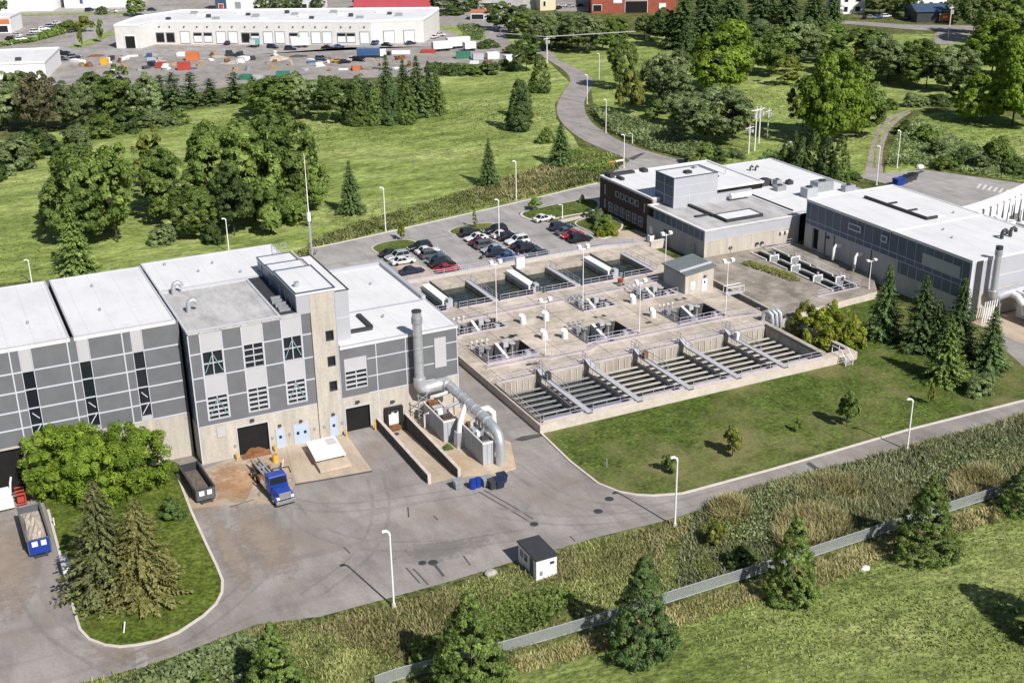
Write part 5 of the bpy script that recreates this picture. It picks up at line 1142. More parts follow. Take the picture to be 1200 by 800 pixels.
# ---------------------------------------------------------------- right hand hall
eh = thing('east_hall', 'long hall with shaded blue grey side and white roof at the right edge', 'building', (152, 152, 0))
FE = Face('x', 143.3); FEy = Face('y', 131.8)
MB().box(143.66, 163.2, 132.16, 171.6, 0, 9.4).build('inner_shell', 'void', eh)
cells(FE, MB(), 132.16, 171.8, 5.5, 9.9, []).build('panel_wall', 'panel_blue_and_shade', eh)
cells(FE, MB(), 132.16, 171.8, 0, 5.5, [(168.0, 169.6, 1.4, 5.2)]).build('base_wall', 'concrete_grey_and_shade', eh)
cells(FE, MB(), 134.2, 139.6, 3.5, 5.5, [], .0).v
j = MB()
for k in range(19): u = 133.6+k*2.05; FE.box(j, u-.05, u+.05, 5.5, 9.85, 0, .05)
FE.box(j, 132.0, 171.6, 6.35, 6.5, 0, .045); FE.box(j, 132.0, 171.6, 5.43, 5.57, 0, .06); j.build('joint_trim', 'joint_shade', eh)
lowp = MB(); FE.box(lowp, 133.0, 147.5, 3.4, 5.42, 0, .06); lowp.build('lower_panel', 'panel_blue_and_shade', eh); j = MB()
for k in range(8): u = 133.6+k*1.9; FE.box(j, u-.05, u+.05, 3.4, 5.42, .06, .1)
j.build('joint_trim', 'joint_shade', eh)
FE.box(MB(), 134.0, 142.2, 6.52, 8.4, .0, .08).build('wall_louvre', 'panel_mid', eh)
for u0, u1 in ((157.0, 160.2), (150.5, 152.0)): FE.box(MB(), u0, u1, 7.6, 8.8, .05, .2).build('vent_frame', 'joint', eh); FE.box(MB(), u0+.25, u1-.25, 7.85, 8.55, .2, .23).build('vent_grille', 'panel_blue_and_shade', eh)
for u in (161.8, 156.2):
    q = FE.box(MB(), u-.25, u+.25, 3.8, 4.5, 0, .9).build('gooseneck_duct', 'white', eh)
    MB().tube([(143.0, u, 4.1), (142.2, u, 4.3), (141.8, u, 3.8), (141.8, u, 1.6)], .26, 10).build('drop_pipe', 'white', q, smooth=True)
for u in (166, 163.6, 154): FE.box(MB(), u-.08, u+.08, .0, 5.4, .0, .1).build('downpipe', 'steel_d', eh)
FE.box(MB(), 165.0, 165.5, 4.4, 4.8, 0, .3).build('wall_lamp', 'steel_d', eh)
cells(FEy, MB(), 143.3, 163.4, 4.6, 9.9, []).build('panel_wall', 'panel_mid', eh)
cells(FEy, MB(), 143.3, 163.4, 0, 4.6, []).build('base_wall', 'concrete', eh)
j = MB(); FEy.box(j, 143.3, 143.9, 0, 9.9, 0, .06); FEy.box(j, 147, 163.3, 6.6, 6.75, 0, .04)
j.build('joint_trim', 'joint', eh); FEy.box(MB(), 144.2, 145.6, 0, 9.8, 0, .05).build('painted_recess', 'steel_d', eh)  # raised dark strip: the recess is only put into its colour
mb = MB(); mb.box(163.05, 163.4, 132.15, 171.8, 0, 9.9); mb.box(143.65, 163.05, 171.45, 171.8, 0, 9.9); mb.build('rear_wall', 'panel', eh)
mb = MB(); mb.box(143.26, 163.5, 131.76, 149.6, 9.6, 10.0); mb.box(143.26, 163.5, 149.85, 171.9, 9.6, 10.0); mb.build('roof', 'roof', eh)
mb = MB(); rim(mb, 143.2, 163.6, 131.7, 149.6, 10.0, .3, .1); rim(mb, 143.2, 163.6, 149.8, 172.0, 10.0, .3, .1); mb.build('roof_edge', 'roof', eh)
mb = MB(); mb.box(152.6, 153.0, 151.6, 167.4, 10, 10.5); 
for y in (151.6, 156.5, 161.5): mb.box(153.0, 155.2, y, y+.4, 10, 10.45)
mb.build('roof_upstand_and_shadow', 'dark_roof', eh)
MB().box(153.1, 157.0, 152.0, 167.2, 10.005, 10.2).build('roof_plinth', 'roof', eh)
for x, y in ((155.8, 138), (157.9, 138.2)): MB().tube([(x, y, 10), (x, y, 10.9), (x+.2, y, 11.3), (x+.7, y, 11.4), (x+1.1, y, 11.1), (x+1.15, y, 10.7)], .3, 10).build('roof_vent', 'steel_d', eh, smooth=True)
for x, y in ((149, 142), (159.6, 152.5), (151, 146)): MB().cyl(x, y, 10, 10.35, .17, n=8).build('roof_drain', 'galv_d', eh)
# stack, ducts and scrubbers at the right edge
sd = thing('exhaust_duct', 'silver exhaust stack at the near corner of the right hand hall with ducts below', 'duct', (147.0, 130.6, 0))
b = G(1155, 352, 3.6); sx_, sy_ = 147.2, 130.5
zt = hgt(1156, 287, (sx_, sy_))
MB().tube([(sx_, sy_, 4.2), (sx_, sy_, zt)], .52, 16).build('stack', 'galv', sd, smooth=True); MB().cyl(sx_, sy_, zt-.5, zt+.02, .56, n=16).build('rim', 'steel_d', sd); MB().cyl(sx_, sy_, zt-1.4, zt-.7, .59, n=16).build('collar', 'galv_d', sd)
MB().tube([(sx_, sy_, 5), (sx_+.1, sy_, 4.2), (sx_+.7, sy_-.1, 3.8), (sx_+2, sy_-.1, 4.0), (155, sy_-.2, 4.4), (163, sy_-.2, 4.4)], .8, 16).build('main_duct', 'galv', sd, smooth=True)
MB().tube([(150.5, 130.2, 4.1), (150.6, 128.6, 3.9), (150.7, 127.2, 2.8), (150.7, 126.8, 1.4)], .55, 12).build('branch_duct', 'offwhite', sd, smooth=True)
MB().tube([(154, 130.2, 4.2), (154.2, 128.4, 4.3), (154.4, 127.4, 3.4)], .5, 12).build('branch_duct', 'white', sd, smooth=True)
for x in (148, 152, 156, 160): MB().tube([(x, 129.2, 0), (x, 129.9, 4)], .09, 6).build('support_post', 'galv_d', sd)
for k in range(6): MB().tube([(144.6+k*.5, 129.6, .2), (145.1+k*.5, 129.8, 3.6)], .1, 6).build('support_post', 'white', sd)
for k, (x0, x1, y0, y1, h_, lab) in enumerate(((150.2, 156.2, 121.2, 126.2, 3.4, 'blue grey scrubber tank with rounded pale rim at the right edge'), (151.4, 155.0, 126.8, 129.4, 4.2, 'white plant box between the ducts at the right edge'))):
    t = thing('scrubber_unit', lab, 'air scrubber', ((x0+x1)/2, (y0+y1)/2, 0), None); MB().box(x0, x1, y0, y1, .1, h_).build('casing', 'panel_blue_and_shade' if k == 0 else 'offwhite', t, bev=.3); q = MB(); rim(q, x0-.1, x1+.1, y0-.1, y1+.1, h_+.003, .4, .3); q.build('top_frame', 'white', t)
    MB().box(x0+.6, x1-.6, y0+.6, y1-.6, h_+.002, h_+.7).build('top_fitting', 'galv_d', t)
struct('plant_pad', MB().flat([[(144, 119.5), (165, 119.5), (165, 131.4), (144, 131.4)]], .045), 'pad')
# raised white channel behind the hall
ch = thing('raised_channel', 'raised white channel on short posts curving past the right hall roof', 'channel', (185, 175, 0))
bp = chaikin([G(x, y, 5.0) for x, y in ((1118, 249), (1150, 240.5), (1172, 233), (1200, 221), (1250, 196))])
strip(MB(), bp, -.2, 1.6, 4.2, 5.0).build('beam', 'white', ch); strip(MB(), bp, 1.0, 1.4, 2.0, 2.5).build('lower_beam', 'white', ch)
Ls = [0]
for a, b in zip(bp, bp[1:]): Ls.append(Ls[-1]+math.dist(a, b))
nn = int(Ls[-1]/2.4)
for k in range(nn):
    d = Ls[-1]*k/nn; i_ = max(q for q in range(len(Ls)-1) if Ls[q] <= d); u = (d-Ls[i_])/max(1e-6, Ls[i_+1]-Ls[i_]); x = bp[i_][0]+(bp[i_+1][0]-bp[i_][0])*u; y = bp[i_][1]+(bp[i_+1][1]-bp[i_][1])*u
    MB().hull8([(x-.5, y-.5, 0), (x+.3, y-.5, 0), (x+.3, y+.2, 0), (x-.5, y+.2, 0)], [(x-.9, y-.6, 4.2), (x+.5, y-.6, 4.2), (x+.5, y+.3, 4.2), (x-.9, y+.3, 4.2)]).build('post', 'white', ch)
ab = thing('aeration_basin', 'dark water basin with white walkways behind the right hall', 'basin', (182, 160, 0))
q = [G(1128, 252, .6), G(1200, 231, .6), G(1240, 246, .6), G(1190, 277, .6)]
MB().flat([q], .6).build('tank_floor', 'water', ab); strip(MB(), q+[q[0]], -.25, .05, 0, 1.1).build('wall', 'concrete_grey_and_shade', ab)
for k, pts in enumerate((((1140, 253), (1163, 250), (1172, 256), (1215, 262)), ((1165, 258), (1180, 262), (1192, 259), (1215, 268)))):
    strip(MB(), [G(x, y, 2.2) for x, y in pts], -.5, .5, 1.5, 2.2).build('walkway', 'white', ab)
for x, y in ((1163, 250), (1196, 259), (1196, 246), (1180, 262)):
    c = G(x, y, 2.2); MB().box(c[0]-.15, c[0]+.15, c[1]-.15, c[1]+.15, .6, 4.4).build('post', 'white', ab)
# ---------------------------------------------------------------- vehicles
def car_proto(kind, paint):
    'car along +X, centre at the origin'
    t = thing('parked_car', 'car', 'car')
    L, W = (4.6, 1.8) if kind != 'suv' else (4.7, 1.88); h1 = .82 if kind == 'sedan' else .98; H_ = 1.42 if kind == 'sedan' else 1.68
    b = MB(); x0, x1, w = -L/2, L/2, W/2
    prof = [(x0+.05, .32), (x0, .55), (x0+.10, h1-.02), (x0+.55 if kind == 'sedan' else x0+.2, h1+.02), (x1-1.35, h1), (x1-.25, h1-.18), (x1, .58), (x1-.06, .32)]
    n = len(prof); i = 0
    b.v = [(x, -w*(1 if .4 < z < .8 else .95), z) for x, z in prof] + [(x, w*(1 if .4 < z < .8 else .95), z) for x, z in prof]
    b.f = [tuple(range(n)), tuple(range(2*n-1, n-1, -1))] + [(k, n+k, n+(k+1) % n, (k+1) % n) for k in range(n)]
    b.f = [f[::-1] for f in b.f]
    b.build('body', paint, t, bev=.07)
    r0 = x0+(.75 if kind == 'sedan' else .25); r1 = x1-1.45; k0, k1 = (r0+.65, r1-.75) if kind == 'sedan' else (r0+.25, r1-.75)
    c = MB().hull8([(r0, -w*.93, h1-.01), (r1, -w*.93, h1-.01), (r1, w*.93, h1-.01), (r0, w*.93, h1-.01)], [(k0, -w*.74, H_-.07), (k1, -w*.74, H_-.07), (k1, w*.74, H_-.07), (k0, w*.74, H_-.07)]); g = c.build('windows', 'glass', t)
    MB().hull8([(k0-.03, -w*.76, H_-.07), (k1+.03, -w*.76, H_-.07), (k1+.03, w*.76, H_-.07), (k0-.03, w*.76, H_-.07)], [(k0+.1, -w*.68, H_), (k1-.1, -w*.68, H_), (k1-.1, w*.68, H_), (k0+.1, w*.68, H_)]).build('roof', paint, t)
    for s in (-1, 1):
        p = MB()
        for a, q in ((r0, k0), (r1, k1)): p.tube([(a, s*w*.94, h1), (q, s*w*.75, H_-.05)], .045, 5)
        mx = (k0+k1)/2; p.tube([(mx, s*w*.945, h1), (mx, s*w*.755, H_-.05)], .04, 5); p.build('pillar', paint, t)
        for x in (x0+.85, x1-.9): MB().tube([(x, s*(w-.2), .33), (x, s*(w+.01), .33)], .33, 12).build('wheel', 'black', t)
        MB().box(x1-.1, x1+.015, s*w*.55-.22, s*w*.55+.22, .58, .72).build('headlight', 'lens', t); MB().box(x0-.012, x0+.08, s*w*.6-.18, s*w*.6+.18, .62, .80).build('tail_light', 'tail', t)
        MB().box(r1-.35, r1-.15, s*w*.95-.1, s*w*.95+.1, h1+.02, h1+.16).build('mirror', paint, t)
    return t
CARS = {}
def put_car(kind, paint, x, y, rot, label, group, s=1.0, z=.015):
    key = (kind, paint)
    if key not in CARS:
        t = car_proto(kind, paint); t['label'] = label; t['group'] = group; t.location = (x, y, z); t.rotation_euler = (0, 0, rot); t.scale = (s, s, s); CARS[key] = t; kids(t)
        return t
    return dup(CARS[key], label, (x, y, z), rot, (s, s, s), group)
cl_ = {'car_black': 'black', 'car_navy': 'dark navy', 'car_silver': 'silver', 'car_white': 'white', 'car_red': 'red', 'car_grey': 'dark grey', 'car_maroon': 'maroon', 'car_blue': 'blue', 'car_teal': 'dark teal', 'car_yellow': 'yellow'}
ROWS = {
 'short first row by the hall roof': [(459, 297, 'sedan', 'car_black'), (466, 301, 'suv', 'car_silver'), (472, 306, 'sedan', 'car_white'), (482.5, 317.5, 'sedan', 'car_navy')],
 'second row from the left': [(492, 290, 'suv', 'car_black'), (500.5, 294, 'sedan', 'car_white'), (507, 299, 'suv', 'car_grey'), (513, 304.5, 'sedan', 'car_teal'), (519, 309.5, 'suv', 'car_black'), (524.5, 315, 'sedan', 'car_red')],
 'third row from the left': [(552, 273.5, 'suv', 'car_black'), (558, 278.5, 'sedan', 'car_white'), (563.5, 283.5, 'sedan', 'car_maroon'), (570, 287.5, 'suv', 'car_grey'), (578, 292, 'sedan', 'car_silver'), (585, 296.5, 'suv', 'car_navy'), (596, 301, 'sedan', 'car_blue')],
 'fourth row from the left': [(581, 270, 'suv', 'car_black'), (589, 275, 'sedan', 'car_white'), (598, 278, 'suv', 'car_black'), (606, 282.5, 'suv', 'car_white'), (612, 287.5, 'sedan', 'car_navy'), (619.5, 292, 'suv', 'car_black'), (629, 297, 'sedan', 'car_teal')],
 'rightmost row by the office shrubs': [(657.5, 266.5, 'suv', 'car_navy'), (664, 271.5, 'sedan', 'car_grey'), (670.5, 275.5, 'sedan', 'car_red'), (680, 280, 'suv', 'car_black')]}
G0 = 'cars parked in the staff car park'
for rn, cs in ROWS.items():
    for k, (x, y, kd, p) in enumerate(cs):
        b = G(x, y, .5); pos = 'farthest' if k == 0 else 'nearest' if k == len(cs)-1 else ORD[k]+' from the far end'
        put_car(kd, p, b[0], b[1], (0 if (k*7+len(rn)) % 3 else math.pi) + R(((k*13) % 5)-2), f'{cl_[p]} car, {pos} in the {rn}', G0)
b = G(637, 256, .5); put_car('sedan', 'car_white', b[0], b[1], R(8), 'white car parked alone beside the lawn by the footpath', G0)
b = G(500, 302); 
t = thing('motorcycle', 'dark motorcycle parked at the end of the third car row', 'motorcycle', (*G(568, 303), .015)); x, y = G(568, 303)
MB().tube([(x-.8, y, .35), (x-.4, y, .7), (x+.3, y, .75), (x+.8, y, .35)], .14, 8).build('frame', 'steel_d', t); MB().box(x-.5, x+.2, y-.15, y+.15, .75, .92).build('seat', 'black', t); MB().tube([(x+.45, y-.4, 1.1), (x+.5, y, .95), (x+.45, y+.4, 1.1)], .05, 6).build('handlebar', 'chrome', t)
for dx in (-.75, .8): MB().tube([(x+dx, y-.07, .32), (x+dx, y+.07, .32)], .32, 12).build('wheel', 'black', t)
# roll-off containers
def container(name, label, c, a, L, W, h_, m, load):
    t = thing(name, label, 'container', (*c, 0))
    t.rotation_euler = (0, 0, a); ox, oy = c
    def bx(mb, x0, x1, y0, y1, z0, z1): return mb.box(ox+x0, ox+x1, oy+y0, oy+y1, z0, z1)
    w_ = MB(); z0 = .35
    bx(w_, -W/2, -W/2+.1, -L/2, L/2, z0, h_); bx(w_, W/2-.1, W/2, -L/2, L/2, z0, h_); bx(w_, -W/2+.1, W/2-.1, L/2-.1, L/2, z0, h_); bx(w_, -W/2+.1, W/2-.1, -L/2+.1, L/2-.1, z0, z0+.12); w_.build('body', m, t)
    e = MB(); bx(e, -W/2+.1, W/2-.1, -L/2, -L/2+.1, z0, h_); e.build('end_panel', 'car_grey' if load[0] == 'gravel' else 'blue', t)
    q = MB()
    for k in range(1, 8):
        y = -L/2+k*L/8
        bx(q, -W/2-.09, -W/2-.002, y-.06, y+.06, z0, h_-.05); bx(q, W/2+.002, W/2+.09, y-.06, y+.06, z0, h_-.05)
    bx(q, -W/2-.1, -W/2+.12, -L/2-.05, L/2+.05, h_, h_+.09); bx(q, W/2-.12, W/2+.1, -L/2-.05, L/2+.05, h_, h_+.09); bx(q, -W/2+.12, W/2-.12, -L/2-.05, -L/2+.12, h_, h_+.09); q.build('rib', m, t)
    p = MB(); bx(p, -.75, -.15, -L/2-.03, -L/2-.002, h_-.8, h_-.2); bx(p, .2, .75, -L/2-.03, -L/2-.002, h_-.8, h_-.2); p.build('end_plate', 'white', t)
    f = MB(); bx(f, -.7, -.5, -L/2-.35, L/2, .02, .35); bx(f, .5, .7, -L/2-.35, L/2, .02, .35); bx(f, -.5, .5, -L/2-.3, -L/2-.1, .12, .3); f.build('skid', 'steel_d', t)
    for sx in (-.85, .85): MB().tube([(ox+sx-.1, oy-L/2+.3, .18), (ox+sx+.1, oy-L/2+.3, .18)], .16, 10).build('roller', 'steel_d', t)
    random.seed(int(L*100)); n = 9; gv = []; gf = []
    for i in range(n):
        for j in range(n):
            u, v = i/(n-1), j/(n-1); gv.append((ox+(u-.5)*(W-.22), oy+(v-.5)*(L-.22), load[1]+load[2]*(math.sin(u*3.14)*math.sin(v*3.14))**.5*random.uniform(.4, 1)))
    for i in range(n-1):
        for j in range(n-1): gf.append((i*n+j, (i+1)*n+j, (i+1)*n+j+1, i*n+j+1))
    q = MB(); q.v, q.f = gv, gf; q.build('load', load[0], t, smooth=False)
    return t
c = [G(216, 575), G(236, 592), G(254, 584), G(234, 553)]
container('roll_off_container', 'dark open roll-off container on the pad beside the lawn, part filled with gravel', (22.75, 134.0), R(3), 7.4, 2.3, 1.75, 'steel_d', ('gravel', .75, .3))
container('roll_off_container', 'open roll-off container heaped with pale debris on the left yard', (4.0, 131.0), R(1), 8.2, 2.35, 2.1, 'car_grey', ('canvas', 1.3, 1.0))
# blue hook-lift truck, cab towards the camera
tr = thing('roll_off_truck', 'blue roll-off truck with bare dark hoist backed up to the loading door', 'truck', (31.0, 125.3, 0))
ox, oy = 31.0, 125.0; tr.rotation_euler = (0, 0, R(4))
def B(mb, x0, x1, y0, y1, z0, z1): return mb.box(ox+x0, ox+x1, oy+y0, oy+y1, z0, z1)
q = MB(); B(q, -.5, -.25, .6, 10.4, .75, 1.05); B(q, .25, .5, .6, 10.4, .75, 1.05)
for k in range(6): B(q, -.25, .25, 2.5+k*1.5, 2.7+k*1.5, .78, 1.02)
q.build('chassis', 'steel_d', tr)
MB().hull8([(ox-1.0, oy+.1, .95), (ox+1.0, oy+.1, .95), (ox+1.15, oy+1.9, .95), (ox-1.15, oy+1.9, .95)], [(ox-.85, oy+.15, 1.65), (ox+.85, oy+.15, 1.65), (ox+1.0, oy+1.9, 1.95), (ox-1.0, oy+1.9, 1.95)]).build('hood', 'blue', tr, bev=.1)
cb = MB().hull8([(ox-1.2, oy+1.9, .95), (ox+1.2, oy+1.9, .95), (ox+1.2, oy+3.6, .95), (ox-1.2, oy+3.6, .95)], [(ox-1.1, oy+2.35, 2.95), (ox+1.1, oy+2.35, 2.95), (ox+1.1, oy+3.6, 3.0), (ox-1.1, oy+3.6, 3.0)]).build('cab', 'blue', tr, bev=.08)
MB().hull8([(ox-1.0, oy+2.08, 2.0), (ox+1.0, oy+2.08, 2.0), (ox+1.0, oy+2.2, 2.0), (ox-1.0, oy+2.2, 2.0)], [(ox-.95, oy+2.26, 2.75), (ox+.95, oy+2.26, 2.75), (ox+.95, oy+2.38, 2.75), (ox-.95, oy+2.38, 2.75)]).build('windshield', 'glass', cb)
for s in (-1, 1):
    MB().hull8([(ox+s*1.16-.05, oy+2.4, 1.95), (ox+s*1.16+.05, oy+2.4, 1.95), (ox+s*1.16+.05, oy+3.3, 1.95), (ox+s*1.16-.05, oy+3.3, 1.95)], [(ox+s*1.12-.05, oy+2.5, 2.65), (ox+s*1.12+.05, oy+2.5, 2.65), (ox+s*1.12+.05, oy+3.3, 2.65), (ox+s*1.12-.05, oy+3.3, 2.65)]).build('side_window', 'glass', cb)
    MB().hull8([(ox+s*.95-.3, oy+.2, .7), (ox+s*.95+.3, oy+.2, .7), (ox+s*.95+.3, oy+1.7, .7), (ox+s*.95-.3, oy+1.7, .7)], [(ox+s*.95-.25, oy+.4, 1.25), (ox+s*.95+.25, oy+.4, 1.25), (ox+s*.95+.25, oy+1.5, 1.25), (ox+s*.95-.25, oy+1.5, 1.25)]).build('fender', 'blue', tr, bev=.05)
    MB().box(ox+s*.85-.2, ox+s*.85+.2, oy+.02, oy+.2, 1.0, 1.3).build('headlight', 'lens', tr)
    MB().tube([(ox+s*1.2, oy+2.2, 2.3), (ox+s*1.65, oy+2.0, 2.3), (ox+s*1.65, oy+2.0, 1.8)], .05, 6).build('mirror', 'chrome', tr)
    MB().tube([(ox+s*1.1, oy+3.8, .9), (ox+s*1.1, oy+3.8, 3.4)], .09, 8).build('exhaust_pipe', 'chrome', tr)
    MB().tube([(ox+s*.85, oy+4.0, .95), (ox+s*.85, oy+5.5, .95)], .33, 12).build('fuel_tank', 'chrome', tr)
    for y in (1.1, 7.4, 8.7):
        wh = MB().tube([(ox+s*.7, oy+y, .52), (ox+s*1.15, oy+y, .52)], .52, 16).build('wheel', 'black', tr); MB().tube([(ox+s*1.151, oy+y, .52), (ox+s*1.17, oy+y, .52)], .27, 12).build('rim', 'chrome', wh)
B(MB(), -.72, .72, -.02, .14, 1.0, 1.75).build('grille', 'chrome', tr); B(MB(), -1.2, 1.2, -.25, .0, .5, .88).build('bumper', 'chrome', tr)
q = MB(); B(q, -.55, -.35, 4.2, 10.8, 1.25, 1.5); B(q, .35, .55, 4.2, 10.8, 1.25, 1.5); B(q, -.35, .35, 4.2, 4.5, 1.25, 1.5); B(q, -.35, .35, 8.0, 8.25, 1.25, 1.5); q.tube([(ox, oy+5, 1.4), (ox, oy+9, 1.5)], .16, 8); q.build('hoist_frame', 'galv_d', tr)
q = MB(); q.tube([(ox, oy+4.2, 1.5), (ox, oy+4.0, 3.0), (ox+.1, oy+3.9, 3.1), (ox+1.9, oy+3.7, 3.0), (ox+2.1, oy+3.7, 2.2)], .09, 6); q.build('tarp_arm', 'steel_d', tr)
B(MB(), -1.1, -.6, 5.8, 6.8, .7, 1.3).build('tool_box', 'rust', tr)
# muck heap inside the loading door
v = []; f = []; n = 12
for i in range(n):
    for j in range(n):
        u, w_ = i/(n-1), j/(n-1); v.append((29.5+u*3.7, 138.6+w_*1.0, .03+.9*w_**.7*math.sin(max(.12, min(3.0, u*3.14)))*(.7+.5*random.random())))
for i in range(n-1):
    for j in range(n-1): f.append((i*n+j, (i+1)*n+j, (i+1)*n+j+1, i*n+j+1))
q = MB(); q.v, q.f = v, f; tag(q.build('muck_heap', 'rust'), 'rusty brown heap of debris spilling from the wide loading door', 'debris')
# white hopper cover
hp = thing('hopper_cover', 'white square cover plate raised over a tan hopper between the loading doors', 'cover', (39, 134, 0))
MB().hull8([(37.0, 130.6, .1), (41.0, 130.6, .1), (41.2, 137.2, .1), (37.3, 137.2, .1)], [(37.0, 130.6, .5), (41.0, 130.6, .5), (41.2, 137.2, .75), (37.3, 137.2, .75)]).build('hopper', 'pad', hp)
MB().hull8([(37.0, 132.3, .95), (40.9, 132.3, .95), (41.1, 137.3, 1.15), (37.3, 137.3, 1.15)], [(37.0, 132.3, 1.15), (40.9, 132.3, 1.15), (41.1, 137.3, 1.35), (37.3, 137.3, 1.35)]).build('cover_plate', 'white', hp)
MB().hull8([(39.6, 135.2, 1.275), (40.8, 135.2, 1.275), (40.8, 136.9, 1.34), (39.6, 136.9, 1.34)], [(39.6, 135.2, 1.30), (40.8, 135.2, 1.30), (40.8, 136.9, 1.37), (39.6, 136.9, 1.37)]).build('hatch', 'panel_light', hp)
for x in (37.4, 40.6): MB().box(x-.1, x+.1, 132.6, 136.8, .5, .97).build('support', 'steel_d', hp)
for k, (x, y, m, lab) in enumerate(((323, 541, 'yellow', 'yellow drum at the left side of the white hopper cover'), (330, 550, 'white', 'white tilted panel leaning beside the hopper cover'))):
    b = G(x, y); t = thing('drum' if k == 0 else 'panel', lab, 'drum' if k == 0 else 'panel', (*b, 0))
    if k == 0: MB().cyl(b[0], b[1], 0, 1.0, .38, n=14).build('body', m, t, bev=.02); MB().cyl(b[0], b[1], 1.0, 1.06, .34, n=14).build('lid', 'wood', t)
    else: MB().hull8([(b[0]-.3, b[1]-.9, 0), (b[0]-.1, b[1]-.9, 0), (b[0]+.5, b[1]+.9, 0), (b[0]+.3, b[1]+.9, 0)], [(b[0]-.1, b[1]-.9, .9), (b[0], b[1]-.9, .9), (b[0]+.6, b[1]+.9, .9), (b[0]+.5, b[1]+.9, .9)]).build('sheet', m, t); MB().box(b[0]-.05, b[0]+.25, b[1]-.1, b[1]+.1, 0, .8).build('prop', 'steel_d', t)
# drums and bins at the podium
def bin_(x, y, m, lab, tipped=False):
    b = G(x, y); t = thing('wheeled_bin', lab, 'bin', (*b, 0), 'bins by the podium')
    o = MB().hull8([(b[0]-.45, b[1]-.4, .12), (b[0]+.45, b[1]-.4, .12), (b[0]+.45, b[1]+.4, .12), (b[0]-.45, b[1]+.4, .12)], [(b[0]-.55, b[1]-.55, 1.05), (b[0]+.55, b[1]-.55, 1.05), (b[0]+.55, b[1]+.5, 1.15), (b[0]-.55, b[1]+.5, 1.15)]).build('body', m, t)
    MB().hull8([(b[0]-.6, b[1]-.6, 1.06), (b[0]+.6, b[1]-.6, 1.06), (b[0]+.6, b[1]+.55, 1.16), (b[0]-.6, b[1]+.55, 1.16)], [(b[0]-.58, b[1]-.58, 1.14), (b[0]+.58, b[1]-.58, 1.14), (b[0]+.58, b[1]+.5, 1.24), (b[0]-.58, b[1]+.5, 1.24)]).build('lid', m, t)
    for s in (-.4, .4): MB().tube([(b[0]+s-.05, b[1]+.3, .14), (b[0]+s+.05, b[1]+.3, .14)], .14, 8).build('wheel', 'black', t)
bin_(537, 572, 'galv_d', 'grey bin standing apart left of the blue drums'); bin_(570, 569, 'galv_d', 'grey bin just right of the blue drums'); bin_(585, 571, 'car_navy', 'near dark navy bin at the right end of the bins by the podium'); bin_(588, 565, 'car_navy', 'far dark navy bin against the podium edge'); bin_(578, 572, 'steel_d', 'black bin between grey and navy bins by the podium')
for k, (x, y) in enumerate(((554, 572), (560, 570))):
    b = G(x, y); t = thing('drum', ['left of two bright blue drums below the podium', 'right of two bright blue drums below the podium'][k], 'drum', (*b, 0), 'blue drums'); MB().cyl(b[0], b[1], 0, 1.15, .42, n=14).build('body', 'blue', t); MB().cyl(b[0], b[1], 1.15, 1.2, .36, n=14).build('lid', 'blue', t)
    q = MB(); [q.cyl(b[0], b[1], z, z+.05, .45, n=14) for z in (.35, .75)]; q.build('hoop', 'blue', t)
# things on the left island and yard
b = G(78, 672); t = thing('utility_cabinet', 'tall white cabinet on the island kerb beside the left yard', 'cabinet', (*b, 0)); MB().box(b[0]-.35, b[0]+.35, b[1]-1.2, b[1]+1.2, 0, 1.5).build('box', 'white', t, bev=.04); MB().box(b[0]-.4, b[0]+.4, b[1]-1.25, b[1]+1.25, 1.5, 1.58).build('lid', 'panel_light', t)
b = G(87, 668); t = thing('equipment_box', 'blue grey equipment box beside the white cabinet under the spruces', 'box', (*b, 0)); MB().box(b[0]-.4, b[0]+.4, b[1]-.8, b[1]+.8, .1, 1.0).build('box', 'car_blue', t, bev=.04); MB().box(b[0]-.45, b[0]+.45, b[1]-.85, b[1]+.85, 1.0, 1.07).build('lid', 'panel_light', t)
b = G(88, 690); t = thing('drum', 'pale blue and white drum on the island grass near the kerb', 'drum', (*b, 0)); MB().tube([(b[0], b[1]-.6, .42), (b[0], b[1]+.6, .42)], .38, 12).build('body', 'panel_light', t); MB().tube([(b[0], b[1]-.2, .42), (b[0], b[1]+.2, .42)], .4, 12).build('band', 'car_blue', t)
b = G(64, 616); t = thing('marker_post', 'thin white marker post on the grass beside the left yard kerb', 'post', (*b, 0)); MB().cyl(b[0], b[1], 0, 1.0, .07, n=8).build('post', 'white', t); MB().cyl(b[0], b[1], 1.0, 1.1, .09, .02, n=8).build('cap', 'white', t)
b = G(145, 742); t = thing('marker_post', 'leaning white marker post on the lower part of the island lawn', 'post', (*b, 0)); MB().tube([(b[0], b[1], 0), (b[0]+.3, b[1]+.5, .9)], .06, 6).build('post', 'white', t); MB().tube([(b[0]+.3, b[1]+.5, .9), (b[0]+.32, b[1]+.53, .98)], .08, 6).build('cap', 'white', t)
x, y = .6, 140.4; t = thing('pump_trailer', 'red pump frame with white tanks by the far left loading door', 'machine', (x, y, 0))
q = MB(); [q.tube([(x+2.3, y-1+k*.9, .3), (x+3.3, y-1+k*.9, .3), (x+3.3, y-1+k*.9, 1.6), (x+2.3, y-1+k*.9, 1.6)], .12, 6) for k in range(3)]; q.box(x+2.4, x+3.2, y-.8, y+.6, .4, 1.1); q.build('pump_frame', 'red', t)
MB().tube([(x-.6, y+.3, 1.4), (x+1.8, y+.3, 1.4)], .8, 14).build('tank', 'white', t, smooth=True); MB().box(x-.8, x+2.0, y-1.6, y-.6, .3, 1.5).build('motor_housing', 'offwhite', t, bev=.1); MB().tube([(x+1.8, y-.4, 1.5), (x+2.0, y-.4, 3.0), (x+2.2, y+.6, 3.2)], .12, 8).build('hose', 'white', t)
for yy in (y-1, y+.8): MB().tube([(x+.2, yy-.1, .3), (x+.2, yy+.1, .3)], .3, 10).build('wheel', 'black', t)
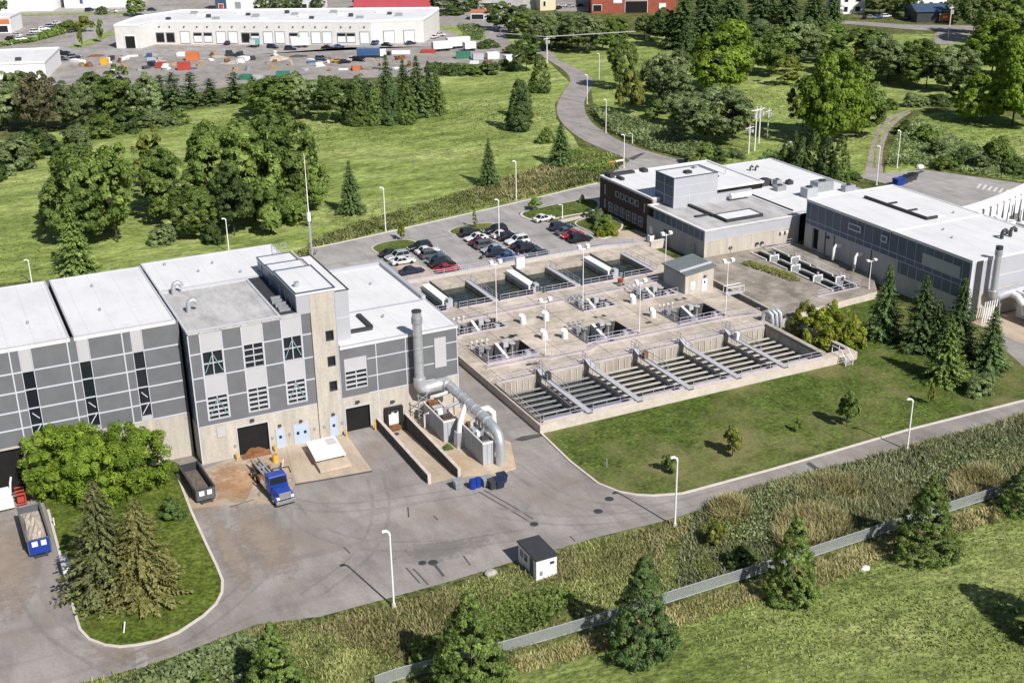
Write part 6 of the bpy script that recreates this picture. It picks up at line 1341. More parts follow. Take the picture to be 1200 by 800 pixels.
# shed
sh = thing('site_shed', 'small white shed with dark flat roof beside the entrance road', 'shed', (51, 100, 0))
SX0, SX1, SY0, SY1 = 49.8, 52.2, 97.8, 102.0
FS, FSy = Face('x', SX0), Face('y', SY0)
MB().box(SX0, SX1, SY0, SY1, .1, 2.35).build('wall', 'white', sh); MB().box(SX0-.12, SX1+.12, SY0-.12, SY1+.12, 2.35, 2.52).build('roof', 'dark_roof', sh)
d_ = FS.box(MB(), 98.5, 99.3, .15, 2.1, 0, .03).build('door', 'panel_blue_and_shade', sh); FS.box(MB(), 98.65, 98.72, 1.0, 1.2, .031, .06).build('handle', 'steel_d', d_)
for u in (99.9, 100.9): FS.box(MB(), u, u+.7, 1.0, 1.8, 0, .03).build('window', 'glass', sh)
FSy.box(MB(), 51.4, 51.9, 1.55, 1.85, 0, .06).build('vent', 'steel_d', sh); FSy.box(MB(), 50.2, 50.5, .5, 1.0, 0, .08).build('meter_box', 'galv_d', sh); MB().box(SX0-.05, SX1+.05, SY0-.05, SY1+.05, 0, .1).build('skid', 'coping', sh)
# ---------------------------------------------------------------- industrial park beyond the meadow
class Loc:
    'local frame of an oriented thing: u along, v away'
    def __init__(s, t, a): s.t, s.a, s.o = t, a, t.location.copy(); t.rotation_euler = (0, 0, a)
    def box(s, mb, u0, u1, v0, v1, z0, z1): return mb.box(s.o.x+u0, s.o.x+u1, s.o.y+v0, s.o.y+v1, z0, z1)
def far_building(name, label, pa, pb, depth, h, wall, roof, openings=(), cat='building', parapet=True, gable=False, roofparts=0, group=None):
    a, b = G(*pa), G(*pb); L = math.dist(a, b); ang = math.atan2(b[1]-a[1], b[0]-a[0])
    t = thing(name, label, cat, (*a, 0), group); l = Loc(t, ang)
    l.box(MB(), 0, L, 0, depth, 0, h).build('wall', wall, t)
    if gable:
        o = l.o; rise = gable
        MB().hull8([(o.x-.6, o.y-.6, h), (o.x+L+.6, o.y-.6, h), (o.x+L+.6, o.y+depth+.6, h), (o.x-.6, o.y+depth+.6, h)], [(o.x-.6, o.y+depth/2-.2, h+rise), (o.x+L+.6, o.y+depth/2-.2, h+rise), (o.x+L+.6, o.y+depth/2+.2, h+rise), (o.x-.6, o.y+depth/2+.2, h+rise)]).build('roof', roof, t)
    else:
        q = MB(); l.box(q, -.2, L+.2, -.2, depth+.2, h, h+.3); q.build('roof', roof, t)
        if parapet:
            q = MB(); o = l.o; rim(q, o.x-.25, o.x+L+.25, o.y-.25, o.y+depth+.25, h+.3, .4, .35); q.build('roof_edge', 'white', t)
    for k in range(roofparts):
        u = L*(.08+.84*((k*37) % 100)/100); v = depth*(.15+.7*((k*53) % 100)/100)
        q = l.box(MB(), u-.9, u+.9, v-.7, v+.7, h+.3, h+1.3).build('roof_unit', ['galv_d', 'offwhite', 'steel_d'][k % 3], t)
    for (u0, u1, z0, z1, nm, m) in openings:
        q = l.box(MB(), u0*L, u1*L, -.12, -.01, z0, z1).build(nm, m, t)
        f = MB(); w_ = .18
        l.box(f, u0*L-w_, u0*L, -.16, -.01, z0, z1); l.box(f, u1*L, u1*L+w_, -.16, -.01, z0, z1); l.box(f, u0*L-w_, u1*L+w_, -.16, -.01, z1, z1+w_); f.build('frame', 'galv_d' if m == 'white' else 'white', q)
    return t
# long warehouse: built from its surveyed front line
P = px((137, 57), (166, 57), (183, 52.2), (436, 53), (447, 52), (497, 50), (507, 43))
d0 = Vector((P[3][0]-P[2][0], P[3][1]-P[2][1])).normalized(); nv = Vector((-d0.y, d0.x)); D_ = 31.0
back = [(P[6][0]+nv.x*(D_-14), P[6][1]+nv.y*(D_-14)), (P[2][0]+nv.x*D_, P[2][1]+nv.y*D_), (P[0][0]+nv.x*22, P[0][1]+nv.y*22)]
wh = thing('warehouse', 'long pale grey warehouse with a row of loading docks beyond the meadow', 'warehouse', (*P[2], 0)); WHH = 8.0
ring_ = P + back
MB().prism(ring_, 0, WHH).build('wall', 'offwhite', wh)
ce = (sum(p[0] for p in ring_)/len(ring_), sum(p[1] for p in ring_)/len(ring_))
MB().prism([(ce[0]+(x-ce[0])*1.004, ce[1]+(y-ce[1])*1.004) for x, y in ring_], WHH, WHH+.5).build('roof', 'roof', wh)
q = MB(); strip(q, ring_+[ring_[0]], .02, .7, WHH+.5, WHH+1.0); q.build('roof_edge', 'white', wh)
wa = math.atan2(d0.y, d0.x)
def on_front(x, yb): return G(x, yb)
for x, kd in ((189, 'd'), (201, 'd'), (218, 'w'), (233, 'h'), (245, 'h'), (260, 'w'), (274, 'w'), (289, 'd'), (300, 'h'), (315, 'w'), (329, 'w'), (345, 'h'), (357, 'w'), (371, 'w'), (384, 'w'), (401, 'h'), (412, 'h'), (428, 'w')):
    c = Vector(on_front(x, 52.2+.8*(x-183)/253)) - nv*.06
    w_, z0, z1 = (3.3, .6, 4.6) if kd == 'w' else (2.9, 1.0, 4.2)
    o = MB().obox(c, w_+.5, .2, z0-.2, z1+.35, wa).build('dock_frame', 'galv_d', wh); c2 = c - nv*.14
    MB().obox(c2, w_, .12, z0, z1 if kd != 'h' else z0+2.2, wa).build('dock_door', 'void' if kd == 'd' else 'white', o)
    if kd == 'h': MB().obox(c2, w_, .12, z0+2.2, z1, wa).build('dock_opening', 'void', o)
    MB().obox(c - nv*.1, .5, .3, 6.4, 6.8, wa).build('wall_lamp', 'steel_d', wh)
for pa, pb, xs, yb in ((4, 5, (456, 480), 51), (0, 1, (154,), 57)):
    dd = Vector((P[pb][0]-P[pa][0], P[pb][1]-P[pa][1])).normalized(); a2 = math.atan2(dd.y, dd.x); n2 = Vector((-dd.y, dd.x))
    for x in xs:
        c = Vector(G(x, yb)); c = Vector(P[pa]) + dd*((c-Vector(P[pa])).dot(dd)) - n2*.08
        o = MB().obox(c, 4.2, .2, .1, 4.9, a2).build('dock_frame', 'white' if x == 154 else 'galv_d', wh); MB().obox(c-n2*.14, 3.6, .12, .2, 4.5, a2).build('dock_door', 'void' if x == 154 else 'white', o)
for k in range(20):
    u = 4+k*4.6; v = 5+((k*37) % 21); c = Vector(P[2])+d0*u+nv*v
    MB().obox(c, 1.6+(k % 3), 1.4, WHH+.5, WHH+1.4+.3*(k % 2), wa).build('roof_unit', ['steel_d', 'galv_d', 'offwhite'][k % 3], wh)
struct('loading_apron', MB().flat([[tuple(Vector(P[2])+d0*1-nv*1), tuple(Vector(P[2])+d0*20-nv*1), tuple(Vector(P[2])+d0*20-nv*5), tuple(Vector(P[2])+d0*1-nv*3)]], .1), 'pad')
far_building('long_shed', 'white sided low building behind the trees at the left edge with a brown roof band', (-60, 98), (55, 93), 30, 5.2, 'white', 'roof', [], roofparts=3)
far_building('factory', 'large white factory at the top left corner of the view', (-40, 15), (62, 13), 60, 14, 'white', 'roof', [(.2, .24, 0, 4, 'door', 'galv_d')], roofparts=4)
far_building('factory', 'tall pale factory wall right of the top left white one', (76, 10), (150, 9), 40, 16, 'white', 'roof', [(.25, .3, 2, 12, 'window', 'car_blue')])
far_building('shop', 'small white shop with an orange sign board at the left edge', (-25, 40), (14, 39), 16, 6, 'white', 'roof', [(.1, .5, .5, 3, 'window', 'glass'), (.6, .9, .5, 3, 'window', 'glass'), (.55, .98, 3.6, 5.6, 'sign', 'orange')])
far_building('barn', 'long building with bright red roof behind the warehouse', (416, 19), (503, 17), 34, 2.5, 'white', 'redroof', [(.1, .2, .5, 3, 'door', 'glass')], gable=8)
far_building('brick_factory', 'low red brick factory with pale roof beyond the trees at the top centre', (693, 16), (792, 15), 40, 8, 'redbrick', 'roof', [(.02, .12, 1, 3.5, 'window', 'glass'), (.26, .36, 4.2, 6.5, 'window', 'white'), (.4, .66, .2, 5, 'loading_door', 'void'), (.8, .88, 1, 4, 'window', 'white')], roofparts=5)
far_building('cream_building', 'plain cream walled building at the top centre', (633, 13), (651, 12), 20, 9, 'cream', 'roof', [(.2, .35, 2, 4, 'window', 'glass')])
far_building('row_building', 'low building with brown red roof at the top centre left', (560, 12), (632, 11), 18, 6, 'concrete_grey_and_shade', 'redbrick', [(.1, .2, 1, 3, 'window', 'glass')])
far_building('white_house', 'white flat house at the top right behind parked cars', (984, 17), (1013, 16), 16, 9, 'white', 'roof', [(.15, .3, 1, 3, 'window', 'glass'), (.6, .8, 1, 3, 'window', 'glass'), (.15, .3, 5, 7, 'window', 'glass'), (.6, .8, 5, 7, 'window', 'glass')])
far_building('white_house', 'white house with round black windows at the top right', (1074, 16), (1108, 15), 16, 11, 'white', 'roof', [(.1, .22, 2, 4.5, 'window', 'black'), (.4, .52, 2, 4.5, 'window', 'black'), (.75, .87, 2, 4.5, 'window', 'black'), (.1, .22, 7, 9.5, 'window', 'black'), (.4, .52, 7, 9.5, 'window', 'black'), (.75, .87, 7, 9.5, 'window', 'black')])
far_building('pavilion', 'low pavilion with slate blue roof and orange end at the top right', (1074, 27), (1117, 26), 14, 4.2, 'steel_d', 'panel_blue_and_shade', [(.62, .9, .5, 3.2, 'wall_panel', 'orange')], gable=2.4)
far_building('kiosk', 'orange roofed glass kiosk beside the far road junction', (551, 24), (586, 24), 8, 3.2, 'panel_light', 'orange', [(.05, .45, .5, 2.4, 'window', 'glass'), (.55, .95, .5, 2.4, 'window', 'glass')], parapet=False)
far_building('tower_block', 'dark blue narrow tower behind the warehouse roof', (253, 13), (266, 13), 8, 12, 'panel_blue_and_shade', 'dark_roof', [(.3, .7, 1, 3, 'window', 'red')], parapet=False)
far_building('storage_shed', 'large white shed behind the warehouse roof with plant on top', (266, 13), (300, 13), 20, 7, 'white', 'roof', [(.3, .5, 0, 4, 'door', 'galv_d')], roofparts=5)
far_building('storage_shed', 'pale shed with blue grey roof right of the dark trees behind the warehouse', (345, 13), (375, 13), 14, 5, 'offwhite', 'panel_mid', [(.3, .5, 0, 3, 'door', 'glass')], parapet=False)
# trailers, containers and lorries in the yard
def trailer(x, y, a, L, h, m, label, truck=None, name='trailer', cat='trailer'):
    b = G(x, y); t = thing(name, label, cat, (*b, 0), 'trailers and containers in the industrial yard'); l = Loc(t, a); z = 1.0 if cat == 'trailer' or truck else .1
    l.box(MB(), -L/2, L/2, -1.25, 1.25, z, z+h).build('box', m, t)
    q = MB()
    for k in range(1, int(L/1.2)): l.box(q, -L/2+k*1.2-.05, -L/2+k*1.2+.05, -1.3, -1.251, z+.1, z+h-.1)
    q.build('rib', m, t)
    l.box(MB(), -L/2-.06, -L/2-.002, -1.1, 1.1, z+.1, z+h-.1).build('rear_door', 'offwhite' if m != 'white' else 'panel_light', t)
    if z > .5:
        o = l.o
        for u in ((-L/2+1.2, -L/2+2.4, L/2-1.5) if L > 5 else (-L/2+.9, L/2-.9)):
            for v in (-1, 1): MB().tube([(o.x+u, o.y+v-.15, .5), (o.x+u, o.y+v+.15, .5)], .5, 10).build('wheel', 'black', t)
        l.box(MB(), -L/2, L/2, -.5, .5, .75, .998).build('chassis', 'steel_d', t)
    if truck:
        cb_ = l.box(MB(), L/2+.15, L/2+2.2, -1.2, 1.2, .6, 2.9).build('cab', truck, t, bev=.1); l.box(MB(), L/2+2.201, L/2+2.22, -1.0, 1.0, 1.8, 2.6).build('windshield', 'glass', cb_)
        o = l.o
        for v in (-1, 1): MB().tube([(o.x+L/2+1.2, o.y+v-.15, .5), (o.x+L/2+1.2, o.y+v+.15, .5)], .5, 10).build('wheel', 'black', t)
    return t
TR = [(352, 56, wa+.35, 9, 2.6, 'white', 'white box trailer parked slantwise at the middle dock doors', None), (518, 60, wa+.5, 10, 2.6, 'white', 'white trailer left of the pair near the yard corner', None), (537, 57, wa+.5, 12, 3.2, 'white', 'larger white trailer right of the pair near the yard corner', None),
      (550, 60, wa+.6, 6, 2.4, 'white', 'small white box body right of the yard corner trailers', None), (432, 68, wa+.15, 11, 2.6, 'car_blue', 'pale blue container lorry with white cab in the yard', 'white'), (299, 55.5, wa+1.4, 5, 2.2, 'teal', 'turquoise box van at a dark dock door', None)]
for x, y, a, L, h, m, lab, tk in TR: trailer(x, y, a, L*.72, h*.95, m, lab, tk)
CT = [(543, 68.5, wa+.2, 7, 2.5, 'green', 'green container with pale mark in the yard corner'), (60, 78.5, wa-.4, 5, 1.8, 'green', 'green container behind the tree belt at the left'), (332, 90, wa+.2, 6, 1.8, 'green', 'green skip just behind the tree belt'), (288, 93, wa, 5, 1.6, 'green', 'green skip partly hidden by the pines'),
      (226, 71, wa+.1, 6, 3.2, 'orange', 'bright orange container standing in the yard'), (216, 82, wa+.3, 6, 2.8, 'red', 'bright red container in front of the orange one'), (189, 80, wa, 4, 2.2, 'red', 'small red container left of the larger red one'), (178, 78, wa, 3, 2.0, 'car_navy', 'dark blue round topped bin left of the small red container'),
      (213, 66, wa, 4, 1.4, 'white', 'white flat box behind the orange container'), (286, 71, wa-.5, 5, 1.4, 'white', 'white tilted box among the yard piles'), (560, 70, wa+.3, 5, 2.2, 'panel_light', 'pale grey container right of the green container'), (577, 69, wa+.5, 6, 2.4, 'white', 'white container near the bushes at the yard corner'),
      (598, 71, wa+.6, 6, 2.0, 'white', 'last white container at the yard end by the dark tree'), (556, 78, wa, 4, 1.8, 'white', 'small white box in front of the yard corner containers'), (572, 76, wa, 4, 1.6, 'redbrick', 'rusty container between white ones at the yard corner'), (502, 62, wa, 7, 1.2, 'red', 'low red skip left of the yard corner trailers'),
      (91, 74, wa-.6, 9, 1.2, 'white', 'white tarpaulin covered stack behind the left trees'), (123, 76, wa, 3, 2.4, 'yellow', 'yellow box on a white stand in the left yard'), (470, 63.5, wa+.1, 9, 1.2, 'white', 'white boat shaped load in front of the right dock doors'), (302, 93, wa, 4, 1.2, 'panel_light', 'pale skip at the tree belt edge'), (418, 83, wa, 3, 1.6, 'orange', 'orange machine at the tree belt edge')]
for x, y, a, L, h, m, lab in CT: trailer(x, y, a, L*.72, h*.9, m, lab, None, 'container', 'container')
G1 = 'vehicles around the industrial yard'
YC = [(48, 64, 'sedan', 'car_red', 'red car at the corner of the left white building'), (59, 64, 'suv', 'car_navy', 'dark car right of the red car by the left white building'), (71, 64.5, 'suv', 'car_black', 'black car in the middle of the left yard row'), (78, 65, 'sedan', 'car_navy', 'navy car at the right of the left yard row'), (73, 71, 'sedan', 'car_grey', 'dark grey car in front of the left yard row'),
      (87, 69, 'suv', 'car_navy', 'navy car beside the white tarpaulin stack'), (85, 38, 'sedan', 'car_grey', 'grey car driving on the curved road at the top left'), (377, 71, 'suv', 'car_grey', 'dark van parked by the yard lamp'), (396, 73.5, 'sedan', 'car_yellow', 'yellow car in the middle of the yard'), (404, 74.5, 'sedan', 'car_black', 'black car right of the yellow car'), (413, 71, 'sedan', 'car_white', 'white car behind the black cars in the yard'), (420, 72, 'suv', 'car_black', 'black car left of the pale blue lorry'),
      (384, 57.5, 'sedan', 'car_black', 'black car in front of the white dock doors'), (397, 56.5, 'sedan', 'car_blue', 'blue car in front of the half open dock'), (441, 52.5, 'suv', 'car_blue', 'blue car at the recess of the warehouse front'), (454, 54.5, 'sedan', 'car_black', 'black car in front of the right hand white door'), (470, 50.5, 'sedan', 'car_navy', 'navy car near the right end of the warehouse'), (481, 52.5, 'sedan', 'car_navy', 'dark car under the last white dock door'),
      (510, 45, 'sedan', 'car_white', 'near white car at the right end of the warehouse'), (516, 42.5, 'sedan', 'car_white', 'far white car at the right end of the warehouse'), (253, 50.5, 'sedan', 'car_black', 'black car among the left dock doors'), (262, 51.5, 'sedan', 'car_yellow', 'yellow black car beneath a white dock door'), (268, 52.5, 'sedan', 'car_navy', 'navy car right of the yellow one at the docks'), (320, 57, 'suv', 'car_navy', 'navy vehicle under the twin white doors'), (341, 59, 'suv', 'car_navy', 'navy vehicle beside the slanted trailer'),
      (25, 48, 'suv', 'car_white', 'white van nearest the hedge in the left car lot'), (12, 47, 'sedan', 'car_black', 'black car in the left car lot'), (20, 43, 'sedan', 'car_white', 'white car at the back of the left car lot'), (42, 39, 'suv', 'car_white', 'white and navy vehicle in the left lot'), (60, 33, 'suv', 'car_navy', 'navy vehicle by the hedge at the top left'), (66, 29, 'sedan', 'car_white', 'white vehicle by the hedge at the top left'), (8, 53, 'sedan', 'car_white', 'white car at the very left of the lot'), (38, 45, 'suv', 'car_silver', 'silver van at the right side of the left lot'), (52, 36, 'suv', 'car_white', 'white pickup at the right of the left lot'),
      (105, 13.5, 'suv', 'car_navy', 'navy lorry beside the top left factory'), (133, 15, 'sedan', 'car_white', 'white van near the junction by the warehouse'), (178, 13, 'sedan', 'car_navy', 'dark car left behind the warehouse roof'), (605, 27.5, 'suv', 'car_black', 'black car on the far road right of the kiosk'),
      (1013, 22.5, 'sedan', 'car_black', 'black car at the left of the top right row'), (1020, 22, 'sedan', 'car_silver', 'silver car in the top right row'), (1028, 22, 'sedan', 'car_blue', 'bright blue car in the top right row'), (1038, 21, 'suv', 'car_white', 'white car in the top right row'), (1062, 23, 'suv', 'car_grey', 'grey car left of the pavilion'), (660, 8, 'sedan', 'car_white', 'white car in the lot at the top centre'), (668, 9, 'sedan', 'car_silver', 'silver car in the lot at the top centre'), (680, 8, 'sedan', 'car_black', 'black car in the lot at the top centre'), (655, 11, 'sedan', 'car_black', 'front black car in the lot at the top centre')]
for k, (x, y, kd, p, lab) in enumerate(YC):
    b = G(x, y); put_car(kd, p, b[0], b[1], wa+[0, .6, 1.3, -.3][k % 4], lab, G1, 1.0, .1)
for k, (x, y, rz, n, m, lab) in enumerate(((146, 70, 2.0, 1.1, 'rock', 'low grey brown spoil pile left of the red containers'), (205, 76, 3.5, .9, 'wood', 'heap of planks between the red containers'), (325, 70, 5.0, 1.3, 'pad', 'pale sand coloured heap in the yard'), (270, 74, 4.5, .8, 'rock', 'grey rubble pile in the middle of the yard'), (255, 67, 4.0, .7, 'rock', 'rubble pile right of the orange container'), (350, 66.5, 4.5, .6, 'dark_conc_and_shade', 'dark strip of rubble behind the sand heap'), (112, 66, 4, .6, 'rust', 'brown scrap row at the edge of the left yard'), (175, 65, 4, .9, 'rock', 'scrap row below the warehouse corner'), (105, 78, 2.5, 1.5, 'rust', 'brown scrap heap behind the left trees'))):
    b = G(x, y); q = MB(); nn = 12; random.seed(k)
    q.v = [(b[0]+rz*(.4+.6*random.random())*math.cos(6.283*i/nn)*f, b[1]+rz*.7*math.sin(6.283*i/nn)*f, z*n*random.uniform(.7, 1.1)) for f, z in ((1, 0), (.72, .6), (.3, 1)) for i in range(nn)]
    q.f = [(r*nn+i, r*nn+(i+1) % nn, (r+1)*nn+(i+1) % nn, (r+1)*nn+i) for r in range(2) for i in range(nn)] + [tuple(2*nn+i for i in range(nn))]
    tag(q.build('rubble_pile', m), lab, 'rubble')
# small stacks and pallets that clutter the yard
r9 = random.Random(5); NC = 0
cells_ = [(x, y) for y in (66, 70, 74, 78, 82) for x in range(100, 480, 15)]
r9.shuffle(cells_); pk = sorted(cells_[:58], key=lambda c: (c[1], c[0])); rown = {66: 'the row nearest the warehouse', 70: 'the second row from the warehouse', 74: 'the middle row of the yard', 78: 'the fourth row from the warehouse', 82: 'the row by the tree belt'}; cn = {}
for x, y in pk:
    b = G(x+r9.uniform(-5, 5), y+r9.uniform(-1.2, 1.2)); a = r9.uniform(0, 3.1); cn[y] = cn.get(y, 0)+1; m = r9.choice(['rust', 'wood', 'offwhite', 'white', 'galv_d', 'steel_d', 'rock', 'panel_mid', 'car_blue', 'dark_conc_and_shade', 'white', 'pad'])
    colr = {'rust': 'rusty', 'wood': 'timber', 'offwhite': 'off white', 'white': 'white', 'galv_d': 'grey metal', 'steel_d': 'black', 'rock': 'stony', 'panel_mid': 'grey', 'car_blue': 'blue', 'dark_conc_and_shade': 'dark', 'pad': 'tan'}[m]
    q = MB(); L, W = r9.uniform(1.2, 4.2), r9.uniform(.8, 1.8); z = 0
    for k in range(r9.choice([1, 2, 3])): h_ = r9.uniform(.3, .8); q.obox((b[0]+r9.uniform(-.3, .3), b[1]+r9.uniform(-.3, .3)), L*(1-.15*k), W*(1-.1*k), z+.05, z+h_, a+r9.uniform(-.2, .2)); z += h_
    i_ = len(q.v); tag(q.build('material_stack', m), f'{colr} stack, {ORD[cn[y]-1]} from the left in {rown[y]}', 'stack', 'stacks of material in the industrial yard')
# ---------------------------------------------------------------- trees and shrubs
def belt(rows, desc, group):
    rows = sorted(rows, key=lambda r: r[1]); n = len(rows)
    for k, (kd, x, y, yt, w_) in enumerate(rows):
        tree(kd, x, y, yt, w_, f'{ORD[k] if k < n-1 else "rightmost"} from the left of {desc}' if k < n-1 else f'rightmost of {desc}', group)
belt([('olive', 10, 152, 84, 66), ('brown', 55, 158, 84, 66), ('olive', 92, 152, 94, 56), ('broad', 138, 140, 74, 60), ('olive', 172, 142, 84, 52), ('dark', 118, 132, 84, 50), ('broad', 32, 135, 82, 44)], 'the tall trees at the belt\'s left end', 'olive trees of the left belt')
belt([('pine', 205, 128, 82, 42), ('pine', 226, 124, 82, 36), ('pine', 248, 122, 90, 34), ('pine', 276, 120, 82, 36), ('pine', 298, 116, 88, 30), ('pine', 190, 120, 86, 34)], 'the dark pines behind the meadow', 'dark pines of the left belt')
belt([('broad', 322, 142, 88, 60), ('olive', 352, 138, 86, 56), ('dark', 398, 142, 88, 50), ('broad', 378, 128, 88, 46), ('broad', 305, 132, 92, 44), ('olive', 425, 128, 86, 40)], 'the mixed leafy trees in the middle of the belt', 'leafy trees of the middle belt')
belt([('bush', 10, 200, 158, 62), ('bush', 50, 182, 150, 54), ('bush', 86, 174, 148, 46), ('bush', 116, 160, 134, 48), ('bush', 150, 153, 126, 48), ('bush', 186, 150, 130, 44), ('bush', 208, 146, 130, 30), ('bush', -25, 215, 165, 60), ('bush', 28, 192, 158, 44)], 'the low rounded shrubs along the meadow edge', 'shrubs along the meadow edge')
belt([('spruce_dark', 455, 137, 60, 40), ('spruce_dark', 490, 135, 62, 46), ('spruce', 512, 134, 72, 30), ('spruce_dark', 474, 132, 66, 36), ('spruce_dark', 503, 128, 68, 30)], 'the tall dark spruces in the clump beside the yard', 'spruces of the dark clump')
belt([('cedar', 420, 147, 96, 26), ('cedar', 440, 146, 100, 24), ('cedar', 458, 146, 94, 24), ('cedar', 477, 145, 94, 24), ('cedar', 430, 142, 94, 22)], 'the small cedars in front of the dark spruce clump', 'cedars before the spruce clump')
belt([('bush', 527, 88, 76, 28), ('bush', 552, 88, 76, 32), ('bush', 578, 86, 70, 36), ('bush', 592, 80, 70, 24), ('bush', 545, 82, 74, 24), ('bush', 600, 62, 52, 26), ('bush', 572, 56, 46, 30)], 'the bushes along the far corner of the yard', 'bushes at the yard corner')
for a in (('broad', 98, 290, 168, 84, 'tall leafy tree, leftmost in the clump on the meadow'), ('broad', 138, 284, 168, 78, 'tall leafy tree second from left in the clump on the meadow'), ('spruce', 92, 320, 226, 54, 'light green conifer at the front left of the meadow clump'), ('bush', 70, 262, 205, 40, 'round shrub at the left foot of the meadow clump'), ('broad', 118, 268, 190, 60, 'leafy tree at the back left of the meadow clump'),
          ('poplar', 182, 235, 146, 40, 'yellowing poplar standing alone between two leafy clumps'), ('broad', 205, 262, 170, 62, 'leafy tree just right of the yellowing poplar'), ('dark', 195, 250, 190, 46, 'dark tree behind the yellowing poplar'), ('broad', 252, 252, 142, 72, 'tall leafy tree with uneven top in the middle clump'), ('broad', 300, 258, 134, 86, 'largest leafy tree of the middle clump'), ('broad', 346, 250, 126, 78, 'tall leafy tree at the right of the middle clump'),
          ('dark', 275, 276, 190, 60, 'dark leafy tree at the front of the middle clump'), ('broad', 228, 280, 218, 62, 'bright low leafy tree at the front left of the middle clump'), ('small', 318, 273, 214, 50, 'small light green tree before the middle clump'), ('broad', 366, 246, 170, 44, 'narrow leafy tree at the right edge of the middle clump'), ('bush', 345, 262, 228, 50, 'dark shrub under the right of the middle clump'), ('broad', 325, 232, 128, 70, 'leafy tree at the back of the middle clump'), ('bush', 250, 285, 258, 30, 'small shrub at the foot of the middle clump'),
          ('bush', 190, 285, 262, 34, 'low shrub in the gap between the meadow clumps')): tree(*a)
for a in (('spruce_dark', 412, 250, 185, 36, 'single dark conical spruce on the meadow behind the car park'), ('spruce_dark', 573, 217, 159, 29, 'single dark spruce in the centre of the meadow'), ('spruce_dark', 657, 193, 140, 36, 'broad dark spruce beside the bend of the access road'), ('bush', 640, 168, 150, 22, 'small dark bush left of the spruce by the road bend'), ('cedar', 608, 153, 90, 30, 'dark columnar tree nearest in the row of three by the road'), ('cedar', 633, 108, 62, 26, 'dark columnar tree in the middle of the row by the road'), ('dark', 617, 84, 40, 36, 'dark tree at the far end of the road row'), ('cedar', 613, 138, 92, 24, 'slim columnar tree just behind the nearest one by the road'),
          ('small', 738, 134, 86, 32, 'light green rounded tree right of the access road'), ('broad', 726, 105, 42, 40, 'leafy tree behind the light green one right of the road'), ('olive', 785, 132, 60, 62, 'grey green tree left in the group near the office'), ('olive', 770, 118, 66, 44, 'smaller grey green tree behind the group near the office'), ('olive', 838, 172, 100, 82, 'wide grey olive tree nearest the office roof'), ('olive', 802, 152, 100, 62, 'grey olive tree in the middle of the group near the office'), ('brown', 858, 165, 112, 46, 'brownish olive tree at the right of the group near the office'),
          ('bright', 850, 110, 24, 98, 'big bright green round tree beyond the office'), ('spruce_dark', 802, 80, 22, 40, 'dark conifer left of the big bright green tree'), ('bright', 972, 168, 62, 88, 'large bright leafy tree beside the gravel path'), ('broad', 1003, 160, 70, 66, 'leafy tree right behind the large bright one by the gravel path'), ('broad', 940, 155, 84, 46, 'lower leafy tree left of the large bright one by the path'),
          ('poplar', 922, 100, 62, 34, 'yellow green small tree between the big trees'), ('small', 770, 140, 118, 26, 'light bush tree beside the grey olive group')): tree(*a)
belt([('olive', 636, 60, 14, 48), ('broad', 660, 56, 18, 44), ('olive', 684, 62, 15, 52), ('broad', 706, 60, 22, 36), ('broad', 614, 46, 14, 40), ('dark', 585, 36, 2, 36), ('dark', 603, 40, 6, 34), ('olive', 648, 48, 12, 40), ('broad', 722, 52, 20, 36)], 'the rounded trees behind the power line', 'trees behind the power line')
belt([('spruce_dark', 800, 58, -22, 52), ('spruce_dark', 826, 48, -25, 52), ('spruce_dark', 856, 46, -28, 56), ('spruce_dark', 890, 44, -26, 56), ('spruce_dark', 922, 46, -28, 56), ('spruce_dark', 952, 46, -24, 52), ('spruce_dark', 974, 42, -18, 40), ('dark', 780, 55, 8, 40), ('dark', 770, 48, 18, 30), ('dark', 840, 30, -30, 60), ('dark', 905, 30, -30, 60), ('dark', 755, 44, 16, 26)], 'the very dark conifers along the top right of centre', 'dark conifers at the top')
belt([('broad', 905, 88, 28, 60), ('olive', 938, 78, 24, 60), ('broad', 968, 74, 28, 56), ('broad', 1002, 88, 32, 62), ('olive', 1040, 98, 40, 62), ('broad', 1085, 104, 46, 62), ('olive', 1115, 108, 54, 56), ('dark', 1022, 82, 34, 50), ('broad', 1062, 92, 48, 50), ('dark', 880, 76, 30, 50), ('olive', 888, 60, 22, 60)], 'the leafy trees in the long row behind the right meadow', 'leafy trees of the right row')
belt([('bright', 1162, 88, 22, 80), ('bright', 1186, 148, 42, 84), ('bright', 1150, 145, 84, 62), ('broad', 1200, 70, -20, 80), ('broad', 1165, 50, -16, 60), ('poplar', 1150, 58, 24, 34), ('dark', 1215, 130, 60, 70), ('dark', 1140, 40, -12, 40), ('broad', 1230, 100, 10, 80), ('dark', 1128, 120, 76, 40)], 'the big trees crowding the right edge', 'big trees at the right edge')
belt([('dark', 1030, 18, -14, 34), ('dark', 1052, 18, -16, 36), ('broad', 1068, 22, -10, 24), ('dark', 1012, 14, -16, 26), ('dark', 1120, 28, -6, 30)], 'the trees among the houses at the top right', 'trees among the far houses')
belt([('dark', 308, 16, -4, 24), ('dark', 328, 16, -6, 26), ('dark', 344, 14, -4, 22), ('dark', 424, 12, -8, 26), ('broad', 160, 19, -8, 26), ('dark', 372, 13, -2, 20)], 'the dark trees behind the warehouse roof', 'trees behind the warehouse')
belt([('dark', 520, 14, -6, 36), ('dark', 548, 14, -8, 34), ('dark', 574, 18, 4, 26), ('bush', 530, 18, 8, 30)], 'the trees at the top above the far road', 'trees above the far road')
belt([('cedar', 921, 199, 164, 24), ('cedar', 938, 204, 158, 26), ('cedar', 952, 206, 152, 25), ('cedar', 967, 209, 156, 25), ('cedar', 983, 212, 158, 25), ('spruce_dark', 930, 196, 150, 28)], 'the close cedars behind the rear roofs of the office', 'cedars behind the office')
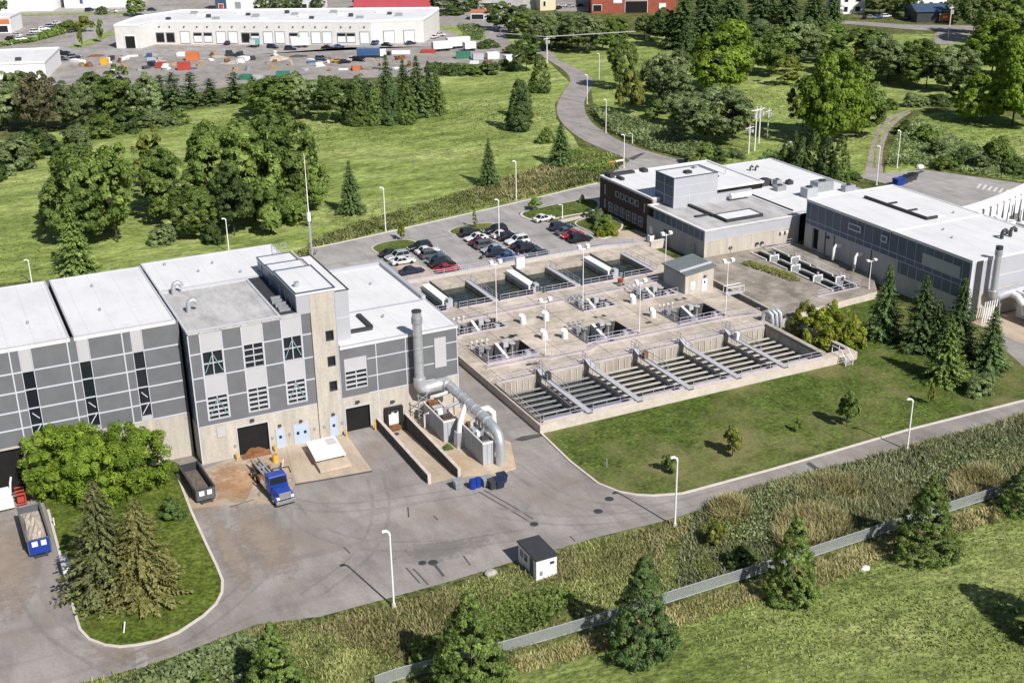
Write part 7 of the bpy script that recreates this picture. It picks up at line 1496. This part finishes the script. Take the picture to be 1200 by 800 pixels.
belt([('bush', 806, 192, 174, 24), ('bush', 824, 192, 168, 30), ('bush', 842, 190, 172, 26), ('bush', 862, 186, 176, 24), ('limebush', 812, 194, 180, 18)], 'the shrubs just behind the office roof edge', 'shrubs behind the office')
belt([('bush', 1170, 194, 160, 44), ('bush', 1104, 182, 162, 34), ('bush', 1128, 192, 172, 34), ('bush', 1085, 168, 146, 34), ('bush', 1060, 158, 140, 26), ('bush', 1190, 204, 184, 40), ('bush', 1150, 198, 180, 34), ('bush', 1108, 198, 182, 30), ('bush', 1042, 128, 116, 22), ('bush', 1075, 126, 110, 32), ('bush', 1100, 124, 110, 30)], 'the bushes on the bank beyond the rear car park', 'bushes beyond the rear car park')
tree('small', 96, 56, 32, 8, 'thin young street tree beside the far curved road, left one'); tree('small', 119, 50, 24, 9, 'taller street tree beside the far curved road near the warehouse'); tree('small', 101, 38, 20, 20, 'rounded tree on the hedge strip at the top left'); tree('dark', 2, 18, -10, 22, 'dark tree in the very top left corner'); tree('bush', 120, 17, 7, 16, 'rounded shrub by the factory at the top left'); tree('bush', 82, 35, 24, 26, 'hedge shrub beside the far left lot')
# around the hall
tree('bigbush', 84, 580, 500, 108, 'huge bright green leafy bush against the hall, left half'); tree('bigbush', 116, 582, 506, 100, 'bright green leafy bush in the middle of the huge bush mass'); tree('bigbush', 66, 572, 512, 70, 'bright green leafy bush at the left end of the huge bush mass'); tree('bigbush', 112, 562, 490, 100, 'bright green leafy bush at the back of the huge bush mass'); tree('bigbush', 146, 572, 492, 116, 'huge bright green leafy bush against the hall, right half')
tree('spruce_pale', 128, 696, 552, 122, 'tall pale green spruce on the island lawn'); tree('spruce_brown', 172, 698, 576, 104, 'shorter brownish spruce on the island lawn right of the pale one'); tree('spruce_dark', 103, 676, 618, 44, 'small dark spruce tucked under the left of the pale spruce')
tree('bush', 202, 606, 582, 36, 'dark green shrub on the island lawn near the containers')
tree('limebush', 968, 399, 352, 60, 'yellow green leafy bush beside the basin corner, middle one'); tree('limebush', 994, 405, 362, 48, 'yellow green leafy bush beside the spruces, right one'); tree('limebush', 942, 384, 350, 40, 'yellow green leafy bush beside the stained slab, left one')
for a in (('spruce_dark', 1035, 396, 303, 50, 'leftmost of the tall dark spruces in front of the right hall'), ('spruce_dark', 1077, 408, 317, 60, 'second tall dark spruce from the left in front of the right hall'), ('spruce_dark', 1120, 418, 319, 58, 'tall dark spruce nearest the silver stack'), ('spruce', 1107, 446, 364, 60, 'nearest and broadest dark spruce before the right hall'), ('spruce_dark', 1158, 432, 354, 50, 'rightmost dark spruce beside the duct boxes'), ('bush', 1143, 460, 436, 42, 'low spreading shrub at the foot of the dark spruces'), ('spruce_dark', 1095, 412, 345, 44, 'dark spruce half hidden between the tall ones')): tree(*a)
for a in (('small', 992, 500, 460, 28, 'young tree on the lawn with a long shadow, nearest the road lamp'), ('small', 858, 534, 502, 28, 'young tree in the middle of the right lawn'), ('small', 785, 553, 533, 22, 'young tree behind the lamp at the lawn corner'), ('small', 1090, 474, 450, 9, 'thin sapling on the lawn under the dark spruces'), ('small', 935, 506, 491, 9, 'tiny sapling on the lawn between two young trees'),
          ('small', 471, 281, 262, 12, 'yellow green sapling on the car park island left'), ('poplar', 557, 267, 244, 7, 'thin yellow sapling on the car park island right'), ('small', 627, 246, 232, 18, 'small round tree by the road at the office lawn'), ('bush', 682, 238, 228, 8, 'tiny upright shrub on the office lawn')): tree(*a)
belt([('bush', 697, 262, 246, 24), ('bush', 708, 270, 252, 26), ('limebush', 716, 276, 260, 20), ('bush', 690, 254, 244, 18), ('limebush', 704, 277, 266, 16)], 'the garden shrubs in front of the brick office wing', 'garden shrubs by the office')
for a in (('juniper', 927, 702, 598, 62, 'bushy conifer on the fence line right of centre'), ('juniper', 1083, 652, 550, 78, 'largest bushy conifer on the fence line at the right'), ('juniper', 752, 766, 645, 80, 'bushy conifer in front of the fence at the lower centre'), ('juniper', 553, 816, 686, 98, 'bushy conifer at the bottom edge left of the fence end'), ('juniper', 325, 822, 724, 78, 'bushy conifer at the bottom edge left of the lamp'), ('juniper', 1256, 752, 625, 112, 'wide conifer at the lower right corner'), ('juniper', 1200, 598, 536, 60, 'conifer on the fence line at the right edge'), ('small', 840, 640, 612, 26, 'small yellow green tree in the rough grass by the fence'), ('juniper', 245, 830, 782, 50, 'dark conifer top at the bottom edge near the left'),
          ('bush', 868, 664, 640, 44, 'dark low shrub left of the fence conifer')): tree(*a)
t = tree('spruce_brown', 1162, 612, 588, 12, 'small orange brown young tree beside the fence'); 
# ---------------------------------------------------------------- tall weeds and grass (ground cover)
bankp = low[12:]   # pavement edge from the lamp to the right
roadside = px((815, 601), (850, 582), (950, 555), (1040, 532), (1148, 502), (1200, 488), (1340, 452), (1340, 520), (1200, 566), (1060, 606), (960, 640), (880, 664), (790, 694), (800, 640))
tufts('reed_bank', roadside, 26000, (.1, 1.45), (.06, .14), 'reed', 'dense grey green reeds on the bank between road and fence', clump=.16, blades=3, thr=(.0, .72), seed=2)
tufts('straw_weeds', roadside, 9000, (.2, 1.2), (.06, .13), 'straw', 'patches of straw coloured weeds on the roadside bank', clump=.16, blades=3, thr=(.50, 1.3), seed=2)
bank('bank_brush', px((850, 600), (900, 575), (1000, 565), (1040, 575), (980, 610), (900, 640), (850, 640)), 2000, .16, .9, 'leaf_olive', 'leafy olive brush in the middle of the reed bank', clump=.3)
bank('bank_brush', px((1060, 560), (1120, 530), (1200, 510), (1260, 500), (1200, 545), (1110, 580)), 1800, .16, 1.0, 'leaf_olive', 'olive brush at the right end of the reed bank', clump=.3, seed=7)
bank('bank_brush', px((800, 640), (830, 612), (880, 600), (870, 650), (820, 680)), 1300, .15, .8, 'leaf_yellow', 'yellowish brush by the fence left of the conifer', clump=.3, seed=8)
for k, (p, lab) in enumerate(((((905, 612), (940, 596), (985, 600), (1000, 622), (960, 640), (915, 652)), 'tall straw coloured reeds in front of the fence left of the largest conifer'), (((1110, 572), (1130, 552), (1172, 552), (1180, 574), (1130, 592)), 'golden reeds near the fence right of the largest conifer'), (((828, 598), (850, 586), (872, 590), (880, 606), (850, 616)), 'small golden reed patch close to the road lamp'), (((930, 570), (975, 560), (1010, 568), (1000, 584), (940, 590)), 'flattened tan weeds in the middle of the bank'))):
    tufts('straw_weeds', smooth_ring(px(*p), 2), 2600 if k < 2 else 1400, (.9, 1.9) if k < 2 else (.7, 1.6), (.06, .13), 'straw', lab, clump=.3, blades=3, seed=30+k)
frontv = px((60, 812), (120, 798), (200, 776), (300, 738), (375, 729), (457, 708), (530, 690), (600, 668), (649, 651), (700, 636), (775, 618), (812, 603), (800, 640), (790, 694), (720, 726), (590, 768), (465, 806), (400, 840), (60, 860))
tufts('rough_weeds', frontv, 26000, (.05, .62), (.05, .12), 'weed', 'rough tall weeds along the lower edge of the yard', clump=.22, blades=3, seed=4)
tufts('straw_weeds', frontv, 7000, (.12, .8), (.05, .11), 'straw', 'dry straw patches in the weeds below the yard', clump=.26, blades=3, thr=(.55, 1.3), seed=8)
bank('leafy_scrub', px((60, 830), (150, 800), (280, 752), (330, 752), (330, 790), (300, 860), (60, 880)), 9000, .22, 1.6, 'leaf_olive', 'leafy olive scrub at the lower left edge')
bank('leafy_scrub', px((480, 760), (540, 735), (600, 700), (640, 690), (680, 700), (640, 735), (560, 770), (480, 800)), 3500, .20, 1.1, 'leaf', 'low leafy scrub between the weeds near the fence end')
tufts('meadow_grass', [(-10, 56), (150, 56), (150, 87), (-10, 87)], 30000, (.10, .36), (.09, .20), 'grassb', 'tussocky meadow grass below the fence', clump=.14, blades=2, seed=6)
tufts('meadow_grass', px((-60, 330), (150, 318), (365, 288), (420, 258), (500, 234), (585, 208), (650, 186), (655, 150), (640, 110), (640, 84), (560, 90), (480, 130), (300, 120), (0, 210), (-100, 250)), 15000, (.06, .34), (.22, .5), 'grassb', 'tall tussocky grass of the broad back meadow', clump=.05, blades=2, seed=21)
tufts('meadow_grass', px((700, 100), (740, 60), (900, 100), (1100, 120), (1200, 160), (1200, 200), (1040, 150), (1010, 200), (850, 190)), 8000, (.06, .36), (.22, .5), 'grassb', 'tall grass of the right meadow among the big trees', clump=.05, blades=2, seed=22)
tufts('lawn_grass', lawn_edge[4:10]+px((1165, 440), (1140, 400), (1040, 405), (1000, 425), (850, 462), (740, 490), (640, 512)), 22000, (.03, .13), (.08, .2), 'grassb', 'short clumpy grass of the right lawn', clump=.2, blades=2, seed=23)
tufts('straw_weeds', px((590, 775), (720, 738), (790, 712), (960, 658), (1060, 624), (1195, 585), (1200, 600), (1060, 645), (960, 690), (880, 706), (720, 760), (590, 795)), 5000, (.2, .7), (.05, .10), 'straw', 'dry brown weeds along the foot of the fence', clump=.2, blades=3, thr=(.35, 1.3), seed=12)
verge = px((300, 312), (365, 300), (365, 283), (420, 262), (500, 238), (585, 212), (650, 190), (700, 180), (735, 188), (700, 212), (640, 226), (585, 239), (480, 264), (400, 281), (366, 290))
tufts('verge_weeds', verge, 15000, (.15, 1.1), (.12, .30), 'weed', 'tall weeds along the verge of the back road', clump=.12, blades=3, seed=9)
tufts('verge_weeds', verge, 4500, (.2, 1.2), (.12, .26), 'straw', 'brownish seed heads in the verge of the back road', clump=.12, blades=3, thr=(.6, 1.3), seed=10)
bank('roadside_scrub', px((690, 130), (720, 135), (770, 150), (830, 172), (850, 186), (800, 186), (752, 172), (716, 156)), 5000, .45, 2.2, 'leaf_olive', 'olive roadside scrub beside the access road bend')
bank('roadside_scrub', px((655, 176), (690, 178), (730, 190), (700, 206), (660, 196)), 2500, .40, 1.6, 'leaf', 'low scrub inside the access road bend')
bank('bank_scrub', px((1040, 196), (1052, 160), (1075, 140), (1100, 150), (1150, 178), (1210, 190), (1220, 214), (1150, 206), (1090, 196)), 6000, .42, 1.8, 'leaf_olive', 'scrub covering the bank beyond the rear car park')
bank('bank_scrub', px((890, 190), (925, 196), (1010, 214), (1004, 206), (940, 190), (900, 180)), 2500, .4, 1.5, 'leaf_dark', 'dark scrub behind the rear office roofs')
bank('hedge', px((0, 56), (40, 50), (78, 40), (104, 28), (100, 25), (60, 37), (20, 48), (0, 52)), 3000, .6, 2.0, 'leaf', 'hedge bordering the far left car lot')
bank('yard_scrub', px((500, 86), (600, 84), (606, 78), (560, 80), (500, 80)), 1500, .6, 2.0, 'leaf_dark', 'scrub along the yard end beside the meadow')
bank('yard_scrub', px((534, 30), (556, 30), (568, 36), (566, 48), (548, 50), (544, 40)), 1200, .5, 1.8, 'leaf_olive', 'scrub on the island at the far road junction')
for k, (x, y, r, lab) in enumerate(((575, 673, .55, 'pale boulder at the pavement edge near the shed'), (1014, 667, .4, 'small white stone lying in the meadow below the fence'), (646, 188, .5, 'white stone on the meadow beside the road bend'), (1078, 197, .8, 'white stone at the corner of the rear car park'), (925, 172, 1.2, 'white boulder near the cedars'))):
    b = G(x, y); q = MB(); random.seed(k+3)
    q.v = [(b[0]+r*1.4*math.cos(a*.785)*f*random.uniform(.8, 1.1), b[1]+r*math.sin(a*.785)*f*random.uniform(.8, 1.1), z*r) for f, z in ((1, -.1), (1, .5), (.6, 1.0)) for a in range(8)]
    q.f = [(i+r8*8, (i+1) % 8+r8*8, (i+1) % 8+r8*8+8, i+r8*8+8) for r8 in range(2) for i in range(8)]+[tuple(range(16, 24))]
    tag(q.build('boulder', 'rock' if k == 0 else 'offwhite'), lab, 'stone')
# ---------------------------------------------------------------- lamps, poles, fence
LB = None
for x, y, yt, lab in ((461.7, 711, 622.5, 'white lamp post at the lower edge of the yard throwing a long shadow'), (790.7, 616.5, 536, 'white lamp post at the corner of the right lawn and road'), (1063, 527, 467, 'white lamp post on the road side reed bank at the right'), (268.5, 296, 256, 'lamp post behind the hall roof under the middle clump'), (37.5, 332, 304, 'lamp post behind the west wing roof at the left edge'),
                      (452, 271, 220, 'lamp post on the back road verge left of the car park'), (585, 282, 234, 'lamp post standing among the third and fourth car rows'), (605, 235, 189, 'lamp post on the back road verge in the centre'), (702, 95, 63, 'far lamp post at the outer bend of the access road'), (710, 156, 117, 'lamp post on the right side of the access road'), (731, 197, 158, 'lamp post at the road junction behind the office'),
                      (1051, 197, 153, 'lamp post on the grass right of the gravel path'), (1027, 217, 171, 'lamp post at the end of the gravel path by the hall roof'), (688, 122, 88, 'lamp post on the inner edge of the access road bend'), (659, 256, 240, 'short lamp on the office lawn'), (741, 168, 157, 'small sign post beside the road junction')):
    b = G(x, y); hh = max(2.5, hgt(x, yt, b)); 
    if not LB:
        LB = thing('lamp_post', lab, 'lamp post', (*b, 0), 'lamp posts around the site'); h0l = hh
        MB().tube([(b[0], b[1], 0), (b[0], b[1], hh*.5), (b[0], b[1], hh-.35)], .115, 10, .085).build('pole', 'white', LB)
        MB().tube([(b[0], b[1], hh-.4), (b[0]-.05, b[1]+.1, hh-.1), (b[0]-.3, b[1]+.25, hh)], .12, 8).build('arm', 'white', LB, smooth=True)
        q = MB().hull8([(b[0]-.75, b[1]+.1, hh-.05), (b[0]-.1, b[1]+.1, hh-.05), (b[0]-.1, b[1]+.45, hh-.05), (b[0]-.75, b[1]+.45, hh-.05)], [(b[0]-.68, b[1]+.14, hh+.14), (b[0]-.16, b[1]+.14, hh+.14), (b[0]-.16, b[1]+.41, hh+.14), (b[0]-.68, b[1]+.41, hh+.14)]).build('lamp_head', 'white', LB, bev=.04)
        MB().box(b[0]-.66, b[0]-.18, b[1]+.17, b[1]+.38, hh-.075, hh-.052).build('lens', 'lens', q); MB().cyl(b[0], b[1], 0, .45, .26, .2, n=10).build('base', 'coping', LB)
    else: dup(LB, lab, (*b, 0), 0, (1, 1, hh/h0l), 'lamp posts around the site')
b = G(711, 548); t = thing('marker_post', 'thin grey post on the lawn near the kerb bend', 'post', (*b, 0)); hh = hgt(713.5, 538, b); MB().cyl(b[0], b[1], 0, hh, .06, n=8).build('post', 'galv', t); MB().cyl(b[0], b[1], hh, hh+.1, .08, .02, n=8).build('cap', 'galv_d', t)
UB = None
for x, y, yt, lab in ((884, 177, 125, 'nearest utility pole with transformers left of the cedars'), (899, 163, 127, 'utility pole right of the transformer pole'), (877, 180, 147, 'short pole left of the transformer pole'), (889, 168, 124, 'utility pole just behind the transformer pole'), (824, 112, 92, 'utility pole half hidden by the grey olive trees'), (641, 74, 43, 'pale utility pole carrying the power line by the access road'), (1111, 46, 6, 'tall thin pole at the top right lot')):
    b = G(x, y); hh = hgt(x, yt, b)
    if not UB:
        UB = thing('utility_pole', lab, 'utility pole', (*b, 0), 'utility poles'); h0u = hh
        MB().tube([(b[0], b[1], 0), (b[0], b[1], hh)], .22, 8, .16).build('pole', 'offwhite', UB); MB().box(b[0]-1.6, b[0]+1.6, b[1]-.1, b[1]+.1, hh-1.0, hh-.75).build('cross_arm', 'offwhite', UB)
        for s in (-1.4, -.7, .7, 1.4): MB().cyl(b[0]+s, b[1], hh-.75, hh-.4, .1, n=6).build('insulator', 'galv_d', UB)
        for s in (-.6, .6): MB().cyl(b[0]+s, b[1]-.3, hh-2.8, hh-1.6, .35, n=10).build('transformer', 'panel_light', UB)
    else: dup(UB, lab, (*b, 0), .3, (1, 1, hh/h0u), 'utility poles')
zl = hgt(641, 43.5, G(641, 74)); a, b_ = G(575, 40, zl), G(745, 39, zl); m0 = G(641, 43.5, zl)
t = thing('power_line', 'pale overhead wires crossing above the access road', 'power line', (*m0, zl))
for dy in (0, 1.2): MB().tube([(a[0], a[1]+dy, zl+.5), (m0[0], m0[1]+dy, zl), (b_[0], b_[1]+dy, zl+.5)], .05, 5).build('wire', 'wire', t)
# chain link fence
fl_ = px((440, 806), (465, 797), (590, 765), (720, 727), (790, 704), (880, 676), (960, 650), (1060, 617), (1130, 594), (1195, 573), (1340, 527))
fn = thing('chain_link_fence', 'long grey chain link fence with pale rails below the reed bank', 'fence', (*fl_[0], 0))
q = MB()
for a, b in zip(fl_, fl_[1:]): q.poly([(*a, .05), (*b, .05), (*b, 1.35), (*a, 1.35)])
q.build('mesh', 'chain', fn); q = MB()
for z in (.1, 1.35): q.tube([(x, y, z) for x, y in fl_], .045, 6)
q.build('rail', 'galv', fn)
pm = MB().cyl(0, 0, 0, 1.45, .05, n=6); pme = bpy.data.meshes.new('post'); pme.from_pydata(pm.v, [], pm.f); pme.materials.append(M['galv'])
for a, b in zip(fl_, fl_[1:]):
    n = max(1, round(math.dist(a, b)/2.6))
    for k in range(n):
        o = bpy.data.objects.new('post', pme); COL.objects.link(o); o.parent = fn; o.location = (a[0]+(b[0]-a[0])*k/n-fl_[0][0], a[1]+(b[1]-a[1])*k/n-fl_[0][1], 0)
# road signs and small things near the junction
b = G(720, 194); t = thing('road_barrier', 'orange and white road barrier at the junction behind the office', 'barrier', (*b, 0))
MB().tube([(b[0]-1.5, b[1], .9), (b[0]+.2, b[1], .95)], .22, 8).build('orange_section', 'orange', t); MB().tube([(b[0]+.2, b[1], .95), (b[0]+2.6, b[1], 1.0)], .22, 8).build('white_section', 'white', t); MB().box(b[0]-1.2, b[0]-.9, b[1]-.15, b[1]+.15, 0, .9).build('stand', 'steel_d', t)
b = G(1053, 217); t = thing('dumpster', 'blue dumpster beside black bins at the rear car park', 'dumpster', (*b, 0)); MB().hull8([(b[0]-1, b[1]-.7, .1), (b[0]+1, b[1]-.7, .1), (b[0]+1, b[1]+.7, .1), (b[0]-1, b[1]+.7, .1)], [(b[0]-1.2, b[1]-.9, 1.4), (b[0]+1.2, b[1]-.9, 1.4), (b[0]+1.2, b[1]+.9, 1.5), (b[0]-1.2, b[1]+.9, 1.5)]).build('body', 'blue', t); MB().box(b[0]-1.25, b[0]+1.25, b[1]-.95, b[1]+.95, 1.5, 1.58).build('lid', 'blue', t)
for k, (x, y) in enumerate(((1059, 215), (1064, 213), (1069, 211))):
    b = G(x, y); t = thing('wheeled_bin', ['black bin next to the blue dumpster', 'middle black bin at the rear car park', 'black bin farthest from the blue dumpster'][k], 'bin', (*b, 0), 'bins at the rear car park'); MB().hull8([(b[0]-.7, b[1]-.6, .1), (b[0]+.7, b[1]-.6, .1), (b[0]+.7, b[1]+.6, .1), (b[0]-.7, b[1]+.6, .1)], [(b[0]-.9, b[1]-.8, 1.4), (b[0]+.9, b[1]-.8, 1.4), (b[0]+.9, b[1]+.8, 1.5), (b[0]-.9, b[1]+.8, 1.5)]).build('body', 'steel_d', t); MB().box(b[0]-.92, b[0]+.92, b[1]-.82, b[1]+.82, 1.5, 1.57).build('lid', 'black', t)
